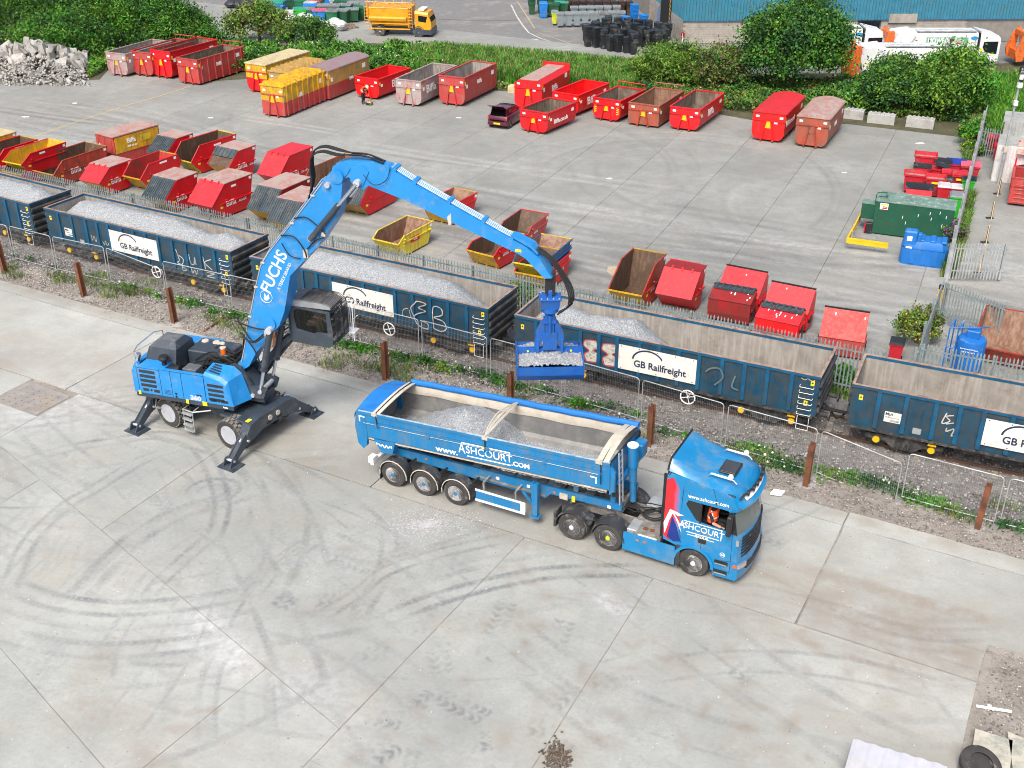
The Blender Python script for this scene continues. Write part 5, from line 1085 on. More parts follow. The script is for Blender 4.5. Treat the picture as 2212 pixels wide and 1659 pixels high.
b = Up();b.box(-1.28,.18,-1.0,-.01,1.9,2.45);b.box(-.9,-.3,-1.05,-.55,2.451,2.82,.02);b.build('battery_box',hoodg,up)
b = Up();b.box(-1.25,.9,-.55,.6,1.8,2.1);b.build('engine_bay',dark,up)
b = Up();b.cyl((-1.55,-1.02,2.62),(-.95,-1.02,2.75),.19,16);b.cyl((-1.65,-1.05,2.8),(-1.65,-1.05,3.12),.09,12);b.lathe([(0,.12),(.16,.10),(.20,.0),(.18,-.06),(0,-.06)],(-1.65,-1.05,3.15),'z',16);b.build('air_filter',dark,up,smooth=35)
b = Up();b.lathe([(0,.0),(.11,.0),(.11,.22),(.09,.24),(0,.24)],(.28,.10,3.07),'z',14);bc = b.build('beacon',orange,up,smooth=30);b = Up();b.lathe([(0,.0),(.12,.0),(.12,.05),(0,.07)],(.28,.10,3.30),'z',14);b.build('beacon_cap',cream,bc)
b = Up();b.tube([(-2.95,-1.0,2.7),(-3.0,-1.0,3.2),(-3.05,-.6,3.3),(-3.1,.6,3.3),(-3.0,1.0,3.2),(-2.95,1.0,2.7)],.025,6);b.cyl((-3.0,-.9,2.75),(-2.85,-.9,3.1),.10,10);b.build('rear_handrail',chrome,up)
b = Up();rr = random.Random(5)
for k in range(26):
    y = -.42+.035*k+rr.uniform(-.02,.02);z0 = 2.35+rr.uniform(-.1,.35)
    b.tube(smooth_line([(rr.uniform(-1.0,-.3),y,z0),(-.1,y+rr.uniform(-.1,.1),2.85+rr.uniform(-.2,.4)),(.6,y*.8,2.75+rr.uniform(-.2,.4)),(1.15,y*.6,3.05+rr.uniform(-.3,.4)),(1.4,y*.5,3.5+rr.uniform(0,.5))],.2),rr.choice((.02,.026)),5)
b.build('hydraulic_hose',blackr,up)
b = Up()
for k in range(12): b.cyl((.3+.03*k,-.5+.07*k,2.2),(.42+.03*k,-.52+.07*k,2.36),.035,8)
for k in range(9): b.cyl((.75,-.5+.06*k,2.35),(.9,-.52+.06*k,2.52),.02,6)
b.build('hose_coupling',chrome,up)
# boom, stick --------------------------------------------------
Lb = [(5.50,10.78),(4.02,8.98),(2.98,7.75),(2.60,7.20),(2.30,6.35),(1.97,5.3),(1.76,4.75),(1.55,3.85),(1.32,3.2),(.98,2.80),(1.02,2.66)]
Rb = [(1.20,2.66),(1.62,2.95),(2.02,3.62),(2.55,4.25),(3.10,4.85),(3.38,5.45),(3.56,6.1),(3.78,6.95),(5.0,8.25),(5.76,9.32),(6.05,10.15),(6.12,10.6),(6.05,10.95),(5.80,11.08)]
b = Up();b.prism(Lb+Rb,-.36,.40);boom = b.build('boom',cblue,handler)
def ring(b,x,z,y0,y1,r,n=18): b.lathe([(0,y0),(r,y0),(r,y1),(0,y1)],(x,0,z),'y',n)
b = Up();
for s in (-1,1):
    ring(b,2.72,4.92,s*.36,s*.44,.27);ring(b,4.85,8.62,s*.36,s*.41,.25);ring(b,5.95,10.85,s*.36,s*.40,.24)
b.build('pin_boss',cblue,boom)
b = Up()
for x,z,r in ((2.78,4.72,.13),(4.80,8.52,.12),(5.60,10.55,.10),(6.70,10.72,.12)): ring(b,x,z,-.66 if r > .12 else -.48,.66 if r > .12 else .48,r,12)
b.build('pin',silver,boom)
bh = Matrix.Rotation(HU,4,'Z')
ang = atan2(8.1-6.5,3.75-2.85)
text('FUCHS',.62,mat('letter_pale',(.55,.64,.70),.5),boom,bh @ side_M(3.16,-.368,7.02,ang=ang+.02),bold=.013,sx=1.0)
text('A TEREX BRAND',.17,mat('letter_pale',(.5,.6,.7)),boom,bh @ side_M(3.55,-.366,6.9,ang=ang+.02),bold=.002,sx=1.0)
b = Up();cx,cz = 2.72,6.0;b.tube([(cx+.24*cos(a),-.37,cz+.24*sin(a)) for a in np.linspace(0,2*pi,24,endpoint=False)],.014,4,closed=True);b.add([(cx-.12,-.37,cz-.12),(cx+.0,-.37,cz-.17),(cx+.13,-.37,cz-.06),(cx+.10,-.37,cz+.14),(cx+.02,-.37,cz+.02),(cx-.06,-.37,cz+.15)],[(0,1,2,3,4,5)]);b.build('emblem',mat('letter_pale',(.5,.6,.7)),boom)
for s in (-1,1):
    b = Up();p1,p0 = Vector((2.80,s*.52,4.70)),Vector((2.06,s*.50,2.02));m_ = p1+(p0-p1)*.62;b.cyl(p1,m_,.125,14);b.cyl(m_,m_+(p0-p1)*.03,.15,14);c_ = b.build('boom_cylinder',cgrey,handler,smooth=35)
    b = Up();b.cyl(m_,p0,.065,10);b.build('rod',chrome,c_,smooth=35)
    b = Up();p0,p1 = Vector((4.78,s*.46,8.50)),Vector((6.70,s*.46,10.72));m_ = p0+(p1-p0)*.62;b.cyl(p0,m_,.11,14);c_ = b.build('stick_cylinder',cgrey,handler,smooth=35);b = Up();b.cyl(m_,p1,.06,10);b.build('rod',chrome,c_,smooth=35)
St = [(5.75,10.98),(5.90,11.28),(6.35,11.42),(7.23,11.47),(7.76,11.33),(8.75,10.80),(11.61,9.46),(12.62,9.02),(13.12,8.64),(13.52,8.02)]
Sb = [(13.26,7.98),(12.6,8.62),(12.3,8.78),(11.55,9.05),(8.31,10.25),(7.05,10.62),(6.85,10.45),(6.55,10.55),(6.35,10.85),(6.0,10.72)]
b = Up();b.prism(St+Sb,-.26,.26);stick = b.build('stick',cblue,handler)
b = Up()
for s in (-1,1):
    y0,y1 = sorted((s*.262,s*.30));b.prism([(5.55,10.45),(5.75,10.40),(6.3,10.95),(6.45,11.2),(6.2,11.35),(5.8,11.2)],y0,y1);b.prism([(6.45,11.2),(6.4,10.75),(6.55,10.55),(6.85,10.6),(7.1,11.1),(6.9,11.3)],y0,y1)
b.build('link_plate',cblue,stick)
b = Up()
for k,y in enumerate((-.17,-.09,0,.09,.17)):
    b.tube([(7.9,y,11.33),(8.8,y,10.84),(11.6,y,9.52),(12.6,y,9.07)],.015,5)
    b.tube([(5.3,y,10.66),(4.0,y,9.06),(3.0,y,7.88),(2.55,y,7.2),(2.24,y,6.35),(1.9,y,5.3)],.022,5) if k in (0,1,3) else None
b.build('steel_pipe',mat('pipe_blue_grey',(.30,.42,.55),.4,metal=.2),stick)
b = Up()
for x,z in ((8.7,10.9),(9.9,10.33),(11.1,9.77),(12.1,9.30),(8.0,11.28)): b.prism([(x-.05,z-.05),(x+.06,z-.10),(x+.08,z+.02),(x-.03,z+.07)],-.24,.24)
b.prism([(12.15,9.28),(12.75,9.0),(13.0,8.78),(13.03,8.84),(12.8,9.1),(12.2,9.36)],-.22,.22);b.build('pipe_clamp',cblue,stick)
b = Up();hp = [(7.6,11.44),(7.0,11.62),(6.4,11.62),(5.9,11.55),(5.4,11.62),(5.0,11.45),(4.88,11.0),(4.9,10.5),(4.72,9.9)]
for k in range(6): y = -.2+.075*k;b.tube(smooth_line([(x-.01*k,y,z-.03*(k % 3)+(.035*k if x < 6 else 0)) for x,z in hp],.15),.028,6)
b.build('hydraulic_hose',blackr,boom,smooth=50)
b = Up()
for y in (-.40,):
    b.tube(smooth_line([(4.2,y,9.2),(4.7,y-.05,9.3),(5.2,y-.05,8.95),(5.35,y,8.75)],.1),.024,5);b.tube(smooth_line([(3.6,y,8.5),(4.15,y-.1,8.55),(4.5,y-.1,8.15),(4.55,y,7.75)],.1),.026,5);b.tube(smooth_line([(3.6,y,8.2),(3.9,y-.05,7.8),(4.3,y,7.7)],.1),.02,5);b.tube(smooth_line([(4.6,y,8.1),(5.0,y-.05,8.5),(5.3,y,8.6)],.1),.024,5)
    b.tube(smooth_line([(1.3,y,4.85),(1.9,y-.1,4.75),(2.3,y-.1,4.7),(2.7,y-.15,4.75)],.1),.03,5);b.tube(smooth_line([(1.4,y,4.95),(1.8,y-.15,4.45),(2.1,y-.2,4.2),(2.55,y-.2,4.55)],.1),.03,5);b.tube(smooth_line([(1.5,y,4.2),(2.1,y-.2,4.15),(2.6,y-.25,4.5)],.1),.03,5);b.tube(smooth_line([(1.45,y,4.4),(2.05,y-.2,3.9),(2.25,y-.2,3.3),(2.1,y-.1,2.9)],.1),.03,5)
b.tube(smooth_line([(6.9,-.3,11.0),(7.3,-.36,10.7),(7.75,-.34,10.9),(7.9,-.3,11.35)],.1),.014,4)
b.build('loop_hose',blackr,boom,smooth=50)
b = Up();b.box(2.50,2.68,-.46,-.40,4.35,4.7);b.box(4.42,4.6,-.42,-.36,7.75,8.05);b.box(5.2,5.35,-.42,-.36,8.65,8.8);b.build('valve_block',cream,boom)
b = Up();b.box(2.62,2.84,-.428,-.422,4.9,5.0);b.box(12.25,12.45,-.27,-.262,8.83,8.92);b.build('warning_label',ylabel,boom)
b = Up();b.tube([(1.33,-.38,3.1),(1.58,-.38,3.9),(1.78,-.38,4.75),(2.0,-.38,5.3),(2.33,-.38,6.35),(2.63,-.38,7.2),(3.0,-.38,7.75),(4.02,-.38,8.95),(5.4,-.38,10.6)],.016,5);b.build('grease_pipe',cream,boom)
for x,z in ((2.36,6.35),(2.75,7.35),(1.95,5.1),(4.1,9.0),(5.0,10.1)):
    b = Up();b.box(x-.09,x+.06,-.40,-.361,z-.03,z+.03);b.build('pipe_bracket',cream,boom)
b = Up()
for z_ in (.0,): b.add([(8.3+1.55,-.268,9.80),(8.45+1.55,-.268,9.95),(8.5+1.5,-.268,9.55),(9.9,-.268,9.5)],[(0,1,2,3)])
b.build('pale_label',cream,stick)
# hose bridge at the stick tip
b = Up()
for k in range(4): y = -.14+.09*k;b.tube(smooth_line([(12.9,y,8.95),(13.5,y-.04,8.55),(14.05+.03*k,y-.1,7.7),(14.1+.03*k,y-.15,7.1),(13.75,y-.2,6.75)],.1),.028,6)
b.build('hydraulic_hose',blackr,stick,smooth=50)
# raised cab --------------------------------------------------
tglass,_t,_b = newmat('tinted_glass');_o = [n for n in _t.n if n.type == 'OUTPUT_MATERIAL'][0]
_tr = _t.new('ShaderNodeBsdfTransparent');_tr.inputs[0].default_value = (.55,.58,.58,1);_gl = _t.new('ShaderNodeBsdfGlossy');_gl.inputs['Roughness'].default_value = .05;_gl.inputs[0].default_value = (.8,.8,.8,1)
_fr = _t.new('ShaderNodeFresnel');_mx = _t.new('ShaderNodeMixShader');_t.link(_fr.outputs[0],_mx.inputs[0]);_t.link(_tr.outputs[0],_mx.inputs[1]);_t.link(_gl.outputs[0],_mx.inputs[2]);_t.link(_mx.outputs[0],_o.inputs[0])
cx0,cx1,cy0,cy1,cz0,cz1 = 3.20,4.95,.28,1.36,4.0,5.66
b = Up();b.box(cx0+.02,cx1-.02,cy0+.02,cy1,cz0,cz0+.10);b.box(cx0,cx0+.06,cy0,cy1,cz0+.1,cz1-.1);cab = b.build('operator_cab',cgrey,handler);b = Up();b.prism([(cx0,cz1-.22),(cx0+.1,cz1+.02),(cx1-.35,cz1-.0),(cx1-.02,cz1-.12),(cx1-.02,cz1-.2)],cy0,cy1);b.build('cab_roof',mat('roof_silver',(.26,.28,.30),.5),cab)
Mu = Matrix.Rotation(HU,4,'Z')
def hol(outer,holes,y,name,m,parent,th):
    o = holed(outer,holes,y,name,m,parent,th);o.data.transform(Mu);return o
So = [(cx0,cz0),(cx0-.06,cz0+.5),(cx0,cz1-.2),(cx1-.06,cz1-.28),(cx1+.02,cz0+.5),(cx1-.02,cz0+.02),(cx1-.2,cz0-.12),(cx0+.1,cz0-.06)]
Sh = [(cx0+.28,cz0+.52),(cx0+.20,cz0+.95),(cx0+.22,cz1-.42),(cx0+.38,cz1-.30),(cx1-.22,cz1-.38),(cx1-.20,cz0+.48),(cx1-.62,cz0+.48),(cx1-.78,cz0+.40)]
hol(So,[Sh],cy0,'cab_side',cgrey,cab,.05);hol(So,[Sh],cy1,'cab_side',cgrey,cab,-.05)
b = Up();b.add([(x,cy0+.03,z) for x,z in Sh],[tuple(range(8))]);b.add([(x,cy1-.03,z) for x,z in Sh],[tuple(range(8))]);b.add([(cx1-.02,cy0+.06,cz0+.12),(cx1-.02,cy1-.06,cz0+.12),(cx1-.06,cy1-.06,cz1-.28),(cx1-.06,cy0+.06,cz1-.28)],[(0,1,2,3)]);b.build('cab_glass',tglass,cab)
b = Up();b.box(cx0+.15,cx0+.75,cy0+.3,cy1-.3,cz0+.1,cz0+.5);b.box(cx0+.12,cx0+.27,cy0+.32,cy1-.32,cz0+.5,cz0+1.2);b.box(cx1-.4,cx1-.3,cy1-.6,cy1-.5,cz0+.1,cz0+.8);b.build('operator_seat',dark,cab)
b = Up();b.prism([(cx0+.02,cz1+.02),(cx0+.45,cz1+.08),(cx0+.5,cz1+.02)],cy0+.1,cy1-.1);b.build('roof_panel',hoodg,cab)
b = Up()
for k in range(13):
    y = cy0+.02+k*(cy1-cy0-.04)/12
    b.tube([(cx0+.55,y,cz1+.10),(cx1-.15,y,cz1+.06),(cx1+.06,y,cz1-.08),(cx1+.16,y,cz1-.35),(cx1+.16,y,cz0+.15)],.019,4)
for x,z in ((cx0+.55,cz1+.10),(cx0+1.0,cz1+.09),(cx0+1.4,cz1+.07),(cx1+.06,cz1-.08)): b.cyl((x,cy0,z),(x,cy1,z),.016,5)
for z in (cz1-.35,cz1-.65,cz0+.75,cz0+.45,cz0+.15): b.cyl((cx1+.16,cy0,z),(cx1+.16,cy1,z),.016,5)
b.build('falling_object_guard',blackp,cab)
b = Up();b.tube([(cx1-.1,cy1+.05,cz1-.35),(cx1+.35,cy1+.1,cz1-.25),(cx1+.38,cy1+.35,cz1-.4)],.02,6);b.tube([(cx1+.1,cy1+.1,cz1-.3),(cx1+.12,cy1+.1,cz0-.1)],.02,6);b.tube([(cx1+.4,cy1+.3,cz0+.7),(cx1+.2,cy1+.3,cz0+.5),(cx1+.15,cy1+.3,cz0-.3)],.02,6);b.tube([(cx1+.3,cy1+.1,cz1-.3),(cx1+.3,cy1+.1,cz0-.3)],.02,6);b.box(cx1-.1,cx1+.35,cy1+.05,cy1+.5,cz0+.02,cz0+.06);b.build('cab_platform',white_p,cab)
b = Up();b.lathe([(0,0),(.045,0),(.045,.08),(0,.1)],(cx0+.15,cy0+.1,cz1+.18),'z',8);b.build('red_beacon',mat('beacon_red',(.8,.06,.03),.4),cab)
b = Up()
for y in (.5,1.1): b.prism([(1.3,2.1),(1.5,2.0),(2.6,3.4),(3.3,4.08),(3.25,4.25),(2.4,3.6)],y,y+.1)
for z,x in ((4.1,3.2),(4.5,3.15)): b.cyl((2.6,.55,z-.4),(x,.55,z),.035,6)
b.cyl((1.6,.8,2.1),(2.9,.8,3.7),.08,10);b.build('cab_lift_arm',cgrey,handler)
b = Up()
for k in range(5): b.tube([(1.4,.6+.05*k,2.5),(2.2,.55+.06*k,3.1+.05*k),(2.7,.6+.06*k,3.9),(3.2,.7+.05*k,4.35)],.02,5)
b.build('cab_hose',blackr,handler)
b = Up();b.tube([(2.3,.5,4.35),(2.9,.45,4.5),(3.2,.5,4.5)],.03,6);b.tube([(2.3,.5,4.15),(3.2,.5,4.2)],.03,6);b.build('cab_grab_rail',galv,handler)
# grab: hangs from the stick tip ---------------------------------
GP = O+Vector((13.40*cos(HU),13.40*sin(HU),0));HGB = .03
gm = Matrix.Translation(GP-O) @ Matrix.Rotation(HGB,4,'Z')
def Gb(): x = MB();x.M = gm;return x
gblue = mat('grab_blue',(.006,.10,.42),.5,var=.12,dirt=(.03,.10,.26),damt=.5,dscale=4,coat=.15)
b = Gb();b.box(-.17,.17,-.10,-.04,7.35,8.18,.02);b.box(-.17,.17,.04,.10,7.35,8.18,.02);b.box(-.13,.13,-.04,.04,7.5,7.9);b.build('grab_link',blackp,stick)
b = Gb();b.cyl((0,-.16,8.03),(0,.16,8.03),.07,10);b.build('pin',rust,stick)
b = Gb();b.box(-.38,.38,-.32,.32,7.20,7.25,.01);b.box(-.07,.07,-.12,.12,7.251,7.5,.02);b.loft([[(-.30,-.24,6.85),(.30,-.24,6.85),(.30,.24,6.85),(-.30,.24,6.85)],[(-.34,-.28,7.198),(.34,-.28,7.198),(.34,.28,7.198),(-.34,.28,7.198)]]);b.lathe([(0,0),(.30,0),(.30,-.14),(.22,-.2),(0,-.2)],(0,0,6.85),'z',22);rot = b.build('rotator',gblue,handler,smooth=25)
b = Gb()
for i in range(4):
    for j in (-1,1): b.lathe([(0,0),(.025,0),(.025,.03),(0,.03)],(-.3+.2*i,j*.26,7.25),'z',6)
b.build('bolt',silver,rot)
b = Gb();b.box(-.17,.17,-.14,.14,5.30,6.66,.02);b.box(-.24,.24,-.22,-.142,5.32,5.95);b.box(-.21,.21,-.20,.20,6.3,6.42);b.cyl((0,-.17,5.9),(0,-.17,6.6),.07,10);b.build('centre_column',gblue,rot)
for s in (-1,1):
    b = Gb();b.prism([(s*.18,6.35),(s*.30,6.25),(s*.48,5.85),(s*.52,5.35),(s*.38,5.30),(s*.30,5.55),(s*.18,5.75)],-.16,.16);b.build('shell_arm',gblue,rot)
for s,nm in ((-1,'front'),(1,'back')):
    sec = [(s*.03,5.22),(s*.03,5.12),(s*.0+s*.01,4.18),(s*.35,4.22),(s*.78,4.46),(s*.98,4.72),(s*1.0,5.02),(s*.95,5.02),(s*.93,4.76),(s*.74,4.52),(s*.34,4.28),(s*.06,4.24)]
    b = Gb();W_ = 1.15
    for xs in (-1,1):
        x0,x1 = sorted((xs*W_,xs*(W_-.035)));b.prismx([(s*.02,5.36),(s*.01,4.16),(s*.35,4.2),(s*.78,4.44),(s*1.0,4.70),(s*1.04,5.08),(s*.5,5.22)],x0,x1)
    b.prismx([(s*.36,4.21),(s*.79,4.45),(s*.99,4.71),(s*1.01,5.04),(s*.97,5.04),(s*.94,4.75),(s*.75,4.51),(s*.34,4.27),(s*.015,4.24),(s*.015,4.18)],-W_+.036,W_-.036)
    b.prismx([(s*.02,5.30),(s*.10,5.30),(s*.10,5.12),(s*.02,5.12)],-W_+.036,W_-.036)
    for x in (-.42,.42): b.prismx([(s*.02,5.75),(s*.2,5.7),(s*.24,5.2),(s*.14,5.14),(s*.02,5.14)],x-.04,x+.04)
    b.build('grab_shell',gblue,rot)
b = Gb()
for x in (-.75,.75): b.box(x-.035,x+.035,-.106,-.1,5.18,5.25)
b.build('warning_label',ylabel,rot)
for x0,x1,y0,y1,cen in ((-1.11,1.11,-.95,.0,1),(-1.11,1.11,.02,.95,0)):
    g1 = gravel_load('gravel_load',x0,x1,y0,y1,lambda X,Y: 5.02+.10*np.exp(-X**2*1.2)+.08*(1-np.abs(Y))-(.0 if y0 < 0 else .12*np.abs(X))+.02*nz(X,Y,6,1),4.3,'grey gravel in the open %s half of the blue grab' % ('near' if cen else 'far'),'gravel',step=.045,amp=.02)
    g1.matrix_world = Matrix.Translation(O) @ gm;tag(g1,kind='stuff')
# ================================================================ WASTE CONTAINERS
PAINT = {}
def pt(key):
    D = {'red': ((.62,.006,.012),(.33,.03,.03),.25),'bright': ((.72,.006,.008),(.5,.02,.02),.15),'faded': ((.46,.04,.04),(.34,.11,.09),.4),'dark': ((.30,.012,.014),(.13,.03,.025),.45),
         'brick': ((.40,.075,.04),(.20,.10,.07),.5),'rustred': ((.52,.05,.025),(.14,.045,.03),.55),'pink': ((.56,.018,.028),(.44,.05,.05),.1),'yellow': ((.66,.38,.01),(.33,.20,.05),.45),'lemon': ((.72,.58,.03),(.35,.25,.08),.4),  # pink: red of tops and sloped covers, grazing light put into the colour
         'ochre': ((.50,.31,.06),(.28,.20,.11),.55),'blue': ((.01,.09,.24),(.08,.10,.12),.35),'greyred': ((.42,.045,.05),(.36,.34,.33),.85),'grey': ((.30,.31,.32),(.42,.16,.14),.5),'muck': ((.085,.052,.034),(.17,.11,.07),.3),'dirtyin': ((.22,.19,.155),(.10,.07,.05),.6),
         'greyin': ((.34,.34,.33),(.17,.13,.10),.55),'brownin': ((.17,.085,.055),(.30,.20,.14),.5),'redin': ((.42,.03,.03),(.12,.06,.04),.45),'roofpink': ((.44,.15,.125),(.36,.33,.29),.7),'roofgrey': ((.38,.34,.31),(.38,.15,.12),.55),'tarpcol': ((.30,.16,.17),(.22,.20,.21),.6),
         'roofcream': ((.58,.48,.25),(.35,.30,.22),.45),'maroon': ((.16,.012,.018),(.08,.02,.02),.2),'green': ((.008,.085,.048),(.02,.07,.04),.35)}
    c,d,a = D[key];return mat('paint_'+key,c,.5,var=.1,dirt=d,damt=a,dscale=1.3,streak=d,samt=a*.9,coat=.1 if a < .3 else 0)
lidm = mat('black_ribbed_lid',(.042,.066,.080),.5,var=.2,dirt=(.12,.11,.10),damt=.4,dscale=2)
def sticker(b_,x0,x1,z0,z1,y): b_.box(x0,x1,y-.004,y,z0,z1)
def roro(label,TR,rz,W,L,H,shell='red',inner='dirtyin',round_=True,ribs=0,cover=None,covm=None,bar=False,rail=None,upper=None,txt=('Biffa',.9,.62,.5),stick=((.1,.25),),frame_y=True,cat='skip container',low=0.0,group=None,fronttxt=None):
    """hook-lift container; local x across the near end, y to the far end. TR = near right top corner"""
    sh = pt(shell);inn = pt(inner);rm = pt(rail) if rail else sh;loc = Vector((TR[0],TR[1],0)) - Matrix.Rotation(rz,3,'Z') @ Vector((W,0,0))
    t = thing('waste_container',label,cat,loc,rz,group)
    c = .32 if round_ else .02;hb = .16;e = .05
    pf = [(c,hb),(W-c,hb),(W-c*.35,hb+c*.5),(W,hb+c*1.5),(W,H),(0,H),(0,hb+c*1.5),(c*.35,hb+c*.5)]
    pi_ = [(W-.06,H-.001),(W-.06,hb+c*1.5),(W-c*.35-.05,hb+c*.5+.05),(W-c-.03,hb+.06),(c+.03,hb+.06),(c*.35+.05,hb+c*.5+.05),(.06,hb+c*1.5),(.06,H-.001)]
    if cover == 'chamfer': pf = [(c,hb),(W-c,hb),(W-c*.35,hb+c*.5),(W,hb+c*1.5),(W,H-.30),(W-.42,H),(.42,H),(0,H-.30),(0,hb+c*1.5),(c*.35,hb+c*.5)]
    # long walls as an open channel, then the two ends
    b = MB()
    if cover in ('flat','chamfer','tent'): b.add([(x,y,z) for y in (0,L) for x,z in pf],[(i,(i+1) % len(pf),len(pf)+(i+1) % len(pf),len(pf)+i) for i in range(len(pf))]+[tuple(range(len(pf)-1,-1,-1)),tuple(range(len(pf),2*len(pf)))])
    else:
        opn = pf[5:]+pf[:5]
        b.loft([[(x,y,z) for x,z in opn] for y in (.0,L)],cap=False,closed=False);b.add([(x,y,z) for y in (0,) for x,z in pf],[tuple(range(8))]);b.add([(x,L,z) for x,z in pf],[tuple(range(8))])
    body = b.build('hull',sh,t,smooth=25)
    if not cover:
        b = MB();b.loft([[(x,y,z) for x,z in pi_] for y in (.05,L-.05)],cap=False,closed=False)
        for y in (.05,L-.05): b.add([(x,y,z) for x,z in pi_],[tuple(range(8))])
        b.build('inside',inn,t)
        for k,(x0,x1,y0,y1) in enumerate(((-.04,.08,-.04,L+.04),(W-.08,W+.04,-.04,L+.04),(.081,W-.081,-.04,.08),(.081,W-.081,L-.08,L+.04))):
            b = MB();b.box(x0,x1,y0,y1,H-.002,H+.07);b.build('top_rail',rm,t)
    if upper:
        um,uz = pt(upper),H*.52;b = MB();b.box(-.006,W+.006,-.006,L+.006,uz,H-.003 if cover != 'chamfer' else H-.31);b.build('upper_panel',um,t) if cover else None
    if cover == 'flat':
        b = MB();b.box(-.05,W+.05,-.06,L+.06,H+.002,H+.10,.02);b.build('roof',pt(covm),t)
    if cover == 'tent':
        b = MB();rows = []
        for y in (-.06,L+.06): rows.append([(-.05,y,H-.02),(0,y,H+.05)]+[(W*k/8,y,H+.05+.22*sin(pi*k/8)) for k in range(1,8)]+[(W,y,H+.05),(W+.05,y,H-.02)])
        b.loft(rows);b.build('roof',pt(covm),t,smooth=30)
    if cover == 'chamfer':
        b = MB();b.prism([(.40,H+.002),(W-.40,H+.002),(W-.44,H+.03),(.44,H+.03)],.02,L-.1);b.build('roof',pt(covm),t)
        b = MB();b.box(-.02,W+.02,L-.06,L+.04,H-.35,H+.22);b.build('end_plate',sh,t)
    if bar:
        b = MB();b.tube([(.02,L,H+.05),(.02,L,H+.42),(W-.02,L,H+.42),(W-.02,L,H+.05)],.045,5);b.build('handle_frame',sh,t)
    for k in range(ribs):
        y = .35+(L-.7)*k/max(1,ribs-1)
        for s in (0,1):
            b = MB();x0,x1 = ((-.09,-.003),(W+.003,W+.09))[s];b.box(x0,x1,y-.05,y+.05,.15,H-.02 if not upper else H-.02);b.build('side_rib',sh if not upper else sh,t)
            if upper: b = MB();b.box(x0-.003,x1+.003,y-.053,y+.053,H*.52,H+.0);b.build('side_rib',pt(upper),t)
        if upper and cover != 'tent': b = MB();b.prism([(-.08,H+.001),(W+.08,H+.001),(W-.1,H+.27),(.1,H+.27)],y-.11,y+.11);b.build('roof_rib',pt(covm or upper),t)
    # hook frame on the near end
    b = MB();x0 = W/2
    for s in (-1,1): b.bar((x0+s*.42,-.10,.08),(x0+s*.17,-.06,H*.72),.08,.10)
    b.box(0,W,-.07,-.003,H*.72,H*.72+.07);b.build('hook_frame',pt('rustred') if shell in ('brick',) else sh,t)
    b = MB();b.add([(x0-.22,-.045,H*.48),(x0+.22,-.045,H*.48),(x0+.14,-.02,H*.74),(x0-.14,-.02,H*.74)],[(0,1,2,3)]);b.build('hook_plate',yellowp if frame_y else sh,t)
    for s in (-1,1):
        b = MB();b.cyl((x0+s*.42-.06,-.05,.09),(x0+s*.42+.06,-.05,.09),.09,10);b.build('roller',rust,t)
        b = MB();b.cyl((x0+s*.42-.08,L-.2,.09),(x0+s*.42+.08,L-.2,.09),.09,10);b.build('roller',rust,t)
        b = MB();b.box(x0+s*.45-.05,x0+s*.45+.05,.02,L,.03,hb);b.build('skid',rust,t)
    Ms = lambda y,z: Matrix.Translation((W+.012+(.09 if ribs else 0)*0,y,z)) @ Matrix.Rotation(pi/2,4,'Z') @ Matrix.Rotation(pi/2,4,'X')
    if txt: text(txt[0],txt[3],whitet,t,Ms(L*txt[2]*.9,H*txt[1]*.72 if txt[1] < 1 else H*.6),bold=.012,name='lettering',sx=1.1)
    for k,(fx,fz) in enumerate(((.15,.86),(.72,.68),(.88,.86))):
        b = MB();b.box(W*fx-.12,W*fx+.12,-.012,-.006,H*fz-.07,H*fz+.07);b.build('sticker',whitet,t)
    b = MB();b.box(W+.005,W+.011,.3,.55,H*.62,H*.75);b.box(W+.005,W+.011,L*.82,L*.9,H*.7,H*.85);b.build('sticker',whitet,t)
    b = MB();b.box(W+.005,W+.011,.12,.24,H*.72,H*.86);b.build('yellow_sticker',ylabel,t)
    return t
gR = 'hook-lift waste containers along the hedge'
RZ = -.475
roro('faded grey and red open container, leftmost of the hedge row',q(RA,1005,440,1.9),-.46,2.25,5.8,1.9,'greyred','greyin',txt=None)
roro('red open container with a handle frame, second from the rubble heap',q(RA,1208,432,2.0),-.46,2.25,5.7,2.0,'faded','dirtyin',bar=True,txt=None)
roro('bright red open container, third from the rubble heap',q(RA,1362,423,2.25),-.51,2.3,5.8,2.25,'red','dirtyin',txt=None)
roro('weathered pink-red ribbed container with handle frame and small Biffa lettering',q(RA,1580,488,2.05),-.49,2.25,5.8,2.05,'faded','dirtyin',round_=False,ribs=7,bar=True,txt=('Biffa',.9,.5,.42))
roro('yellow-topped red container with a flat cream roof behind the ribbed ones',q(RB,140,530,2.25),-.49,2.1,5.8,2.25,'red',upper='yellow',cover='flat',covm='roofcream',txt=None)
roro('ochre ribbed container squeezed between two yellow ones',q(RB,330,590,2.2),-.46,2.0,4.9,2.15,'ochre',upper='ochre',ribs=8,cover='flat',covm='ochre',round_=False,txt=None)
roro('yellow and red ribbed compactor container with Biffa lettering',q(RB,278,705,2.3),-.44,2.05,5.6,2.3,'faded',upper='yellow',ribs=8,cover='flat',covm='yellow',round_=False,txt=('Biffa',.8,.42,.45))
roro('tall yellow and red container with a faded arched cover',q(RB,640,572,2.35),-.46,2.2,5.9,2.35,'faded',upper='ochre',cover='tent',covm='tarpcol',round_=False,txt=('Biffa',.7,.6,.32))
roro('low bright red empty container beside the kneeling worker',q(RB,1045,643,1.62),-.52,2.3,4.5,1.62,'bright','red',txt=('Biffa',.8,.62,.8))
roro('scraped grey and red container with big Biffa lettering',q(RB,1385,660,1.95),-.44,2.25,6.0,1.95,'greyred','greyin',txt=('Biffa',.85,.3,.85))
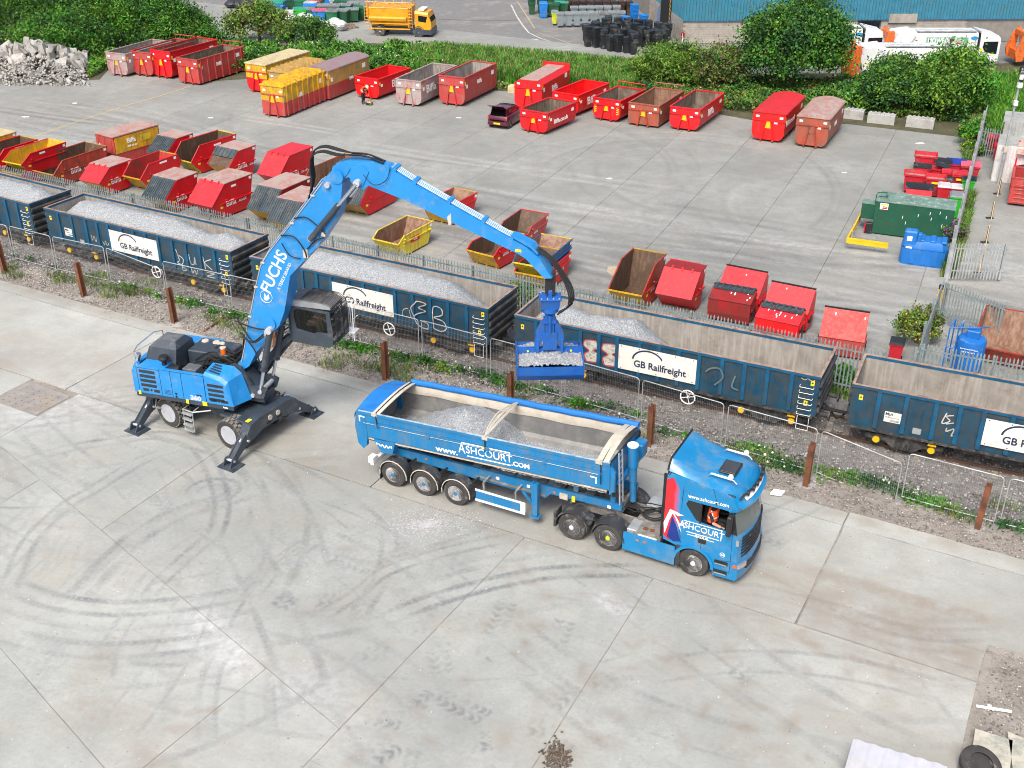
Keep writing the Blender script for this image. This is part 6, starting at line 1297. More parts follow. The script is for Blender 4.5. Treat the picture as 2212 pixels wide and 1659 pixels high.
roro('tall brick-red open container right of the scraped one',q(RB,1735,632,2.2),-.45,2.25,5.6,2.2,'faded','greyin',txt=('Biffa',.95,.5,.42))
roro('tall red container with a chamfered closed roof behind the maroon car',q(RC,368,655,2.3),-.43,2.3,5.6,2.3,'red',cover='chamfer',covm='roofpink',txt=('Biffa',.8,.5,.62))
roro('bright red empty container behind the one with black scorched inside',q(RC,660,772,1.6),-.60,2.3,4.6,1.6,'bright','bright',txt=('Biffa',.8,.5,.8))
roro('low red container with scorched inside, right of the maroon car',q(RC,415,917,1.55),-.60,2.4,3.9,1.55,'red','dirtyin',txt=('Biffa.co.uk',.72,.5,.42))
roro('low red container with hazard stripes and a handle frame',q(RC,1000,817,1.6),-.56,2.3,4.0,1.6,'red','dirtyin',bar=True,txt=None)
roro('rust-stained dull red container with tall handle frame',q(RC,1310,857,1.62),-.49,2.4,5.1,1.62,'brick','brownin',bar=True,round_=False,txt=None)
roro('red open container, right-hand end of the open row by the bushes',q(RC,1640,887,1.62),-.48,2.3,5.4,1.62,'red','dirtyin',txt=('Biffa',.85,.5,.7))
roro('bright red container with arched red cover under the big tree',q(RD,302,922,2.05),-.46,2.3,5.5,2.05,'bright',cover='tent',covm='pink',txt=('Biffa.co.uk',.85,.33,.55))
roro('rusty orange-red container with a mottled cover, rightmost of the row',q(RD,655,960,2.1),-.45,2.25,5.3,2.1,'brick',cover='tent',covm='roofgrey',txt=('Biffa',.85,.5,.45),frame_y=False)
ro = [o for o in COL.objects if o.get('label','').startswith('low red container with hazard')][0]
for s in (0,1):
    for k in range(4):
        b = MB();x = .12+s*1.85;z = .55+k*.16;b.quad((x,-.012,z),(x+.2,-.012,z+.1),(x+.2,-.012,z+.17),(x,-.012,z+.07));b.build('hazard_stripe',ylabel,ro)
# ---- chain-lift skips
def skip(label,SR,rz,W,s,flat,H,kind='open',side='red',end='yellow',inner='muck',lip=.95,far=.55,lid='steel',roofm='roofpink',txt='Biffa.co.uk',base=0.0,farlip=None,b0=None,tsize=.46,wl=None,grp=None,extra=None):
    """side profile along y: lip at 0, shoulder at s, top edge to s+flat, far end falls back by far. SR = right shoulder"""
    loc = Vector((SR[0],SR[1],0)) - Matrix.Rotation(rz,3,'Z') @ Vector((W,s,0));loc.z = base
    t = thing('skip',label,'skip',loc,rz,grp);L = s+flat;b0 = b0 if b0 is not None else min(s*.75+.15,.9);fl = farlip if farlip is not None else None
    top = H-base if base else H
    P = [(b0,.10),(L-far*.9,.10)]+([(L+.0,top)] if fl is None else [(L+far*.6,fl),(L,top)])+[(s,top),(0,lip)]
    sm,em,im = pt(side),pt(end),pt(inner)
    for x in (0,W-.04):
        b = MB();b.prismx(P,x,x+.04);b.build('side_plate',sm,t)
    # floor and end plates
    b = MB();b.add([(x,y,z) for x in (.041,W-.041) for y,z in (P[1],P[0],P[-1])],[(0,1,4,3),(1,2,5,4)]);b.build('front_plate',em,t)
    n = 3 if fl is None else 3
    b = MB();b.add([(x,y,z) for x in (.041,W-.041) for y,z in (P[1],P[2])],[(0,1,3,2)]);b.build('far_plate',em,t)
    if kind == 'open':
        q_ = [(a[0],a[1]) for a in P];off = .025
        b = MB();b.add([(x,y,z) for x in (.043,W-.043) for y,z in ((L-.02,top-.0),(P[1][0]-.02,.14),(b0+.02,.14),(.03,lip))],[(0,1,5,4),(1,2,6,5),(2,3,7,6)])
        for x in (.044,W-.044): b.add([(x,y,z) for y,z in ((L-.02,top),(P[1][0]-.02,.14),(b0+.02,.14),(.03,lip),(s,top-.005))],[tuple(range(5))])
        b.build('inside',im,t)
        for x in (-.025,W-.045): b = MB();b.tube([(x+.035,0,lip+.01),(x+.035,s,top+.01),(x+.035,L,top+.01)],.035,4);b.build('side_rim',pt(end if end != 'brownin' else side) if kind == 'x' else sm,t)
        b = MB();b.bar((0,0,lip),(W,0,lip),.06,.06);b.bar((0,L,top),(W,L,top),.05,.05);b.build('end_rim',em,t)
    else:
        b = MB();b.box(-.02,W+.02,s+.0,L+.03,top+.002,top+.045);b.build('roof',pt(roofm),t)
        nrm = Vector((0,-(top-lip),s)).normalized()
        def slope(x0,x1,f0,f1,h0,h1,nm,m,par=t):
            A = Vector((0,0,lip));B = Vector((0,s,top));b = MB();vs = []
            for hh in (h0,h1):
                for x,f in ((x0,f0),(x1,f0),(x1,f1),(x0,f1)): p = A.lerp(B,f)+nrm*hh;vs.append((x,p.y,p.z))
            b.add(vs,[(3,2,1,0),(4,5,6,7),(0,1,5,4),(1,2,6,5),(2,3,7,6),(3,0,4,7)]);return b.build(nm,m,par)
        if lid == 'steel':
            slope(-.02,W+.02,-.02,1.0,.0,.03,'sloped_cover',pt('pink') if side != 'faded' else pt('faded'))  # sloped red steel takes the tone with light painted in
            for k in range(3): slope(W*(.2+.28*k),W*(.2+.28*k)+.08,.93,1.06,.03,.08,'hinge',sm)
        else:
            slope(.03,W-.03,.0,1.0,-.06,-.04,'opening',pt('muck'))
            halves = [(.02,W/2-.015),(W/2+.015,W-.02)] if lid != 'half' else [(.02,W-.02)]
            for a,c_ in halves:
                f0,f1 = (-.03,1.0) if lid != 'half' else (.55,1.05)
                l_ = slope(a,c_,f0,f1,.0,.04,'lid',lidm);nr = 6
                for k in range(nr): x = a+(c_-a)*(k+.5)/nr;slope(x-.035,x+.035,f0+.04,f1-.05,.04,.07,'lid_rib',lidm,l_)
    # ribs, lugs, runners
    for x,sg in ((-.05,-1),(W+.001,1)):
        b = MB();b.box(x,x+.05,b0*.55+.1,L-.15,lip*.93,lip*.93+.05);b.build('side_rib',sm,t)
        b = MB();b.cyl((x+(.05 if sg < 0 else 0),s*.9+.1,lip*1.15),(x+sg*.1,s*.9+.1,lip*1.15),.05,8);b.cyl((x+(.05 if sg < 0 else 0),L-.35,lip*1.0),(x+sg*.1,L-.35,lip*1.0),.05,8);b.build('lifting_lug',sm,t)
    for k in range(3 if W > 1.6 else 2):
        b = MB();x = .2+k*(W-.5)/(2 if W > 1.6 else 1);b.box(x,x+.1,b0+.02,L-far,.0,.099);b.build('runner',em,t)
    Ms = lambda y,z: Matrix.Translation((W+.008,y,z)) @ Matrix.Rotation(pi/2,4,'Z') @ Matrix.Rotation(pi/2,4,'X')
    if txt:
        w_ = L;text('Biffa',tsize,whitet,t,Ms(b0+(L-far-b0)*.30,lip*.84),bold=.006,sx=1.05)
        if '.co' in txt: text('.co.uk',tsize*.62,whitet,t,Ms(b0+(L-far-b0)*.30+tsize*2.0,lip*.80),bold=.001)
    b = MB();b.box(W+.002,W+.008,b0*.7,b0*.7+.2,lip*.68,lip*.82);b.build('yellow_sticker',ylabel,t)
    b = MB();b.box(W+.002,W+.008,L-.32,L-.12,top-.22,top-.06);b.build('sticker',whitet,t)
    if wl: b = MB();b.box(W+.002,W+.008,s+wl[0],s+wl[0]+wl[1],top-wl[2]-.12,top-wl[2]);b.build('sticker',whitet,t)
    return t
g1 = 'chain-lift skips crowded behind the railway fence'
k_ = dict
skip('yellow-roofed enclosed skip cut off by the left edge',q(RA,-70,1120,1.9),-.5,1.8,1.0,2.0,1.9,'closed','yellow','yellow',lid='steel',roofm='roofcream',txt=None)
skip('red skip with rusty dark inside at the left edge',q(RA,30,1200,1.75),-.55,1.8,.9,2.6,1.75,'open','red','yellow','muck',txt=None,wl=(.8,.7,.1))
skip('yellow-lined red skip stacked in another, upper of the two',q(RA,240,1235,1.95),-.5,1.7,.8,2.9,1.95,'open','red','lemon','yellow',lip=.9,base=.55,txt=None,wl=(.7,.45,.1))
skip('red skip with dark inside under the yellow-lined one',q(RA,240,1310,1.35),-.5,1.75,.8,2.9,1.35,'open','red','yellow','muck',lip=.8,txt=None)
skip('big orange-red open skip with burn marks on its side',q(RA,500,1290,1.6),-.53,2.05,.85,3.6,1.6,'open','rustred','ochre','muck',lip=.9)
def boxskip(label,TR,rz,W,L,H):
    t = thing('box_container',label,'skip container',Vector((TR[0],TR[1],0))-Matrix.Rotation(rz,3,'Z') @ Vector((W,0,0)),rz)
    b = MB();b.prismx([(.5,.12),(L-.4,.12),(L,.9),(L,H),(0,H),(0,.9)],0,W);b.build('hull',pt('faded'),t)
    b = MB();b.box(-.05,W+.05,-.05,L+.05,H+.002,H+.07);b.build('roof',pt('roofpink'),t)
    b = MB();b.box(W+.003,W+.03,.08,L-.08,H*.45,H-.06);yp = b.build('yellow_panel',pt('yellow'),t)
    for y in (1.25,2.5): b = MB();b.box(W+.031,W+.05,y-.02,y+.02,H*.47,H-.08);b.build('panel_rib',pt('ochre'),yp)
    Ms = lambda y,z: Matrix.Translation((W+.054,y,z)) @ Matrix.Rotation(pi/2,4,'Z') @ Matrix.Rotation(pi/2,4,'X')
    text('Biffa',.42,whitet,t,Ms(1.35,H*.78),bold=.012);text('0800 601 601',.15,whitet,t,Ms(1.4,H*.60),bold=.003)
    b = MB();b.box(W+.051,W+.055,2.05,2.95,H*.66,H*.86);s_ = b.build('warning_plate',pt('lemon'),t);b = MB();b.quad((W+.058,2.15,H*.69),(W+.058,2.35,H*.69),(W+.058,2.25,H*.83));b.build('warning_mark',pt('ochre'),s_)
    b = MB()
    for x in (.25,W*.5,W-.25): b.box(x-.04,x+.04,-.04,-.001,.3,H-.1)
    b.build('end_rib',pt('faded'),t);b = MB();b.box(.15,.4,-.01,-.004,1.1,1.4);b.build('sticker',whitet,t);b = MB()
    for x in (.2,W-.3): b.box(x,x+.1,.5,L-.4,0,.12)
    b.build('runner',pt('dark'),t)
boxskip('closed container with a yellow side panel, Biffa lettering and pale red roof',q(RA,905,1108,2.0),-.61,1.85,3.7,2.0)
skip('small red skip with red steel sloping lids at the fence, third from the left',q(RA,880,1345,1.7),-.5,1.7,1.0,1.8,1.7,'closed','red','yellow',lid='steel')
skip('open red skip with yellow front behind the black-lidded one at the fence',q(RA,1190,1320,1.7),-.54,1.55,.8,2.4,1.7,'open','red','yellow','redin',farlip=1.2,txt=None,wl=(.9,.6,.1))
skip('red skip with two black ribbed lids behind the open yellow-nosed ones',q(RA,1415,1115,1.8),-.54,1.75,1.15,1.5,1.8,'closed','red','yellow',lid='black',txt=None)
skip('long red open skip with yellow inner end and white sticker',q(RA,1600,1170,1.85),-.60,1.75,.85,3.2,1.85,'open','red','lemon','muck',txt=None,wl=(1.2,.6,.2))
skip('red skip with one black lid half covering its mouth',q(RA,1910,1215,1.8),-.56,1.9,1.0,1.6,1.8,'closed','red','yellow',lid='half')
skip('red skip with two black lids and dusty roof in front at the fence',q(RA,1415,1450,1.9),-.53,1.9,1.1,1.75,1.9,'closed','red','yellow',lid='black',roofm='roofgrey')
skip('large red skip with steel lids in front at the fence',q(RA,1800,1480,2.0),-.56,1.95,1.15,2.3,2.0,'closed','red','red',lid='steel',roofm='roofgrey',wl=(.5,.4,.2))
skip('bright red enclosed skip with steel lids, rear of the group',q(RB,330,1255,2.0),-.52,1.75,1.15,2.35,2.0,'closed','red','red',lid='steel',roofm='pink')
skip('dull red skip with rusty roof and two black lids left of the boom',q(RB,275,1525,2.0),-.52,1.85,1.1,2.55,2.0,'closed','dark','yellow',lid='black',roofm='roofpink')
skip('red skip with grey roof and black lids partly behind the boom',q(RF,440,300,1.9),-.48,1.8,1.1,2.3,1.9,'closed','dark','yellow',lid='black',roofm='roofgrey',txt=None)
skip('brown rusty open skip behind the top of the boom',q(RB,700,1395,1.8),-.52,2.0,.8,3.6,1.8,'open','rustred','yellow','brownin',txt=None)
skip('red skip with black lids seen under the bend of the boom',q(RB,975,1470,1.95),-.5,1.85,1.1,3.0,1.95,'closed','red','ochre',lid='black',roofm='red',txt=None)
def mini(label,SR,rz,W,s,flat,H,side,end,inner,lip,base=0,txt=None,tsize=.3,rubble=False):
    o = skip(label,SR,rz,W,s,flat,H,'open',side,end,inner,lip=lip,far=.6,txt=txt,base=base,b0=.55,tsize=tsize)
    return o
mini('yellow and red open skip behind the stick',q(RF,1640,320,1.25),-.56,1.7,.5,2.6,1.25,'red','yellow','brownin',.95)
y_ = mini('lone yellow open skip with a rusty inside and small red sign',q(RF,1250,570,1.2),-.55,1.75,.5,2.7,1.2,'lemon','lemon','brownin',.88)
b = MB();b.box(1.753,1.762,1.1,1.9,.62,.92);y_s = b.build('red_sign',pt('red'),y_);text('biffa',.2,whitet,y_s,Matrix.Translation((1.768,1.5,.77)) @ Matrix.Rotation(pi/2,4,'Z') @ Matrix.Rotation(pi/2,4,'X'),bold=.004)
mini('red open skip with litter inside, right of the stick',q(RG,285,490,1.2),-.47,1.75,.5,2.2,1.2,'faded','red','muck',.88,txt='Biffa',tsize=.25)
mini('yellow-ended red skip with striped corners just left of the stick end',q(RF,2010,670,1.2),-.6,1.75,.45,2.5,1.2,'red','yellow','muck',.9,txt='Biffa.co.uk',tsize=.3)
mini('red skip with yellow ends holding the blue skip',q(RG,440,830,1.2),-.47,1.8,.5,2.5,1.2,'red','yellow','muck',.88,txt='Biffa.co.uk',tsize=.36)
mini('dark blue rusty skip stacked on the yellow-ended one',q(RG,430,745,1.75),-.45,1.8,.5,2.9,1.75,'blue','lemon','brownin',.85,base=.55)
# ---- open and closed containers by the fence on the right
r1 = skip('tall orange-red open container with rusty inside, leftmost by the right-hand fence',q(RG,1275,800,2.0),-.47,1.75,1.6,1.6,2.0,'open','rustred','yellow','muck',lip=1.0,txt='Biffa',tsize=.3)
rb = skip('dark red closed container with a rail along its ridge',q(RG,1640,862,1.9),-.47,1.8,1.15,.9,1.9,'closed','red','red',lid='steel',roofm='dark',txt=None,lip=.95)
b = MB();b.tube([(.1,1.3,1.94),(.1,1.3,2.3),(1.7,1.3,2.3),(1.7,1.3,1.94)],.02,5);b.cyl((.9,1.3,1.94),(.9,1.3,2.3),.02,5);b.build('ridge_rail',pt('red'),rb)
def bankbin(label,P,rz,W,D,Hh,lipz,col,lid=True,sl=.55,lidm_=None):
    """rear-lift bin: low front, sloped cover, ridge; P = near-left ground corner"""
    t = thing('steel_bin',label,'steel bin',P,rz);c = pt(col)
    b = MB();b.prismx([(.12,.12),(D-.1,.12),(D,.6),(D,Hh-.25),(D-.25,Hh),(D-sl*.6,Hh),(.0,lipz),(.0,.5)],0,W);b.build('hull',c,t)
    b = MB();b.prismx([(-.02,lipz+.01),(D-sl*.6,Hh+.012),(D-sl*.6,Hh+.05),(-.04,lipz+.04)],-.02,W+.02);b.build('sloped_cover',pt('pink' if col in ('red','bright') else col),t)  # red covers get the lit red tone painted on
    b = MB();b.bar((-.03,D-sl*.55,Hh+.06),(W+.03,D-sl*.55,Hh+.06),.09,.06);b.build('ridge_seal',blackr,t)
    b = MB()
    for x in (.0,W): b.box(x-.06,x+.06,.2,D-.2,.7,.82)
    b.build('side_rail',c,t)
    b = MB()
    for x0,x1 in ((-.10,-.002),(W+.002,W+.10)): b.box(x0,x1,.35,.6,.45,.8)
    b.build('lifting_pocket',blackp,t)
    b = MB()
    for x in (.15,W-.15): b.cyl((x-.05,.3,.08),(x+.05,.3,.08),.08,8);b.cyl((x-.05,D-.3,.08),(x+.05,D-.3,.08),.08,8)
    b.build('castor',blackp,t)
    if lid:
        b = MB();y0 = D-sl*.6-.35;b.prismx([(y0,Hh-.02),(D-.05,Hh+.02),(D-.05,Hh+.08),(y0,Hh+.06)],.04,W-.04);l_ = b.build('lid',lidm,t);nr = 7
        for k in range(nr): b = MB();x = .1+(W-.25)*k/(nr-1);b.prismx([(y0+.02,Hh+.062),(D-.08,Hh+.082),(D-.08,Hh+.12),(y0+.02,Hh+.10)],x,x+.1);b.build('lid_rib',lidm,l_)
    b = MB();rr = random.Random(len(label))
    for k in range(9): x = rr.uniform(.1,W-.1);f = rr.uniform(.1,.8);y = (D-sl*.6)*f;z = lipz+(Hh-lipz)*f+.055;b.quad((x,y,z),(x+.04,y,z),(x+.05,y+.12,z+.12*(Hh-lipz)/(D-sl*.6)),(x,y+.12,z+.12*(Hh-lipz)/(D-sl*.6)))
    b.build('bird_droppings',whitet,t)
bankbin('pink-red steel bin with ribbed half cover behind the dark red one',(9.85,49.55,0),-.5,2.0,1.5,1.9,1.0,'bright',False)
bankbin('dark red steel bin with black ribbed lid along its top',(9.25,48.45,0),-.43,2.0,1.25,1.45,1.15,'dark',True,.4)
bankbin('tall pink-red steel bin with bird droppings behind the black-lidded red one',(11.75,47.85,0),-.5,2.05,1.3,1.85,1.0,'bright',False)
bankbin('red steel bin with a row of black lid ribs, next to the fence',(11.15,46.75,0),-.5,2.0,1.15,1.3,.95,'bright',True,.4)
bankbin('lone faded red steel bin, rightmost of the row by the fence',(13.6,44.75,0),-.36,1.9,1.5,1.85,.95,'faded',False)
# ================================================================ FENCES, POSTS, YARD FURNITURE
fence_g = mat('fence_grey_green',(.27,.34,.35),.55,metal=.25,var=.15,dirt=(.10,.12,.11),damt=.3)
def pale_mesh(H=2.0,w=.065):
    b = MB();pr = [(-w/2,0),(-w*.2,.022),(w*.2,.022),(w/2,0),(w*.2,-.004),(-w*.2,-.004)]
    b.loft([[(x,y,z) for x,y in pr] for z in (.04,H-.10)],cap=False);b.add([(x,y,H-.10) for x,y in pr]+[(0,.01,H)],[(i,(i+1) % 6,6) for i in range(6)])
    return b
def palisade(label,P0,P1,H=2.0,pitch=.155,singles=300,panel=2.75,name='palisade_fence',fromend=True,mat_=None):
    P0 = Vector(P0);P1 = Vector(P1);L = (P1-P0).length;rz = atan2(P1.y-P0.y,P1.x-P0.x);t = thing(name,label,'fence',P0,rz);m = mat_ or fence_g
    for z in (.45,H-.35):
        b = MB();b.box(0,L,.0,.05,z,z+.05);b.build('rail',m,t)
    pm = None;n = int(L/pitch);po = None
    for k in range(int(L/panel)+1):
        if po is None: b = MB();b.box(-.05,.05,.05,.16,0,H-.12);po = b.build('post',m,t)
        else: o = link('post',po.data,t);o.location = (min(L,k*panel),0,0)
    rest = []
    for k in range(n):
        x = k*pitch+.07
        if (k >= n-singles) if fromend else (k < singles):
            if pm is None: pm = pale_mesh(H).build('pale',m,t);o = pm
            else: o = link('pale',pm.data,t)
            o.location = (x,-.03,random.uniform(-.012,.012));o.rotation_euler = (random.uniform(-.01,.01),random.uniform(-.012,.012),0)
        else: rest.append(x)
    if rest:
        b = MB()
        for x in rest:
            s_ = pale_mesh(H);b.add([(v[0]+x,v[1]-.03,v[2]) for v in s_.v],s_.f)
        o = b.build('pales',m,t,fix=False);o['kind'] = 'stuff'
    return t
palisade('long grey palisade fence between the railway and the skip yard',U(-64,42.7),U(-6.0,42.7),H=2.42,singles=298)
palisade('short grey palisade fence at the right edge in front of the blue water tank',U(-5.0,44.1),U(3.5,44.9),H=2.45,singles=60)
palisade('palisade fence seen edge-on from the corner up to the near gate post',U(-5.1,44.1),U(-5.5,51.6),H=2.3,singles=60)
palisade('open near gate leaf of grey palings with white rail',U(-5.4,51.95,.12),U(-2.6,50.6,.12),H=2.0,singles=30,panel=2.95,name='palisade_gate')
palisade('open far gate leaf of pale grey palings',U(-5.9,57.2,.12),U(-3.45,58.4,.12),H=2.0,singles=30,panel=2.6,name='palisade_gate',mat_=galv)
palisade('side palisade fence running away from the far gate beside the wheeled bins',U(-5.95,57.3),U(-8.55,86.5),H=2.15,singles=200,fromend=False,mat_=galv)
palisade('low palisade fence across the alley behind the white hut',U(-8.0,80.5),U(-5.2,80.2),H=2.0,singles=30)
for (u,v,lab) in ((-5.55,51.8,'near gate post with a yellow band'),(-5.95,57.25,'plain far gate post')):
    t = thing('gate_post',lab,'gate post',U(u,v),HG);b = MB();b.box(-.09,.09,-.09,.09,0,2.3);b.build('shaft',galv,t)
    if 'yellow' in lab: b = MB();b.box(-.095,.095,-.095,.095,1.1,1.75);b.build('yellow_band',yellowp,t);b = MB();b.box(-.095,.095,-.095,.095,1.75,2.0);b.build('black_band',blackp,t)
# rusty H-section posts
hp_ = [(12.1,592.8),(184.9,642.6),(377.4,699.1),None,(833,822.5),None,(1402.6,965.5),(1740,1051),(2110,1143.8)]
uvs = [(-49.1,34.98),(-43.2,34.8),(-37.1,34.67),(-31.0,34.7),(-25.1,34.7),(-19.1,34.85),(-13.1,35.04),(-7.05,35.2),(-1.14,35.4)]
whr = ['leftmost of the row, cut by the left edge','second from the left','below the second wagon, third from the left','hidden behind the boom','between the crane and the lorry','just behind the middle of the trailer','behind the front of the trailer','right of the lorry cab','rightmost of the row']
tilt = [(-.10,0),(-.08,0),(-.06,.01),(0,0),(-.0,0),(0,0),(.0,0),(.03,0),(.05,0)]
b = MB()
b.box(-.10,.10,-.13,-.115,0,1.85);b.box(-.10,.10,.115,.13,0,1.85);b.box(-.008,.008,-.114,.114,0,1.85)
pm0 = b.build('h_post',rust);pmesh = pm0.data;bpy.data.objects.remove(pm0)
for i,(u,v) in enumerate(uvs):
    o = link('steel_post',pmesh);o.location = U(u,v);o.rotation_euler = (0,tilt[i][0]*.5,HG);tag(o,'rusty H-section steel post, '+whr[i],'post','rusty steel posts along the concrete edge')
    b = MB();rr = random.Random(i);n = 14
    b.add([(0,0,.10)]+[((.45+.2*rr.random())*cos(2*pi*k/n),(.35+.2*rr.random())*sin(2*pi*k/n),.0) for k in range(n)],[(0,1+k,1+(k+1) % n) for k in range(n)]);f = b.build('concrete_footing',mat('footing_concrete',(.30,.30,.29),.9,var=.2,dirt=(.14,.12,.10),damt=.4,dscale=4),smooth=True);f.location = U(u,v,-.0);tag(f,kind='structure')
# site fence panels (Heras)
wire = mat('fence_wire',(.33,.36,.38),.5,metal=.3)
def heras(label,P0,P1,dz0=0.0,dz1=0.0,H=1.95,lean=0.0):
    P0 = Vector(P0);P1 = Vector(P1);L = (P1-P0).length;rz = atan2(P1.y-P0.y,P1.x-P0.x);t = thing('site_fence_panel',label,'fence panel',P0,rz,'temporary mesh fence panels along the track');ty = lean
    f = lambda x,z: (x,ty*z,z+dz0+(dz1-dz0)*x/L)
    b = MB();r = .12;b.tube([f(.05,0.02),f(.05,H-r),f(.05+r*.3,H-r*.3),f(.05+r,H),f(L-.05-r,H),f(L-.05-r*.3,H-r*.3),f(L-.05,H-r),f(L-.05,.02)],.021,6);b.tube([f(.05,.15),f(L-.05,.15)],.019,6);b.build('frame',galv,t)
    b = MB();n = int(L/.075)
    for k in range(1,n): x = .05+(L-.1)*k/n;b.bar(f(x,.16),f(x,H),.004,.004)
    for k in range(1,8): z = .15+(H-.15)*k/8;b.bar(f(.05,z),f(L-.05,z),.004,.004)
    o = b.build('wire_mesh',wire,t,fix=False);o['kind'] = 'stuff';return t
hb_ = [(-53.5,36.5),(-50.2,36.5),(-47.0,36.5),(-43.4,36.7),(-39.6,36.8),(-35.6,36.95),(-32.0,37.0),(-28.4,37.0),(-24.8,37.0),(-21.3,36.9),(-17.7,36.8),(-14.2,36.6),(-10.6,36.3),(-7.0,36.1),(-3.9,35.95),(-.6,35.9),(2.8,36.0),(6.2,36.1)]
ORD = 'first second third fourth fifth sixth seventh eighth ninth tenth eleventh twelfth thirteenth fourteenth fifteenth sixteenth seventeenth'.split()
for i in range(len(hb_)-1):
    a,c = hb_[i],hb_[i+1];d0 = d1 = 0.0
    if i == 3: d0,d1 = 0.0,-.55
    if i == 13: d0,d1 = .0,-.45
    heras('grey wire mesh fence panel along the ballast, %s from the left' % ORD[i],U(a[0]+.04,a[1],.02),U(c[0]-.04,c[1],.02),d0,d1,lean=random.uniform(-.03,.03))
    t = thing('fence_foot','grey block foot at the left end of the %s mesh fence panel' % ORD[i],'fence foot',U(a[0],a[1]-.1),HG+random.uniform(-.3,.3),'block feet of the mesh fence');b = MB();b.prismx([(-.34,0),(.34,0),(.28,.13),(-.28,.13)],-.11,.11);b.build('block',mat('block_foot',(.21,.21,.205),.9,var=.2),t)
# ---- right-hand yard furniture
def T(name,label,cat,P,rz=HG,group=None): return thing(name,label,cat,P,rz,group)
gt = T('fuel_tank','big dark green steel fuel tank with bird droppings and a side cabinet','tank',q(RH,985,548),-.40);gm_ = pt('green')
b = MB();b.box(0,4.15,0,1.75,.08,1.92);b.build('shell',gm_,gt)
b = MB();b.box(-.02,4.17,-.02,1.77,1.922,1.97);lidt = b.build('top_plate',mat('green_dusty',(.13,.22,.19),.7,var=.15,dirt=(.45,.47,.44),damt=.35,dscale=3),gt);b = MB();b.lathe([(0,.05),(.36,.05),(.38,0),(0,0)],(2.1,.9,1.97),'z',22);b.build('manhole',lidt.data.materials[0],lidt)
b = MB();b.box(-.75,-.01,.25,1.0,.75,1.62);b.build('side_cabinet',gm_,gt);b = MB();b.box(-.77,-.005,.23,1.02,1.622,1.65);b.build('cabinet_top',lidt.data.materials[0],gt)
b = MB();b.tube([(-.05,.3,.9),(-.05,.3,2.2),(.0,.35,2.3),(.45,.6,2.3),(.5,.6,2.0)],.03,6);b.tube([(.1,.3,2.1),(.6,.6,2.12)],.025,6);b.build('vent_pipe',gm_,gt)
b = MB();b.box(.25,.68,-.012,-.004,1.5,1.85);s_ = b.build('sign',whitet,gt);b = MB();b.box(.28,.65,-.016,-.0125,1.74,1.82);b.build('sign_yellow',ylabel,s_);b = MB();b.box(.38,.65,-.016,-.0125,1.53,1.60);b.box(.38,.65,-.016,-.0125,1.62,1.68);b.build('sign_red',pt('bright'),s_)
for k,(x,z) in enumerate(((2.9,1.5),(3.0,1.2),(3.4,1.6),(3.75,1.4),(1.5,1.1),(1.7,.8),(3.6,.9),(2.3,1.3))): b = MB();b.quad((x,-.004,z),(x+.025,-.004,z),(x+.04,-.004,z+.17),(x+.015,-.004,z+.17));b.build('dropping_streak',whitet,gt)
fe = T('fire_cabinet','small black and red cabinet on the ground left of the green tank','cabinet',q(RH,930,545),-.4);b = MB();b.box(0,.38,0,.25,0,.62,.03);b.build('case',blackp,fe);b = MB();b.box(-.05,-.001,.0,.25,0,.6);b.build('red_side',pt('red'),fe)
ba = T('crash_barrier','yellow crash barrier on grey posts wrapping the green tank corner','barrier',(0,0,0),0)
bp_ = [q(RH,900,400,.6),q(RH,850,500,.55),q(RH,792,600,.55),q(RH,1120,645,.5)]
b = MB()
for a,c in ((0,1),(1,2),(2,3)):
    A,Bq = bp_[a],bp_[c]
    for dz in (-.10,0,.10): b.bar(A+Vector((0,0,dz)),Bq+Vector((0,0,dz)),.05+.03*(dz != 0),.11)
b.build('rail',yellowp,ba)
for k,p in enumerate((q(RH,885,490),q(RH,830,570),q(RH,815,620),q(RH,1030,662))): b = MB();b.box(p.x-.06,p.x+.06,p.y-.05,p.y+.07,0,.7);b.box(p.x-.15,p.x+.15,p.y-.15,p.y+.15,0,.03);b.build('post',galv,ba)
bt = T('plastic_tank','bright blue moulded plastic fuel tank with a raised filling head','tank',q(RH,1200,785),-.38);bm2 = mat('blue_plastic',(.01,.15,.50),.5,var=.08,dirt=(.10,.22,.38),damt=.3)
b = MB();b.prismz([(0,.3),(.12,.08),(.35,0),(2.0,0),(2.25,.1),(2.35,.4),(2.3,.95),(2.1,1.25),(.3,1.3),(.05,1.1)],0,.88);b.build('lower_shell',bm2,bt,smooth=30)
b = MB();b.loft([[(x,y,z) for x,y in P] for z,P in ((.9,[(.0,.3),(.3,.0),(2.1,0),(2.37,.4),(2.3,1.0),(2.1,1.28),(.3,1.3),(.02,1.1)]),(1.0,[(.0,.3),(.3,.0),(2.1,0),(2.37,.4),(2.3,1.0),(2.1,1.28),(.3,1.3),(.02,1.1)]),(1.32,[(.15,.4),(.4,.15),(2.0,.15),(2.2,.4),(2.15,1.0),(2.0,1.1),(.4,1.1),(.2,1.0)]))]);b.build('upper_shell',bm2,bt,smooth=30)
b = MB();b.box(.08,.75,.05,.65,1.0,1.82,.08);b.build('filling_head',bm2,bt);b = MB();b.box(.76,.95,.1,.5,1.32,1.7,.03);b.build('head_step',bm2,bt)
for x in (.5,1.05,1.6): b = MB();b.box(x,x+.28,-.04,-.001,.1,.85);b.build('moulded_rib',bm2,bt);b = MB();b.box(x+.35,x+.62,.12,1.1,1.322,1.40,.03);b.build('top_rib',bm2,bt)
b = MB();b.box(.25,.5,.035,.049,1.3,1.55);b.box(.25,.55,-.012,-.001,.91,1.0);b.build('sticker',whitet,bt)
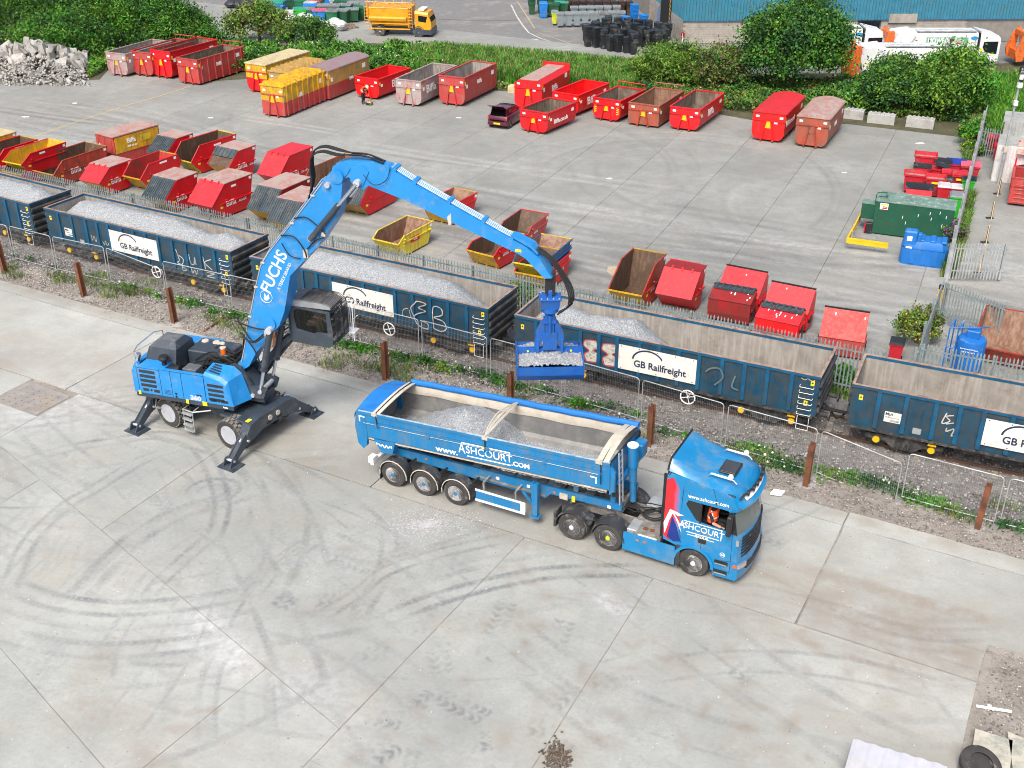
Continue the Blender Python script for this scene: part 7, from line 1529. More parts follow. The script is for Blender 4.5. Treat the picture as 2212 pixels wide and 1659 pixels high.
# wheeled bins -------------------------------------------------
def bincol(c): return mat('bin_'+c,{'red': (.50,.015,.03),'lime': (.03,.46,.03),'black': (.016,.020,.024),'brown': (.05,.028,.022),'green': (.008,.16,.075),'dgreen': (.015,.09,.04),'blue': (.01,.20,.62),'navy': (.01,.04,.30),'grey': (.20,.23,.24),'steel': (.20,.25,.28),'silver': (.48,.50,.50),'pink': (.60,.10,.16),'yel': (.55,.6,.03),'teal': (.03,.30,.22),'white': (.5,.52,.53)}[c],.5,var=.12,dirt=(.16,.17,.17) if c in ('black','brown') else (.12,.11,.10),damt=.3)
def wheelie(label,P,rz,c,lid=None,s=1.0,group=None):
    t = T('wheelie_bin',label,'wheelie bin',P,rz,group);m = bincol(c);w = .29*s
    b = MB();b.loft([[(-w*.8,-w*.85,.06),(w*.8,-w*.85,.06),(w*.8,w*.85,.06),(-w*.8,w*.85,.06)],[(-w,-w*1.2,.95*s),(w,-w*1.2,.95*s),(w,w*1.2,.95*s),(-w,w*1.2,.95*s)]]);b.box(-w-.03,w+.03,-w*1.2-.03,w*1.2+.03,.93*s,.985*s);b.build('tub',m,t)
    b = MB();b.loft([[(-w-.03,-w*1.2-.05,.99*s),(w+.03,-w*1.2-.05,.99*s),(w+.03,w*1.2+.08,1.0*s),(-w-.03,w*1.2+.08,1.0*s)],[(-w*.8,-w,1.05*s),(w*.8,-w,1.05*s),(w*.8,w*1.1,1.07*s),(-w*.8,w*1.1,1.07*s)]]);b.build('lid',bincol(lid or c),t)
    b = MB();b.cyl((-w,w,.1),(-w+.05,w,.1),.1,10);b.cyl((w-.05,w,.1),(w,w,.1),.1,10);b.build('wheel',blackr,t);return t
def eurobin(label,P,rz,c,lid='black',W=1.3,D=1.0,H=1.15,state='shut',strip=None,group=None,small=False):
    t = T('wheeled_container',label,'wheeled bin',P,rz,group);m = bincol(c)
    b = MB();b.loft([[(.1,.1,.16),(W-.1,.1,.16),(W-.1,D-.12,.16),(.1,D-.12,.16)],[(0,0,H),(W,0,H),(W,D,H),(0,D,H)]],cap=False);b.quad((.1,.1,.16),(W-.1,.1,.16),(W-.1,D-.12,.16),(.1,D-.12,.16));b.build('tub',m,t,fix=False)
    if not small:
        b = MB()
        for x in (.2,W-.2):
            for y in (.2,D-.2): b.cyl((x-.03,y,.08),(x+.03,y,.08),.08,8)
        b.build('castor',blackr,t)
    b = MB();b.box(-.04,W+.04,-.04,.0,H-.08,H+.02);b.box(-.04,W+.04,D,D+.04,H-.08,H+.02);b.box(-.04,-.0,.001,D-.001,H-.08,H+.02);b.box(W,W+.04,.001,D-.001,H-.08,H+.02);b.build('rim',m,t)
    if state == 'open': b = MB();b.quad((.02,.02,H-.10),(W-.02,.02,H-.10),(W-.02,D-.02,H-.22),(.02,D-.02,H-.22));b.build('inside',pt('greyin'),t)
    else:
        b = MB();a = H+.025
        if state == 'half': b.add([(.3,.0,a+.25),(W+.1,-.1,a+.05),(W+.15,D,a+.10),(.4,D,a+.3)],[(0,1,2,3)]);b.build('lid',bincol(lid),t)
        else:
            b.loft([[(-.05,-.06,a),(-.05,-.06,a+.04),(-.05,D*.5,a+.16),(-.05,D+.05,a+.12),(-.05,D+.05,a)],[(W+.05,-.06,a),(W+.05,-.06,a+.04),(W+.05,D*.5,a+.16),(W+.05,D+.05,a+.12),(W+.05,D+.05,a)]]);l_ = b.build('lid',bincol(lid),t)
            if not small:
                for k in range(5): x = .08+k*(W-.25)/4;b = MB();b.loft([[(x,-.0,a+.06),(x,D*.5,a+.17),(x,D*.5,a+.20),(x,.0,a+.10)],[(x+.09,-.0,a+.06),(x+.09,D*.5,a+.17),(x+.09,D*.5,a+.20),(x+.09,.0,a+.10)]]);b.build('lid_rib',bincol(lid),l_)
    if strip: b = MB();b.box(W*.3,W*.65,-.06,-.045,H-.3,H-.18);b.build('yellow_strip',ylabel,t)
    return t
R_ = -.33
for lab,x,y,c,lid,W,D,H,st,sp_ in [('open red wheeled bin at the back of the bin cluster',1312,1400,'red','black',1.35,1.1,1.25,'open',0),('red wheeled bin with black ribbed lid and yellow strip, left of the back row',1308,1470,'red','black',1.0,.7,1.0,'shut',1),('red wheeled bin with its dark lid askew',1432,1475,'red','black',1.1,.8,1.0,'half',0),
        ('red wheeled bin with grey-black lid behind the askew one',1470,1425,'red','black',1.0,.7,1.0,'shut',0),('wheeled bin with dark blue lid at the back',1575,1430,'red','navy',1.1,.9,.95,'shut',0),('pink-lidded red bin beside the fence',1690,1450,'red','pink',1.1,.9,.95,'shut',0),
        ('narrow red bin with yellow strip in the second row',1535,1515,'red','red',.8,.6,1.0,'shut',1),('tall red bin with closed red lid and yellow strip',1615,1550,'red','red',.8,.7,1.15,'shut',1),('green bin with a grey-black lid by the fence',1692,1580,'lime','black',.75,.7,1.05,'shut',0),
        ('open faded red bin at the left of the cluster',1228,1550,'red','black',1.25,1.1,1.2,'open',0),('open orange-red bin with grey inside and yellow strip',1402,1590,'red','black',1.1,1.1,1.25,'open',1)]:
    eurobin(lab,q(RD,x,y),R_,c,lid,W,D,H,st,sp_)
fx = q(RD,1245,1640);t = eurobin('red bin with black rear lid and sloping red front flap, nearest of the cluster',fx,R_,'red','black',1.5,.9,1.0,'shut');b = MB();b.prismx([(-.45,.75),(-.05,1.0),(-.05,.3),(-.45,.3)],.02,1.48);b.build('front_flap',pt('pink'),t)
for lab,x,y,c,lid,s in [('small red wheelie bin with black lid in the middle of the cluster',1590,1560,'red','black',1.0),('red wheelie bin with pale grey lid, left of the pair',1545,1640,'red','white',1.2),('red wheelie bin with pale grey lid, right of the pair',1645,1645,'red','white',1.15),('lime green wheelie bin with dark grey lid behind the fuel tank',1645,1740,'lime','grey',1.35)]:
    wheelie(lab,q(RD,x,y),R_,c,lid,s)
wheelie('lone red wheelie bin with black lid behind the railway fence',q(RH,1170,1575),-.4,'red','black',1.0)
# lamp column with camera
lp = T('lamp_post','tall grey lamp post with a white camera and floodlight at the right edge','lamp post',q(RD,2005,1480),0)
b = MB();b.cyl((0,0,0),(0,0,2.4),.11,10);b.cyl((0,0,2.4),(0,0,7.0),.075,10,r2=.06);b.build('column',galv,lp)
b = MB();b.box(-.16,.16,-.16,.05,2.1,2.45);b.build('control_box',cream,lp)
b = MB();b.cyl((0,-.1,6.6),(0,-.1,6.9),.12,10);b.box(-.1,.1,-.15,.1,5.0,5.3);b.box(-.12,.12,-.2,.05,6.1,6.4);b.build('camera_housing',white_p,lp)
b = MB();b.lathe([(0,-.12),(.10,-.06),(.13,.0),(.13,.06),(0,.06)],(0,-.1,6.55),'z',12);b.build('camera_dome',blackp,lp)
b = MB();b.box(-.2,.35,-.25,-.05,7.0,7.35);fl = b.build('floodlight',blackp,lp);b = MB()
for i in range(4):
    for j in range(2): b.box(-.17+i*.125,-.08+i*.125,-.26,-.2505,7.04+j*.15,7.15+j*.15)
b.build('led_array',galv,fl)
# white corrugated hut
hp0 = q(RD,1945,1450);hut = T('metal_hut','white corrugated steel hut with a grey roof at the right edge','hut',hp0,-.42);corr = mat('white_corrugated',(.60,.62,.62),.6,var=.06,dirt=(.40,.39,.36),damt=.3)
def corrug(x0,x1,z0,z1,y=0.0,pitch=.18,d=.035,axis='x'):
    b = MB();n = int((x1-x0)/pitch*4);P = []
    for k in range(n+1): P.append((x0+(x1-x0)*k/n,y-d*(1 if (k % 4) in (1,2) else 0)))
    b.loft([[(x,yy,z) if axis == 'x' else (yy,x,z) for x,yy in P] for z in (z0,z1)],cap=False,closed=False);return b
corrug(0,6,0,2.35).build('front_sheet',corr,hut);corrug(0,5.5,0,2.35,0,axis='y').build('side_sheet',corr,hut)
corrug(.1,6,2.3,3.2,2.6,.22).build('upper_sheet',mat('grey_corrugated',(.34,.36,.35),.7,var=.1,dirt=(.2,.2,.18),damt=.4),hut)
b = MB();b.box(0,6,.01,2.6,2.3,2.345);b.box(0,6,2.7,5.5,3.1,3.15);b.build('roof',mat('grey_corrugated',(.34,.36,.35)),hut)
# hose-like orange and white barrier rails on black feet, footprints painted on the path
for k in range(7):
    A = q(RH,2030-.0,110) if k == 0 else None
path = [(2030,110),(2000,240),(1975,300),(1950,430),(1935,490),(1905,640),(1880,720),(1855,850)]
for k in range(4):
    P0,P1 = q(RH,*path[2*k],.9),q(RH,*path[2*k+1],.9);t = T('barrier_rail','cream and orange plank rail on black feet, %s' % ['topmost, by the lamp post','second from the lamp post','third from the lamp post','nearest, behind the gate leaf'][k],'barrier',P0.xy.to_3d(),0);d = P1-P0;d.z = 0
    b = MB();b.bar((0,0,.9),(d.x,d.y,.9),.05,.16);b.build('plank',mat('cream_plank',(.62,.42,.22),.7),t)
    b = MB();b.bar((d.x*.05,d.y*.05,0),(d.x*.05,d.y*.05,.95),.08,.08);b.box(d.x*.05-.3,d.x*.05+.12,d.y*.05-.1,d.y*.05+.1,0,.05);b.build('foot',blackp,t)
b = MB()
for cx,cy in ((1835,462),(1715,895)):
    c = q(RH,cx,cy,-.024)
    for a in (0.1,.9,1.6,2.3,3.1,4.7): l = .32 if a < 4 else .2;b.prismz([(c.x+cos(a)*.08,c.y+sin(a)*.08),(c.x+cos(a-.25)*l*.7,c.y+sin(a-.25)*l*.7),(c.x+cos(a)*l,c.y+sin(a)*l),(c.x+cos(a+.25)*l*.7,c.y+sin(a+.25)*l*.7)],-.028,-.022)
tag(b.build('painted_paw_mark',mat('cream_mark',(.62,.47,.22),.8),dr),None)
# red container and caged skip at the right edge
rc = roro('ribbed red container with ladder and plastic sheet inside, right edge behind the gates',q(RH,2960,200,1.7),-.42,5.6,2.3,1.7,'faded','redin',round_=False,txt=None,frame_y=False)
b = MB()
for k in range(5): b.cyl((.25,-.08,.3+k*.26),(.85,-.08,.3+k*.26),.02,5)
b.build('ladder',pt('faded'),rc);b = MB()
for k in range(6): b.box(.05+k*1.05,.17+k*1.05,-.06,-.003,.2,1.68)
b.build('front_rib',pt('faded'),rc)
b = MB();random.seed(4);b.loft([[(.5+1.6*cos(a)*r*.5+1.0,.9+.6*sin(a)*r,1.2+z+random.uniform(-.06,.06)) for a in np.linspace(0,2*pi,12,endpoint=False)] for r,z in ((1,0),(.9,.3),(.5,.42),(.1,.35))]);o = b.build('plastic_sheet',white_p,smooth=True);o.matrix_world = rc.matrix_basis;tag(o,'crumpled white plastic sheet lying in the red container at the right edge','plastic sheet')
rk = T('cage_container','red framed container with pale pink roof panel and black bags, right edge','container',q(RD,2090,1530),-.42)
b = MB();b.box(0,3,0,2.2,.1,1.2);b.build('hull',pt('red'),rk);b = MB();b.add([(0,1.2,2.0),(3,1.2,2.0),(3,2.2,2.6),(0,2.2,2.6)],[(0,1,2,3)]);b.build('roof_panel',pt('roofpink'),rk)
b = MB()
for x in (.0,2.9): b.box(x,x+.1,0,.1,1.2,2.1);b.box(x,x+.1,2.1,2.2,1.2,2.6)
b.build('corner_frame',pt('red'),rk);b = MB()
for k in range(4): b.lathe([(0,.3),(.25,.2),(.3,0),(.2,-.1),(0,-.1)],(.5+k*.5,.5+.2*(k % 2),1.3),'z',10)
b.build('rubbish_bag',blackp,rk,smooth=True)
for k,(x,y) in enumerate(((1890,1240),(1950,1310))):
    eurobin('red bin standing behind the low palisade fence, %s' % ('left' if k == 0 else 'right'),q(RD,x,y),-.4,'red','red',.9,.8,1.1)
# blue water tower unit, brown skip end
wt = T('water_tank','blue round water tank with a frame behind the right-hand fence','tank',q(RH,1745,1640),HG);wb = mat('blue_tank',(.01,.14,.48),.5,var=.08,dirt=(.3,.4,.5),damt=.2)
b = MB();b.lathe([(0,.1),(.58,.1),(.60,.3),(.60,1.45),(.56,1.55),(.3,1.62),(0,1.62)],(0,0,0),'z',24);b.build('drum',wb,wt,smooth=35);b = MB();b.box(-.25,.28,-.25,.25,1.63,1.95,.03);b.build('pump_box',wb,wt)
b = MB()
for x in (-.95,-.6): b.tube([(x,-.3,0),(x,-.2,1.9),(x+.1,.4,2.1),(x+.1,.5,0)],.03,6)
b.tube([(-.95,-.2,1.9),(.2,-.1,2.1),(.5,.4,2.0)],.03,6);b.cyl((-.95,-.25,1.0),(-.6,-.25,1.0),.03,6);b.cyl((-.95,-.25,.5),(-.6,-.25,.5),.03,6);b.build('frame',wb,wt)
text('Environmental Partners',.075,whitet,wt,side_M(0,-.615,1.25),bold=.001);text('0845 741 3600',.085,whitet,wt,side_M(0,-.615,1.1),bold=.001)
skip('large brown rusty open container at the right edge behind the fence',U(.2,48.6),-.5,3.6,.5,2.4,1.7,'open','rustred','rustred','brownin',txt=None)
# lego blocks and pale box by the hedge
lego = mat('grey_concrete_block',(.38,.39,.38),.9,var=.1,dirt=(.22,.22,.2),damt=.4)
for k,(x,y,L) in enumerate(((790-90,945,2.0),(948,985,1.95),(1258,1018,1.95))):
    t = T('concrete_block','large grey concrete block with studs, %s of three under the bushes' % ['leftmost','middle','rightmost'][k],'concrete block',q(RD,x,y),-.42)
    b = MB();b.box(0,L,0,.75,0,.68,.02);b.build('block',lego,t);b = MB()
    for i in range(6):
        for j in range(2): b.box(.1+i*.31,.24+i*.31,.12+j*.34,.30+j*.34,.681,.75)
    b.build('stud',lego,t)
t = T('pale_box','cream box of rubble beside the tall red chamfered container','box',q(RC,92,745),-.3);b = MB();b.box(0,1.3,0,.8,0,.55,.02);b.build('case',mat('cream_box',(.55,.46,.26),.8),t)
# small litter
for k,(o_,x,y,s_) in enumerate(((RD,1375,1150,.30),(RD,770,1385,.16),(RC,905,103*1,.0),(RG,905,105,.18),(RB,1690,945,.2),(RA,1690,945,.22),(RA,205,937,.3),(RA,600,828,.2))):
    if s_ == 0: continue
    p = q(o_,x,y,.01);b = MB();b.prismz([(p.x-s_,p.y),(p.x-s_*.3,p.y-s_*.5),(p.x+s_,p.y-s_*.3),(p.x+s_*.8,p.y+s_*.4),(p.x-.2*s_,p.y+.3*s_)],.004,.03);tag(b.build('litter',whitet),'white scrap of paper lying on the yard concrete','litter','scraps of white litter on the yard')
p = q(RG,930,845,.01);b = MB();b.prismz([tuple(q(RG,*c,0)[:2]) for c in ((885,855),(900,815),(1000,810),(965,895),(935,890))],.006,.03);tag(b.build('cardboard_sheet',mat('cardboard',(.42,.34,.25),.8)),'flat sheet of cardboard lying left of the open orange container','cardboard')
# bottom right corner: sheet stack, slabs, tyre
def pq(x,y,z=0): return at(x/3.096+1497.5,y/3.096+1123,z)
cs = T('metal_sheet_roof','white profiled metal sheet standing low at the bottom edge','metal sheet',(0,0,0),0);z_ = .9
P = [pq(1070,1465,z_),pq(1700,1650,z_),pq(1620,2050,z_),pq(960,1850,z_)]
b = MB();rows = []
for k in range(25):
    f = k/24;A = P[0].lerp(P[1],f);B_ = P[3].lerp(P[2],f);dz = .03*(1 if k % 4 in (1,2) else 0);rows.append([A+Vector((0,0,dz)),B_+Vector((0,0,dz)),B_+Vector((0,0,dz-.04)),A+Vector((0,0,dz-.04))])
b.loft([[tuple(v) for v in r] for r in rows]);b.build('profiled_sheet',mat('white_sheet',(.47,.49,.55),.5,var=.06,dirt=(.45,.44,.42),damt=.35,dscale=1.5),cs)
b = MB();A,B_ = P[0],P[3];b.quad(tuple(A-Vector((0,0,.04))),tuple(B_-Vector((0,0,.04))),(B_.x,B_.y,0),(A.x,A.y,0));A,B_ = P[0],P[1];b.quad(tuple(A-Vector((0,0,.04))),tuple(B_-Vector((0,0,.04))),(B_.x,B_.y,0),(A.x,A.y,0));b.build('side',galv,cs)
slabm = mat('pale_slab',(.47,.45,.38),.85,var=.1,dirt=(.22,.25,.22),damt=.55,dscale=2.5)
for k,C_ in enumerate((((1880,1420),(2130,1500),(2110,1700),(1850,1620)),((2095,1440),(2240,1500),(2260,1800),(2140,1760)))):
    b = MB();b.prismz([tuple(pq(*c)[:2]) for c in C_],.0,.14);tag(b.build('precast_plinth',slabm),'pale cracked concrete panel on the dirt, %s of two in the bottom right corner' % ('left' if k == 0 else 'right'),'concrete panel')
c = pq(1920,1640,.3);b = MB();b.lathe([(.30,-.12),(.44,-.13),(.52,-.08),(.53,.08),(.46,.13),(.30,.12),(.36,.0)],(0,0,0),'z',32);o = b.build('old_tyre',tyre_m,smooth=40);o.location = c;o.rotation_euler = (.25,.1,0);tag(o,'worn black lorry tyre lying on the pale panels, bottom right corner','tyre')
p = pq(2010,1265,.03);b = MB();b.bar((p.x-.45,p.y+.1,.05),(p.x+.45,p.y-.12,.05),.06,.05);b.bar((p.x-.12,p.y+.12,.08),(p.x-.05,p.y-.1,.08),.05,.04);tag(b.build('white_bracket',whitet),'white plastic bracket on the dark soil at the right edge','bracket')
b = MB();A,B_ = q(RE,1632,1335,.03),q(RE,1800,1215,.12);b.bar(A,B_,.07,.06);tag(b.build('iron_bar',rust),'rusty bar lying on the dirt beside the fence foot above the crane body','bar')
p = q(RI,0,0);p = at(1680,1066,.08);b = MB();b.prismz([(p.x-.28,p.y-.05),(p.x+.1,p.y-.15),(p.x+.28,p.y+.08),(p.x-.1,p.y+.2)],.06,.15);tag(b.build('white_slab',whitet),'white slab fragment on the dirt right of the lorry cab','slab')
# ================================================================ DEPOT BEYOND THE HEDGE
BZ = 2.15
c0 = q(RC,1505,165,BZ);c1 = at(2212,39.5,BZ);cl = at(1415,0,BZ)
hR = hd(c0,c1);hL = hd(c0,cl);bl = T('warehouse','large warehouse with blue corrugated cladding over pale block walls','warehouse',(c0.x,c0.y,0),hR)
blockm = mat('pale_blockwork',(.34,.32,.285),.9,var=.12,dirt=(.20,.185,.165),damt=.45,dscale=.6);mort = mat('mortar',(.22,.21,.19),.95)
b = MB();b.box(0,62,.02,.3,0,BZ);b.build('wall',mort,bl)
aL = hL-hR;LB = MB();LB.M = Matrix.Rotation(aL,4,'Z');LB.box(0,40,-.3,-.01,0,BZ);LB.build('wall',mort,bl)
b = MB();b.box(.006,.434,.0,.019,.006,.209);pb = b.build('brick',blockm,bl);nb = 0;rest = MB();r2 = random.Random(2)
for r in range(10):
    for k in range(62):
        x = k*.44-(.22 if r % 2 else 0);z = r*.215
        if x < 0 or x > 27: continue
        if nb < 150: o = pb if nb == 0 else link('brick',pb.data,bl);o.location = (x,r2.uniform(-.004,.004),z);nb += 1
        else: y = r2.uniform(-.006,.006);rest.box(x+.006,x+.434,y,.019,z+.006,z+.209)
o = rest.build('bricks',blockm,bl,fix=False);o['kind'] = 'stuff'
LB = MB();LB.M = Matrix.Rotation(aL,4,'Z')
for r in range(10):
    for k in range(30):
        x = k*.44+(.22 if r % 2 else 0)
        if not 4.6 < x < 9.0: LB.box(x+.006,x+.434,.0,.012,r*.215+.006,r*.215+.209)
o = LB.build('bricks',blockm,bl,fix=False);o['kind'] = 'stuff'
clad = mat('blue_cladding',(.035,.20,.30),.5,var=.10,dirt=(.06,.14,.18),damt=.3,streak=(.05,.16,.22),samt=.4)
b = corrug(0,62,BZ-.02,9,-.05,.30,.07);b.build('cladding',clad,bl);b = corrug(0,40,BZ-.02,9,0,.30,.07);b.M = None
cs_ = b.build('cladding',clad,bl);cs_.rotation_euler = (0,0,aL);cs_.location = (0,0,0)
b = MB();b.box(-.08,62,-.14,-.09,BZ-.08,BZ-.02);b.build('drip_flashing',pt('blue'),bl)
b = MB();b.box(19.6,22.3,-.22,.01,BZ-.3,BZ+.5);b.build('raised_blockwork',blockm,bl);b = MB();b.box(36,43,-.15,-.01,0,BZ-.1);b.build('grey_panel',mat('grey_shutter',(.20,.22,.23),.6,var=.1,dirt=(.33,.31,.27),damt=.4),bl)
wx = (q(RD,890,250,1.2)-c0);wx = wx.x*cos(hR)+wx.y*sin(hR);b = MB();b.box(wx,wx+2.2,-.05,.0,1.05,2.05);w = b.build('window',blackp,bl);b = MB();b.box(wx+.12,wx+2.08,-.06,-.051,1.15,1.95);b.build('pane',glass,w)
dM = Matrix.Rotation(aL,4,'Z')
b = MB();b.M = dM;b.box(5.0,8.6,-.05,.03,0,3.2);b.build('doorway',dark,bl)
b = MB();b.M = dM;b.box(4.55,5.0,-.05,.10,0,3.2);dj = b.build('door_jamb',blackp,bl)
for k in range(8): b = MB();b.M = dM;z = .1+k*.4;b.quad((4.55,.104,z),(5.0,.104,z+.2),(5.0,.104,z+.4),(4.55,.104,z+.2));b.build('hazard_stripe',yellowp,dj)
b = MB();b.M = dM
b.box(9.2,9.8,.015,.03,.3,1.7);b.box(3.9,4.3,.015,.03,.3,1.6);b.build('door_sign',mat('sign_blue',(.1,.25,.6),.5),bl)
t = T('road_sign','small round sign on a white post at the warehouse corner','sign',q(RC,1492,352),hR);b = MB();b.cyl((0,0,0),(0,0,1.0),.04,6);b.build('post',white_p,t);b = MB();b.lathe([(0,-.02),(.22,-.02),(.22,.02),(0,.02)],(0,0,.9),'y',16);s_ = b.build('disc',pt('red'),t);b = MB();b.lathe([(0,-.004),(.16,-.004),(.16,0),(0,0)],(0,-.022,.9),'y',16);b.build('disc_face',dark,s_)
# refuse trucks
rw = mat('refuse_white',(.66,.69,.71),.45,var=.04,dirt=(.45,.46,.46),damt=.25,coat=.2);rorg = mat('lifter_orange',(.72,.15,.02),.55,var=.12,dirt=(.16,.08,.05),damt=.45,dscale=3)
def refuse(label,P,rz,panel=None):
    """x forward, near side y=0; P = ground under the near front wheel"""
    t = thing('refuse_truck',label,'refuse truck',Vector((P[0],P[1],-.03))-Matrix.Rotation(rz,3,'Z') @ Vector((7.6,.05,0)),rz)
    b = MB();b.loft([[(x,y,z) for y,z in ((0,.95),(0,2.35),(.12,2.6),(.5,2.68),(1.9,2.68),(2.3,2.6),(2.4,2.35),(2.4,.95))] for x in (1.7,6.9)]);b.build('body',rw,t,smooth=25)
    b = MB();b.loft([[(x0,y,z) for (x0,z) in pr for y in (0,)] for pr in ()]) if False else None
    b = MB();b.prism([(.3,1.0),(.0,2.0),(.35,2.55),(1.699,2.7),(1.699,.9),(.7,.8)],.03,2.37);b.build('tailgate',rw,t)
    b = MB();b.bar((1.65,-.05,2.55),(.6,-.05,1.0),.09,.34);b.bar((1.65,2.45,2.55),(.6,2.45,1.0),.09,.34);b.build('tailgate_arm',rw,t)
    b = MB()
    for y in (.05,2.15): b.prism([(-.75,.45),(-.95,1.1),(-.55,2.3),(-.15,2.75),(.05,2.7),(-.1,2.0),(-.25,.5)],y,y+.2)
    b.box(-.7,-.1,.251,2.149,.5,1.2);b.box(-.45,-.1,.251,2.149,2.2,2.6);b.build('bin_lifter',rorg,t)
    b = MB();b.box(-.35,-.1,.0,.04,1.5,2.3);b.box(-.1,.05,-.02,.06,.6,2.6);b.build('lifter_ram',yellowp if False else rorg,t)
    b = MB();b.tube([(1.8,.2,2.75),(6.7,.2,2.78)],.03,5);b.tube([(1.8,.5,2.82),(6.7,.5,2.8)],.03,5);b.box(1.9,6.8,.1,.6,2.69,2.72);b.build('roof_walkway',galv,t)
    b = MB();b.box(7.0,7.12,.1,2.3,.95,2.6);b.build('body_gap',dark,t)
    b = MB();b.loft([[(7.15,y,z) for y,z in ((.03,.5),(.03,2.0),(.2,2.72),(2.2,2.72),(2.37,2.0),(2.37,.5))],[(8.6,y,z) for y,z in ((.03,.5),(.03,2.0),(.2,2.42),(2.2,2.42),(2.37,2.0),(2.37,.5))],[(8.85,y,z) for y,z in ((.1,.5),(.1,1.9),(.25,2.2),(2.15,2.2),(2.3,1.9),(2.3,.5))]]);cb = b.build('cab',rw,t,smooth=25)
    b = MB();b.add([(7.45,.015,1.98),(7.4,.015,1.55),(7.65,.015,1.2),(8.62,.015,1.05),(8.62,.015,2.0)],[(0,1,2,3,4)]);b.add([(8.87,.2,1.1),(8.87,2.2,1.1),(8.87,2.15,1.95),(8.87,.25,1.95)],[(0,1,2,3)]);b.build('cab_window',glass,cb)
    b = MB();b.box(7.2,8.6,.018,.029,.98,1.02);b.box(7.2,7.42,-.0,.012,1.3,1.5);b.build('yellow_stripe',ylabel,cb)
    b = MB();b.box(1.7,7.0,-.012,-.002,1.0,1.05);b.build('marker_stripe',mat('marker',(.5,.2,.05),.5),t)
    b = MB();b.box(1.0,8.4,.6,1.8,.6,.9);b.box(2.6,3.4,.05,.5,.4,.85);b.build('chassis',dark,t)
    for x in (2.2,3.6,7.6):
        for (ya,yb,o_) in ((.02,.35,-1),(2.05,2.38,1)): wheel(t,x,ya,yb,.5,hub=silver,outward=o_)
        guard(t,x,.5,.56,.0,.4,0,pi,blackp,n=8)
    b = MB();b.box(.55,.8,-.0,.02,1.35,1.6);b.build('yellow_sticker',ylabel,t)
    b = MB();b.lathe([(0,-.004),(.30,-.004),(.30,0),(0,0)],(6.6,-.004,2.25),'y',16);el = b.build('maker_badge',mat('badge_blue',(.02,.3,.6),.5),t);el.data.transform(Matrix.Translation((6.6,0,2.25)) @ Matrix.Diagonal((1,1,.5,1)) @ Matrix.Translation((-6.6,0,-2.25)))
    b = MB();b.tube([(6.4,-.03,1.2),(6.4,-.03,1.95),(6.75,-.03,1.95),(6.75,-.03,1.2)],.015,4)
    for z in (1.4,1.65): b.cyl((6.4,-.03,z),(6.75,-.03,z),.015,4)
    b.build('side_steps',galv,t)
    if panel == 'mowed':
        b = MB();b.box(2.7,6.1,-.012,-.004,1.35,2.3);p_ = b.build('advert_panel',mat('advert_green',(.16,.40,.28),.6,var=.1),t)
        text('MOWED',.52,unionw,p_,side_M(3.65,-.018,2.03),bold=.012,sx=.85);text('to compost',.24,mat('advert_orange',(.75,.35,.03)),p_,side_M(3.6,-.018,1.6),bold=.01)
        b = MB()
        for k in range(14): a = 2*pi*k/14;b.quad((5.0,-.016,1.85),(5.0+.9*cos(a),-.016,1.85+.42*sin(a)),(5.0+.9*cos(a+.18),-.016,1.85+.42*sin(a+.18)))
        b.build('ray',mat('advert_cream',(.62,.62,.48)),p_);b = MB();b.lathe([(0,-.003),(.17,-.003),(.17,0),(0,0)],(4.75,-.019,2.08),'y',14);b.build('dot',mat('advert_brown',(.12,.04,.04)),p_)
        b = MB();b.lathe([(0,-.003),(.22,-.003),(.22,0),(0,0)],(4.85,-.023,1.62),'y',12);b.build('green_leaf',mat('advert_leaf',(.04,.35,.06)),p_);b = MB();b.quad((5.15,-.021,1.8),(5.45,-.021,1.7),(5.55,-.021,1.85),(5.25,-.021,1.97));b.build('red_shape',unionr,p_)
    if panel == 'wash':
        text("WASH 'EM",.2,navy,t,side_M(4.0,-.008,2.1),bold=.004);text("SQUASH 'EM",.2,navy,t,side_M(4.0,-.008,1.86),bold=.004);text('for recycling',.13,navy,t,side_M(4.0,-.008,1.6));b = MB();b.lathe([(0,-.004),(.28,-.004),(.28,0),(0,0)],(5.3,-.004,2.0),'y',18);b.build('round_print',navy,t);text('put them out',.07,unionw,t,side_M(5.3,-.012,2.0))
    t.scale = (1.06,1.06,1.14);return t
refuse('white refuse truck with green MOWED advert, parked along the warehouse',q(RD,1825,542),hR-.04,'mowed')
refuse("white refuse truck with WASH 'EM lettering half hidden by the big tree",q(RD,905,520)+Vector((.2,.6,0)),hR-.04,'wash')
refuse('white refuse truck cut off by the right edge, orange lifter showing',q(RD,1825,542)+Vector((11.8*cos(hR-.04),11.8*sin(hR-.04),0)),hR-.04)
refuse('white refuse truck with orange lifter standing behind the bushes, nearest of the four',q(RD,845,655)+Vector((7.6,-1.2,0)),hR-.06)
# yellow gritting lorry
G0 = q(RB,1060,290);G1_ = q(RB,1370,300);gh = hd(G0,G1_);gy = mat('gritter_yellow',(.70,.33,.01),.45,var=.08,dirt=(.35,.2,.05),damt=.3,coat=.2)
gr = thing('gritting_lorry','yellow gritting lorry with hopper grilles and ladder','gritting lorry',(G0.x,G0.y,-.03),gh);wb_ = (G1_-G0).length
b = MB();b.loft([[(x0,y,z),(x1,y,z),(x1,2.4-y,z),(x0,2.4-y,z)] for y,z,x0,x1 in ((.5,.95,-.9,3.0),(.05,1.9,-1.3,3.1),(.05,2.7,-1.3,3.1))]);b.build('hopper',gy,gr)
b = MB();b.prismx([(-.1,1.75),(.25,2.1),(.25,1.7),(-.02,1.5)],-1.0,2.7);b.box(-1.2,3.1,.0,.08,.7,.82);b.box(-.8,2.9,.02,.1,1.2,1.3);b.build('spreader_rail',gy,gr)
b = MB()
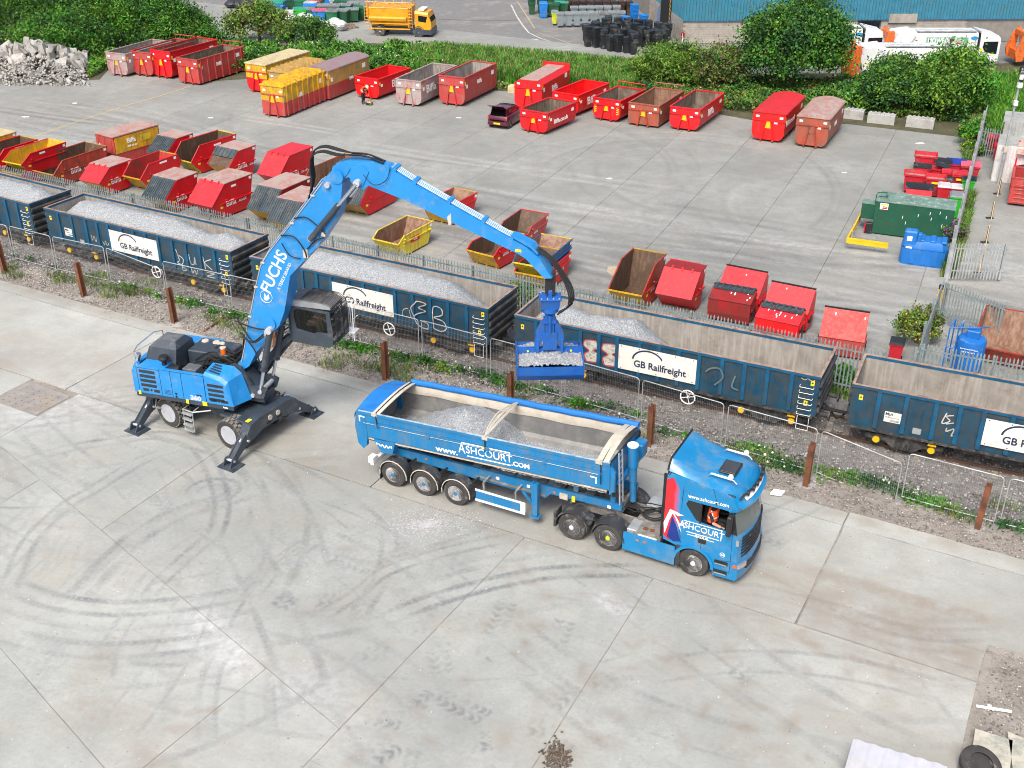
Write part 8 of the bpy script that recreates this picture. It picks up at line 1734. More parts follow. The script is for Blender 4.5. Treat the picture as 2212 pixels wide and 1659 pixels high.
for z in (2.72,3.25): b.tube([(-1.3,.05,z),(3.1,.05,z),(3.1,2.35,z),(-1.3,2.35,z)],.04,5,closed=True)
for k in range(6): x = -1.3+k*.88;b.cyl((x,.05,2.7),(x+.1,.7,3.6),.04,5);b.cyl((x,2.35,2.7),(x+.1,1.7,3.6),.04,5)
b.cyl((-1.2,1.2,3.6),(3.2,1.2,3.6),.05,5);b.build('grille_frame',gy,gr)
b = MB()
for x in (-1.45,2.95):
    for dx in (0,.38): b.cyl((x+dx,-.05,.9),(x+dx,-.05,3.0),.03,5)
    for k in range(7): b.cyl((x,-.05,1.0+k*.3),(x+.38,-.05,1.0+k*.3),.025,5)
b.build('ladder',gy,gr)
b = MB();cx = wb_-.35;b.loft([[(cx,y,z) for y,z in ((.05,.55),(.05,2.3),(.2,2.5),(2.2,2.5),(2.35,2.3),(2.35,.55))],[(cx+1.3,y,z) for y,z in ((.05,.55),(.05,2.15),(.2,2.35),(2.2,2.35),(2.35,2.15),(2.35,.55))],[(cx+1.6,y,z) for y,z in ((.12,.55),(.12,1.4),(.2,1.5),(2.2,1.5),(2.3,1.4),(2.3,.55))]]);cb = b.build('cab',gy,gr,smooth=25)
b = MB();b.add([(cx+.35,.035,2.1),(cx+.35,.035,1.55),(cx+1.1,.035,1.45),(cx+1.25,.035,2.0)],[(0,1,2,3)]);b.add([(cx+1.34,.2,2.2),(cx+1.34,2.2,2.2),(cx+1.62,2.2,1.5),(cx+1.62,.2,1.5)],[(0,1,2,3)]);b.build('cab_window',glass,cb)
b = MB();b.box(cx-.2,cx+1.66,.0,.3,.3,.75);b.box(cx+1.3,cx+1.68,.1,2.3,.25,.8);b.box(-1,cx,.7,1.7,.5,.9);b.build('bumper',cgrey,gr)
b = MB();b.box(cx+.3,cx+.9,.4,2.0,2.5,2.62);b.build('beacon_bar',white_p,gr)
for x in (0,wb_):
    for (ya,yb,o_) in ((.02,.36,-1),(2.04,2.38,1)): wheel(gr,x,ya,yb,.5,hub=silver,outward=o_)
    guard(gr,x,.5,.57,.0,.4,0,pi,cgrey,n=8)
# stacks of bins: one tapered tub, copied
def tubmesh(c):
    b = MB();w = .27;b.loft([[(-w*.78,-w*.85,.0),(w*.78,-w*.85,.0),(w*.78,w*.85,.0),(-w*.78,w*.85,.0)],[(-w,-w*1.15,.9),(w,-w*1.15,.9),(w,w*1.15,.9),(-w,w*1.15,.9)],[(-w-.04,-w*1.15-.04,.9),(w+.04,-w*1.15-.04,.9),(w+.04,w*1.15+.06,.9),(-w-.04,w*1.15+.06,.9)],[(-w-.04,-w*1.15-.04,.98),(w+.04,-w*1.15-.04,.98),(w+.04,w*1.15+.06,1.0),(-w-.04,w*1.15+.06,1.0)]])
    o = b.build('wheelie_bin',bincol(c));m = o.data;bpy.data.objects.remove(o);return m
def stack(P,n,me,rz,lab,grp,cat='wheelie bin',sc=1.1):
    for k in range(n):
        o = link('wheelie_bin',me);o.location = (P[0],P[1],-.03+k*.12*sc);o.rotation_euler = (0,0,rz+random.uniform(-.03,.03));o.scale = (sc,sc,sc);tag(o,lab,cat,grp)
bk,br,gn,nv = tubmesh('black'),tubmesh('brown'),tubmesh('dgreen'),tubmesh('blue')
rr = random.Random(11);rowsP = [((735,372),(1100,440),7),((725,330),(1300,395),9),((800,300),(1350,360),8),((900,262),(1370,320),7)]
for (a,c,n) in rowsP:
    for k in range(n):
        f = k/(n-1);p = q(RC,a[0]+(c[0]-a[0])*f+rr.uniform(-6,6),a[1]+(c[1]-a[1])*f+rr.uniform(-5,5));stack(p,rr.choice((4,5,6,7)) if n != 7 or a[1] > 300 else 5,bk,.4+rr.uniform(-.4,.4),'black wheelie bin nested in one of the stacks heaped by the warehouse door','black wheelie bins in stacks')
bA,bB = q(RC,575,120),q(RC,1075,125);dd = Vector((-.5,.95,0)).normalized()
for c in range(9):
    for r in range(5): stack(bA.lerp(bB,c/8)+dd*(.25+r*.95)*1.15,4 if r == 0 else 1,br,.1,'brown wheelie bin in the block of brown stacks behind the grey bins','brown wheelie bins in rows') if r == 0 else stack(bA.lerp(bB,c/8)+dd*(.25+r*.95)*1.15+Vector((0,0,0)),1,br,.1,'brown wheelie bin in the block of brown stacks behind the grey bins','brown wheelie bins in rows')
for o in [o for o in COL.objects if o.get('group') == 'brown wheelie bins in rows' and o.location.z < 0]:
    if (o.location-bA).length > 0 and True: pass
gA = q(RC,285,112)
for c in range(5): stack(gA+Vector((c*1.0,.3*c,0)),14 if c < 2 else 9,gn,.2,'green wheelie bin in the tall stacks at the top edge','green wheelie bins in tall stacks')
stack(q(RC,1105,205),9,nv,.3,'blue wheelie bin in the blue stack by the warehouse door','blue wheelie bins in a stack');stack(q(RC,1035,215),1,nv,.3,'single blue box bin left of the blue stack',None);stack(q(RC,1180,225),3,nv,.3,'blue bin in the low pair right of the blue stack','low blue bins')
eb = lambda lab,o_,x,y,c,lid='black',W=1.25,D=.95,H=1.25,st='shut',rz=-.1,grp=None: eurobin(lab,q(o_,x,y),rz,c,lid,W,D,H,st,group=grp)
for k in range(8):
    x = [485,553,618,685,752,825,900,972][k];eb('grey four-wheeled metal bin in the front row before the brown bins',RC,x,222-k*1.5,'steel','grey',.74,.8,1.3,'shut',-.05,'grey four-wheeled bins in rows')
    if k < 6: eb('grey four-wheeled metal bin in the rear row before the brown bins',RC,x+110,172-k*1.5,'grey','steel',.74,.8,1.3,'shut',-.05,'grey four-wheeled bins, rear row')
eb('lime yellow bin at the left end of the grey bins',RC,443,205,'yel','steel',.6);wheelie('bright blue wheelie bin standing alone left of the green bins',q(RC,378,140),0,'blue','blue',1.5);eb('dark green bin beside the bright blue one',RC,405,138,'dgreen','dgreen',1.3);eb('dark green bin with bright rim behind the grey bins',RC,470,125,'dgreen','teal',1.4)
cl_ = [(185,160,'blue','blue'),(265,205,'silver','white'),(370,180,'lime','teal'),(435,178,'green','grey'),(525,190,'blue','pink'),(625,195,'green','grey'),(705,190,'dgreen','grey'),(790,185,'dgreen','grey'),(380,105,'green','green'),(315,100,'dgreen','navy'),(195,120,'teal','teal'),(230,60,'navy','teal'),(120,60,'navy','teal'),(120,115,'teal','teal'),(455,125,'grey','silver'),
       (520,60,'teal','teal'),(600,62,'blue','pink'),(660,95,'silver','grey'),(450,150,'blue','blue'),(560,150,'grey','grey'),(640,150,'grey','grey'),(730,145,'green','grey'),(800,130,'grey','grey'),(690,120,'dgreen','dgreen'),(500,105,'teal','red'),(850,165,'dgreen','green')]
for k,(x,y,c,lid) in enumerate(cl_):
    eb('%s wheeled bin with %s lid among the mixed bins' % ({'silver': 'pale grey','dgreen': 'dark green','teal': 'sea green','navy': 'dark blue'}.get(c,c),{'silver': 'pale grey','dgreen': 'dark green','teal': 'sea green','navy': 'dark blue'}.get(lid,lid)),RB,x,y,c,lid,1.3,1.0,1.25,'shut',rr.uniform(-.35,.1),'mixed bins at the top edge')
sack = mat('woven_sack',(.58,.60,.62),.8,var=.15,dirt=(.35,.34,.32),damt=.3);sackb = mat('blue_bag',(.02,.20,.55),.5,var=.2);sackk = mat('black_bag',(.03,.033,.038),.45,var=.2)
def blobm(seed):
    r = random.Random(seed);b = MB();n = 10
    b.loft([[(rad*(1+r.uniform(-.16,.16))*cos(2*pi*k/n),rad*(1+r.uniform(-.16,.16))*sin(2*pi*k/n),z) for k in range(n)] for rad,z in ((.22,0),(.45,.12),(.5,.3),(.38,.48),(.14,.6))]);o = b.build('x',sack,smooth=True);m = o.data;bpy.data.objects.remove(o);return m
bms = [blobm(i) for i in range(4)];bmk = [m.copy() for m in bms[:2]];bmb = [m.copy() for m in bms[:2]]
for m in bmk: m.materials[0] = sackk
for m in bmb: m.materials[0] = sackb
for k in range(40):
    kind = k % 40;
    if k < 22: (x,y),ms,lab,grp = rr.choice(((355,215),(440,185),(480,195),(570,205),(650,225),(690,235),(740,248),(340,205))),bms,'white woven sack in the heap in front of the mixed bins','white sacks heaped before the bins'
    elif k < 30: (x,y),ms,lab,grp = (-135+(k-22)*36,62),bmk,'black bag in the row of bags behind the shrubs','black bags in a row'
    elif k < 35: (x,y),ms,lab,grp = (700+(k-30)*28,55-(k % 2)*20),bmb,'blue bag heaped on the far bins','blue bags heaped'
    else: (x,y),ms,lab,grp = (-20+(k-35)*40,28),bms,'white bulk bag at the top edge behind the black bags','white bulk bags at the top edge'
    o = link('sack',rr.choice(ms));o.location = q(RB,x+rr.uniform(-12,12),y+rr.uniform(-8,8))+Vector((0,0,rr.choice((0,.35)) if k < 22 else (.9 if 30 <= k < 35 else 0)));s_ = 1.2 if k < 22 else 1.5;o.scale = (s_,s_,s_);o.rotation_euler = (0,0,rr.uniform(0,6));tag(o,lab,'sack',grp)
for k,(x,y) in enumerate(((650,215),(770,215),(800,235))):
    t = T('pallet','wooden pallet lying %s beside the sacks' % ['left','in the middle','right'][k],'pallet',q(RB,x,y),rr.uniform(0,1));pm_ = mat('pallet_wood',(.24,.19,.14),.9,var=.2)
    for j in range(6): b = MB();b.box(0,1.2,j*.19,j*.19+.1,.12,.145);b.build('slat',pm_,t)
    b = MB();[b.box(x_,x_+.1,0,1.05,0,.119) for x_ in (0,.55,1.1)];b.build('bearer',pm_,t)
# ================================================================ MAROON CAR, RUBBLE, PEOPLE
mar = mat('maroon_paint',(.085,.006,.022),.25,var=.05,coat=.8);a,c = q(RB,1920,1025),q(RB,2080,1045);ch_ = hd(a,c);rzc = ch_+pi/2
car = thing('hatchback_car','small maroon hatchback with its tailgate raised','car',(a+c)/2,rzc)     # x forward from the rear bumper
hw = .80
def cs(x,w,z0,z1,tw,tz): return [(x,-w,z0),(x,-w,z1),(x,-tw,tz),(x,tw,tz),(x,w,z1),(x,w,z0)]
b = MB();b.loft([cs(0,.70,.3,.75,.66,.80),cs(.08,.78,.25,.88,.72,.93),cs(.9,.82,.22,.92,.72,.96),cs(2.6,.82,.22,.90,.72,.94),cs(3.3,.78,.25,.80,.66,.86),cs(3.62,.62,.3,.62,.5,.66)]);bd = b.build('body',mar,car,smooth=40)
b = MB();b.loft([[(x,-w,z),(x+.0,-w*.8,t_),(x,w*.8,t_),(x,w,z)] for x,w,z,t_ in ((.30,.70,.94,1.38),(.8,.74,.95,1.44),(1.8,.72,.95,1.42),(2.35,.68,.93,1.15),(2.75,.64,.93,.95))]);b.build('roof',mar,car,smooth=40)
b = MB()
for s in (-1,1): b.add([(x,s*(w+.012),z) for x,w,z in ((.45,.715,.98),(2.5,.67,.98),(2.25,.60,1.16),(1.75,.60,1.36),(.75,.62,1.38),(.5,.64,1.3))],[tuple(range(6))])
b.add([(2.72,-.6,.98),(2.72,.6,.98),(1.95,.52,1.42),(1.95,-.52,1.42)],[(0,1,2,3)]);b.build('window',glass,car)
b = MB();b.add([(-.03,-.58,.58),(-.03,.58,.58),(.25,.56,1.38),(.25,-.56,1.38)],[(0,1,2,3)]);b.build('boot_opening',mat('boot_shade',(.004,.004,.005),1.0,spec=0),car)  # flat panel on the closed body; shade inside the boot painted black
b = MB();b.loft([[(.34,y,1.43),(-.05,y,1.66),(-.42,y,1.82),(-.44,y,1.77),(-.08,y,1.59),(.34,y,1.38)] for y in (-.58,.58)]);b.build('tailgate',mar,car)
b = MB();b.box(-.06,.1,-.76,.76,.28,.5,.03);b.build('bumper',mar,bd);b = MB();b.box(-.085,-.062,-.26,.26,.36,.47);np_ = b.build('number_plate',ylabel,car)
for s in (-1,1): b = MB();b.box(-.0,.14,s*.72-.06,s*.72+.06,.68,.86);b.build('tail_light',mat('tail_red',(.6,.03,.05),.3,coat=.5),car)
for x in (.55,2.9):
    for (ya,yb,o_) in ((-.83,-.66,-1),(.66,.83,1)): wheel(car,x,ya,yb,.29,hub=silver,outward=o_)
rub = [mat('rubble_a',(.40,.40,.38),.9,var=.15,dirt=(.22,.2,.17),damt=.4,dscale=3),mat('rubble_b',(.30,.295,.28),.9,var=.2,dirt=(.16,.14,.11),damt=.4)]
def chunkm(seed):
    r = np.random.default_rng(seed);P = r.normal(0,1,(14,3));P /= np.abs(P).max(1)[:,None];P *= r.uniform(.75,1,(14,1))*np.array([.5,.38,.26]);bm = bmesh.new()
    for p in P: bm.verts.new(p)
    bmesh.ops.convex_hull(bm,input=bm.verts);me = bpy.data.meshes.new('rubble_chunk');bm.to_mesh(me);bm.free();me.materials.append(rub[seed % 2]);return me
cms = [chunkm(i) for i in range(9)]
for k in range(150):
    big = k < 92;zx = rr.uniform(0,700) if big else rr.uniform(0,660);f = rr.random();H_ = 2.1*max(0,1-((zx-300)/430)**2)*(1-abs(2*f-1)**2) if big else rr.uniform(0,.2)
    p = q(RA,zx-20,625-f*150 if big else 690-rr.random()*60);o = link('rubble_chunk',cms[k % 9]);s_ = rr.uniform(.7,1.75) if big else rr.uniform(.3,.8);o.location = (p.x,p.y,H_*.85+.15*s_);o.scale = (s_,s_*rr.uniform(.7,1.1),s_);o.rotation_euler = (rr.uniform(0,6),rr.uniform(0,6),rr.uniform(0,6))
    tag(o,'broken slab of grey concrete in the rubble heap at the left edge' if big else 'small lump of broken concrete in front of the rubble heap','rubble chunk','big broken concrete pieces' if big else 'small broken concrete lumps')
n = 1500;u_ = RNG.uniform(-20,720,n);f = RNG.random(n);PP = np.array([q(RA,float(u_[i]),690-float(f[i])*210) for i in range(n)]);PP[:,2] = np.maximum(0,1-((u_-300)/430)**2)*(1-np.abs(2*f-1)**2)*1.5
tag(stones('loose_rubble',PP,.12,rub),'loose crushed concrete in and around the rubble heap','rubble',kind='stuff')
# people: one continuous skinned body each
def build_person(label,loc,rz,J,E_,R,clothes=blackcloth,root=0,extras=()):
    t = thing('person',label,'person',loc,rz);skinned('body',J,E_,R,clothes,t,2,root);return t
E17 = [(0,1),(1,2),(2,3),(3,4),(2,5),(5,6),(6,7),(2,8),(8,9),(9,10),(0,11),(11,12),(12,13),(13,14),(0,15),(15,16),(16,17),(17,18)]
R17 = [.15,.14,.15,.06,.06,.07,.05,.035,.07,.05,.035,.10,.075,.05,.05,.10,.075,.05,.05]
def head(t,p,hair,look=(0,0,0),helmet=False):
    b = MB();b.lathe([(0,-.13),(.05,-.12),(.075,-.05),(.085,.02),(.075,.08),(.04,.115),(0,.125)],(0,0,0),'z',14);b.tube([(.08,0,.0),(.105,0,-.02),(.08,0,-.035)],.012,5);b.box(-.015,.015,.078,.095,-.03,.03);b.box(-.015,.015,-.095,-.078,-.03,.03);h_ = b.build('head',skin,t,smooth=50);h_.location = p;h_.rotation_euler = look
    b = MB();b.lathe([(.088,.02),(.092,.06),(.07,.115),(0,.14)] if not helmet else [(.14,.03),(.115,.04),(.11,.10),(.07,.15),(0,.165)],(-.008,0,0),'z',14);b.build('hard_hat' if helmet else 'hair',hair,h_,smooth=50)
    b = MB()
    for s in (-1,1): b.box(.076,.084,s*.03-.008,s*.03+.008,.005,.018)
    b.box(.078,.086,-.02,.02,-.068,-.06);b.build('face_feature',blackcloth,h_);return h_
def hand(t,p,d):
    V = [(0,0,0),(.05,0,0),(.09,.03,0),(.12,.035,-.02),(.095,.01,0),(.13,.012,-.02),(.093,-.012,0),(.125,-.014,-.02),(.085,-.03,0),(.11,-.035,-.02),(.03,.035,0),(.06,.055,-.01)]
    o = skinned('hand',V,[(0,1),(1,2),(2,3),(1,4),(4,5),(1,6),(6,7),(1,8),(8,9),(0,10),(10,11)],[.022,.025]+[.010,.008]*4+[.011,.009],skin,t,1);o.location = p;o.rotation_euler = d
# worker bending over his bag
J = [(0,0,.92),(.08,0,1.10),(.24,0,1.28),(.34,0,1.33),(.36,0,1.34),(.22,.19,1.25),(.30,.22,.98),(.42,.12,.80),(.22,-.19,1.25),(.30,-.22,.98),(.42,-.12,.80),(.0,.10,.86),(.04,.11,.48),(-.02,.12,.09),(.13,.13,.05),(.0,-.10,.86),(.04,-.11,.48),(-.02,-.12,.09),(.13,-.13,.05)]
w_ = build_person('worker in orange hi-vis vest and white hard hat stooping over a bag',q(RB,925,835),-.5,J,E17,R17)
b = MB();b.loft([[(x+.17*cos(a)*1.0,.22*sin(a),z-.12*cos(a)) for a in np.linspace(0,2*pi,12,endpoint=False)] for x,z in ((.02,.98),(.10,1.13),(.22,1.29))]);v_ = b.build('hi_vis_vest',hiviz,w_,smooth=50)
b = MB();b.loft([[(x+.178*cos(a),.228*sin(a),z-.125*cos(a)) for a in np.linspace(0,2*pi,12,endpoint=False)] for x,z in ((.07,1.07),(.10,1.12))],cap=False);b.build('reflective_band',refl,v_)
head(w_,(.44,0,1.36),white_p,(0,.9,0),True);hand(w_,(.42,.12,.80),(0,.8,-.3));hand(w_,(.42,-.12,.80),(0,.8,.3))
t = T('tool_bag','black and yellow bag on the ground at the worker\'s feet','bag',q(RB,945,845),-.3);b = MB();b.box(0,.5,0,.3,0,.22,.05);b.build('case',blackp,t);b = MB();b.box(.1,.4,.05,.2,.221,.26);b.build('yellow_top',ylabel,t);b = MB();b.tube([(.1,.15,.22),(.2,.15,.38),(.3,.15,.38),(.4,.15,.22)],.015,5);b.build('handle',blackp,t)
# crane operator, seated in the raised cab
J = [(0,0,.12),(-.03,0,.32),(-.02,0,.55),(.0,0,.66),(.02,0,.70),(-.0,.18,.53),(.10,.22,.30),(.36,.18,.26),(.0,-.18,.53),(.10,-.22,.30),(.36,-.18,.26),(.05,.10,.10),(.42,.13,.16),(.50,.12,-.22),(.62,.12,-.26),(.05,-.10,.10),(.42,-.13,.16),(.50,-.12,-.22),(.62,-.12,-.26)]
cp = Mu @ Vector((cx0+.55,(cy0+cy1)/2-.08,cz0+.48));op = build_person('crane operator in black t-shirt and khaki trousers seated in the raised cab',O+cp,HU,J,E17,R17)
kh = mat('khaki',(.20,.15,.09),.8);b = MB()
for s in (-1,1): b.tube([(.0,s*.10,.11),(.42,s*.13,.17),(.50,s*.12,-.18)],.105,8,r2=.075)
b.build('trousers',kh,op,smooth=50);b = MB()
for s in (-1,1): b.tube([(.10,s*.22,.30),(.36,s*.18,.26)],.052,8)
b.build('forearm',skin,op,smooth=50);head(op,(.03,0,.82),blackcloth);hand(op,(.36,.18,.26),(0,0,0));hand(op,(.36,-.18,.26),(0,0,0));b = MB();b.lathe([(0,-.004),(.045,-.004),(.045,0),(0,0)],(.06,-.17,.44),'y',8);b.build('shirt_print',whitet,op)
# lorry driver leaning on the window sill
J = [(0,0,.05),(.02,-.02,.25),(.04,-.05,.48),(.05,-.05,.60),(.06,-.05,.63),(.0,-.24,.45),(.12,-.38,.22),(.40,-.40,.16),(.08,.14,.45),(.25,.2,.28),(.48,.15,.35),(.08,.10,.03),(.42,.12,.08),(.48,.12,-.3),(.6,.12,-.34),(.08,-.10,.03),(.42,-.12,.08),(.48,-.12,-.3),(.6,-.12,-.34)]
dp_ = Matrix.Rotation(TRH,3,'Z') @ Vector((11.80,.46,1.98));dr_ = build_person('lorry driver in orange hi-vis vest leaning an arm on the open window',TR0+dp_,TRH,J,E17,R17)
b = MB();b.loft([[(x+.17*cos(a),-.04+.24*sin(a),z) for a in np.linspace(0,2*pi,12,endpoint=False)] for x,z in ((.01,.12),(.03,.35),(.04,.53))]);v_ = b.build('hi_vis_vest',hiviz,dr_,smooth=50);b = MB();b.loft([[(.02+.177*cos(a),-.04+.248*sin(a),z) for a in np.linspace(0,2*pi,12,endpoint=False)] for z in (.28,.33)],cap=False);b.tube([(.1,-.28,.3),(.06,-.28,.5),(.0,-.2,.54)],.022,4);b.build('reflective_band',refl,v_)
b = MB();b.tube([(.12,-.38,.22),(.40,-.40,.16)],.055,8,r2=.045);b.build('forearm',skin,dr_,smooth=50);head(dr_,(.09,-.04,.74),blackcloth);hand(dr_,(.40,-.40,.16),(0,0,0));hand(dr_,(.48,.15,.35),(0,0,0))
# ================================================================ VEGETATION
def leafm(n,c,tr=.25):
    m,t,b = newmat(n);p = pos(t);c = lin(c);cc = t.mix(t.ramp(t.noise(p,.9,5),.35,.65),tuple(v*.55 for v in c[:3]),tuple(min(1,v*1.35) for v in c[:3]));t.link(cc,b.inputs['Base Color']);b.inputs['Roughness'].default_value = .6;b.inputs['Specular IOR Level'].default_value = .25
    return m
LV = {'d': leafm('leaf_dark',(.028,.095,.026)),'m': leafm('leaf_mid',(.070,.185,.026)),'l': leafm('leaf_light',(.15,.27,.028)),'o': leafm('leaf_olive',(.14,.175,.045)),'g': leafm('leaf_vivid',(.05,.25,.018)),'t': leafm('grass_tan',(.27,.26,.11)),'w': mat('flower_white',(.75,.76,.72),.6),'y': mat('flower_yellow',(.75,.62,.01),.6),'p': mat('flower_purple',(.20,.06,.30),.6),'b': leafm('twig_brown',(.12,.085,.05))}
def leaves(name,C,size,keys,wts,parent=None,clump=None,asp=.55,up=.3):
    n = len(C);a = RNG.normal(0,1,(n,3));a[:,2] += up;a /= np.linalg.norm(a,axis=1)[:,None];r = RNG.normal(0,1,(n,3));u = np.cross(a,r);u /= np.linalg.norm(u,axis=1)[:,None];v = np.cross(a,u)
    s = size*RNG.uniform(.6,1.5,(n,1));V = np.stack([C-u*s,C+v*s*asp-a*s*.15,C+u*s,C-v*s*asp-a*s*.15],1).reshape(-1,3);F = np.arange(4*n).reshape(-1,4)
    k = len(keys);cum = np.cumsum(wts)/sum(wts);
    rr_ = RNG.random(n) if clump is None else np.clip(RNG.normal(0,.13,n)+clump,0,.999)
    return npmesh(name,V,F,[LV[x] for x in keys],parent,mi=np.searchsorted(cum,rr_))
def crown_pts(c,R,n,clumps,rng=RNG,flat=.0,droop=0):
    """leaf positions gathered in clumps over an uneven crown"""
    K = rng.normal(0,1,(clumps,3));K /= np.linalg.norm(K,axis=1)[:,None];K[:,2] = np.where(K[:,2] < -.35,-K[:,2],K[:,2]);K *= rng.uniform(.45,1.0,(clumps,1))**.6;K *= (1+.12*np.sin(K[:,:1]*5+K[:,1:2]*4+c[0]));tone = rng.random(clumps)
    i = rng.integers(0,clumps,n);P = K[i]*np.array(R)+rng.normal(0,1,(n,3))*(np.array(R)*.15)*rng.uniform(.5,1.3,(n,1));P[:,2] *= 1
    return P+np.array(c),tone[i]
bark = mat('bark',(.10,.08,.06),.9,var=.2)
def tree(name,label,cat,base,R,H,n,clumps,size,keys,wts,trunk=.14,asp=.55,flowers=None,twig=0,up=.3):
    t = thing(name,label,cat,(base[0],base[1],0));cz = H-R[2];P,tone = crown_pts((0,0,cz),R,n,clumps)
    P[:,2] = np.maximum(P[:,2],.05);leaves('crown',P,size,keys,wts,t,tone,asp,up)
    b = MB();rr_ = random.Random(n);b.tube([(0,0,-.05),(.05,.03,cz*.5),(0,0,cz)],trunk,7,r2=trunk*.6);b.build('trunk',bark,t)
    b = MB()
    for k in range(9+twig): a = rr_.uniform(0,6.3);e = rr_.uniform(.2,1.1);f = .85 if k < 9 else 1.02;b.tube([(0,0,cz*rr_.uniform(.2,.9)),(R[0]*.4*cos(a),R[1]*.4*sin(a),cz+R[2]*.3*e),(R[0]*f*cos(a)*cos(e*.8),R[1]*f*sin(a)*cos(e*.8),cz+R[2]*f*sin(e))],.05,4,r2=.012)
    b.build('limb',bark,t)
    if flowers:
        k,nf,lo = flowers;P2,_ = crown_pts((0,0,cz),[r*1.06 for r in R],nf*3,40);P2 = P2[(P2[:,1] < .2*R[1])][:nf];P2[:,2] = np.maximum(P2[:,2]*lo,.1);leaves('blossom',P2,.038,[k],[1],t,asp=.9)
    return t
D5 = (['d','m','l'],[.45,.38,.17]);F5 = (['d','m','g','l'],[.3,.3,.2,.2]);O5 = (['m','o','l','b'],[.3,.35,.25,.1])
for k,(x,y,r,h,nm) in enumerate([(15,100,5.5,6.2,'leftmost'),(95,95,5.5,6.5,'second from the left'),(185,98,5.2,6.2,'third from the left'),(275,100,5,6.0,'fourth from the left'),(350,105,4.2,4.8,'above the leftmost containers'),(140,122,4.2,4.0,'low, in front'),(400,105,3.6,3.2,'far right end')]):
    tree('bush','big feathery green bush at the top left, '+nm,'bush',at(x,y),(r,r*.7,h*.62),h,20000,200,.13,['d','m','l','g'],[.36,.34,.16,.14],asp=.33)
tree('shrub','rounded olive shrub with white flowers left of the mixed bins','shrub',q(RB,95,330),(3.0,2.3,1.9),3.4,8000,110,.13,*O5,flowers=('w',170,.8))
tree('shrub','rounded dark olive shrub right of the white-flowered one','shrub',q(RB,480,385),(2.7,2.2,1.5),2.7,7000,100,.12,['d','m','o','l'],[.3,.35,.25,.1])
tree('bush','light green feathery bush with arching sprays left of the big tree','bush',q(RC,1420,690),(3.3,2.3,2.1),3.3,17000,210,.13,['m','l','o','d'],[.3,.4,.15,.15],asp=.3)
tree('bush','thin greyish bush with bare twigs between the light bush and the big tree','bush',q(RC,1790,720),(2.3,2.0,2.0),3.4,6000,110,.12,['o','m','b','d'],[.4,.25,.2,.15],twig=30)
tree('broadleaf_tree','large dark green tree, tallest in view, before the blue warehouse','tree',q(RD,340,720),(3.9,3.4,3.2),6.6,60000,300,.105,['d','m','g','l'],[.60,.26,.11,.03],trunk=.25,asp=.7)
tree('bush','dark green bush in front of the nearest refuse truck','bush',q(RD,1150,900),(2.6,2.2,2.1),3.9,24000,190,.10,*D5)
tree('bush','bright green bush with lighter tips, rightmost of the large bushes','bush',q(RD,1570,940),(2.7,2.3,2.5),4.7,28000,190,.105,['m','l','d','g'],[.34,.3,.2,.16],flowers=('w',25,.4))
tree('bush','low dark green bush behind the concrete blocks','bush',q(RD,830,880),(2.5,1.8,1.2),1.9,6000,90,.13,*F5)
tree('shrub','young dark shrub beside the side fence','shrub',q(RD,1790,1160),(1.1,1.0,.9),1.7,2500,40,.09,*F5)
tree('shrub','yellow flowering shrub by the side fence','shrub',q(RD,1800,1235),(1.0,.8,.5),.8,1500,30,.08,*F5,flowers=('y',110,1))
tree('shrub','tall straggly shrub with yellow flowers beside the near gate post','shrub',q(RH,1350,1420),(1.0,.9,.9),1.7,2600,50,.07,*O5,flowers=('y',170,.9),twig=14)
tree('shrub','purple flowering shrub between the green tank and the side fence','shrub',q(RH,1640,640),(.55,.55,.7),1.4,1200,30,.06,*O5,flowers=('p',300,1))
tree('shrub','green and yellow weeds growing in the gap between two wagons','shrub',q(RG,185,1150),(.9,.6,.7),1.3,1800,40,.07,['l','m','g'],[.4,.3,.3],flowers=('y',30,1))
tree('shrub','leafy weeds growing behind the gap right of the half-filled wagon','shrub',q(RJ,740,430),(1.3,.9,.5),.7,2200,40,.08,['g','m','d'],[.4,.3,.3])
def inpoly(poly,n):
    P = np.array(poly);lo,hi = P.min(0),P.max(0);out = np.zeros((0,2))
    while len(out) < n:
        Q = RNG.uniform(lo,hi,(n,2));ins = np.zeros(n,bool);j = len(P)-1
        for i in range(len(P)):
            c_ = ((P[i,1] > Q[:,1]) != (P[j,1] > Q[:,1])) & (Q[:,0] < (P[j,0]-P[i,0])*(Q[:,1]-P[i,1])/(P[j,1]-P[i,1]+1e-9)+P[i,0]);ins ^= c_;j = i
        out = np.vstack([out,Q[ins]])
    return out[:n]
def region(*p): return [tuple(at(x,y)[:2]) for x,y in p]
soil = dirtmat('hedge_soil',(.06,.055,.03),(.10,.10,.05),(.04,.05,.02))
hz_ = [((-250,190),(60,178),(215,172),(235,150),(330,158),(450,176),(540,170),(800,172),(1060,195),(1370,215),(1640,262),(1830,268),(2110,300),(2140,205),(2300,190),(2300,130),(2110,140),(1850,158),(1560,160),(1380,138),(1100,112),(930,97),(760,92),(560,110),(400,85),(-250,60))]
b = MB();b.prismz(region(*hz_[0]),-.05,.012);tag(b.build('hedge_bank',soil),kind='structure')
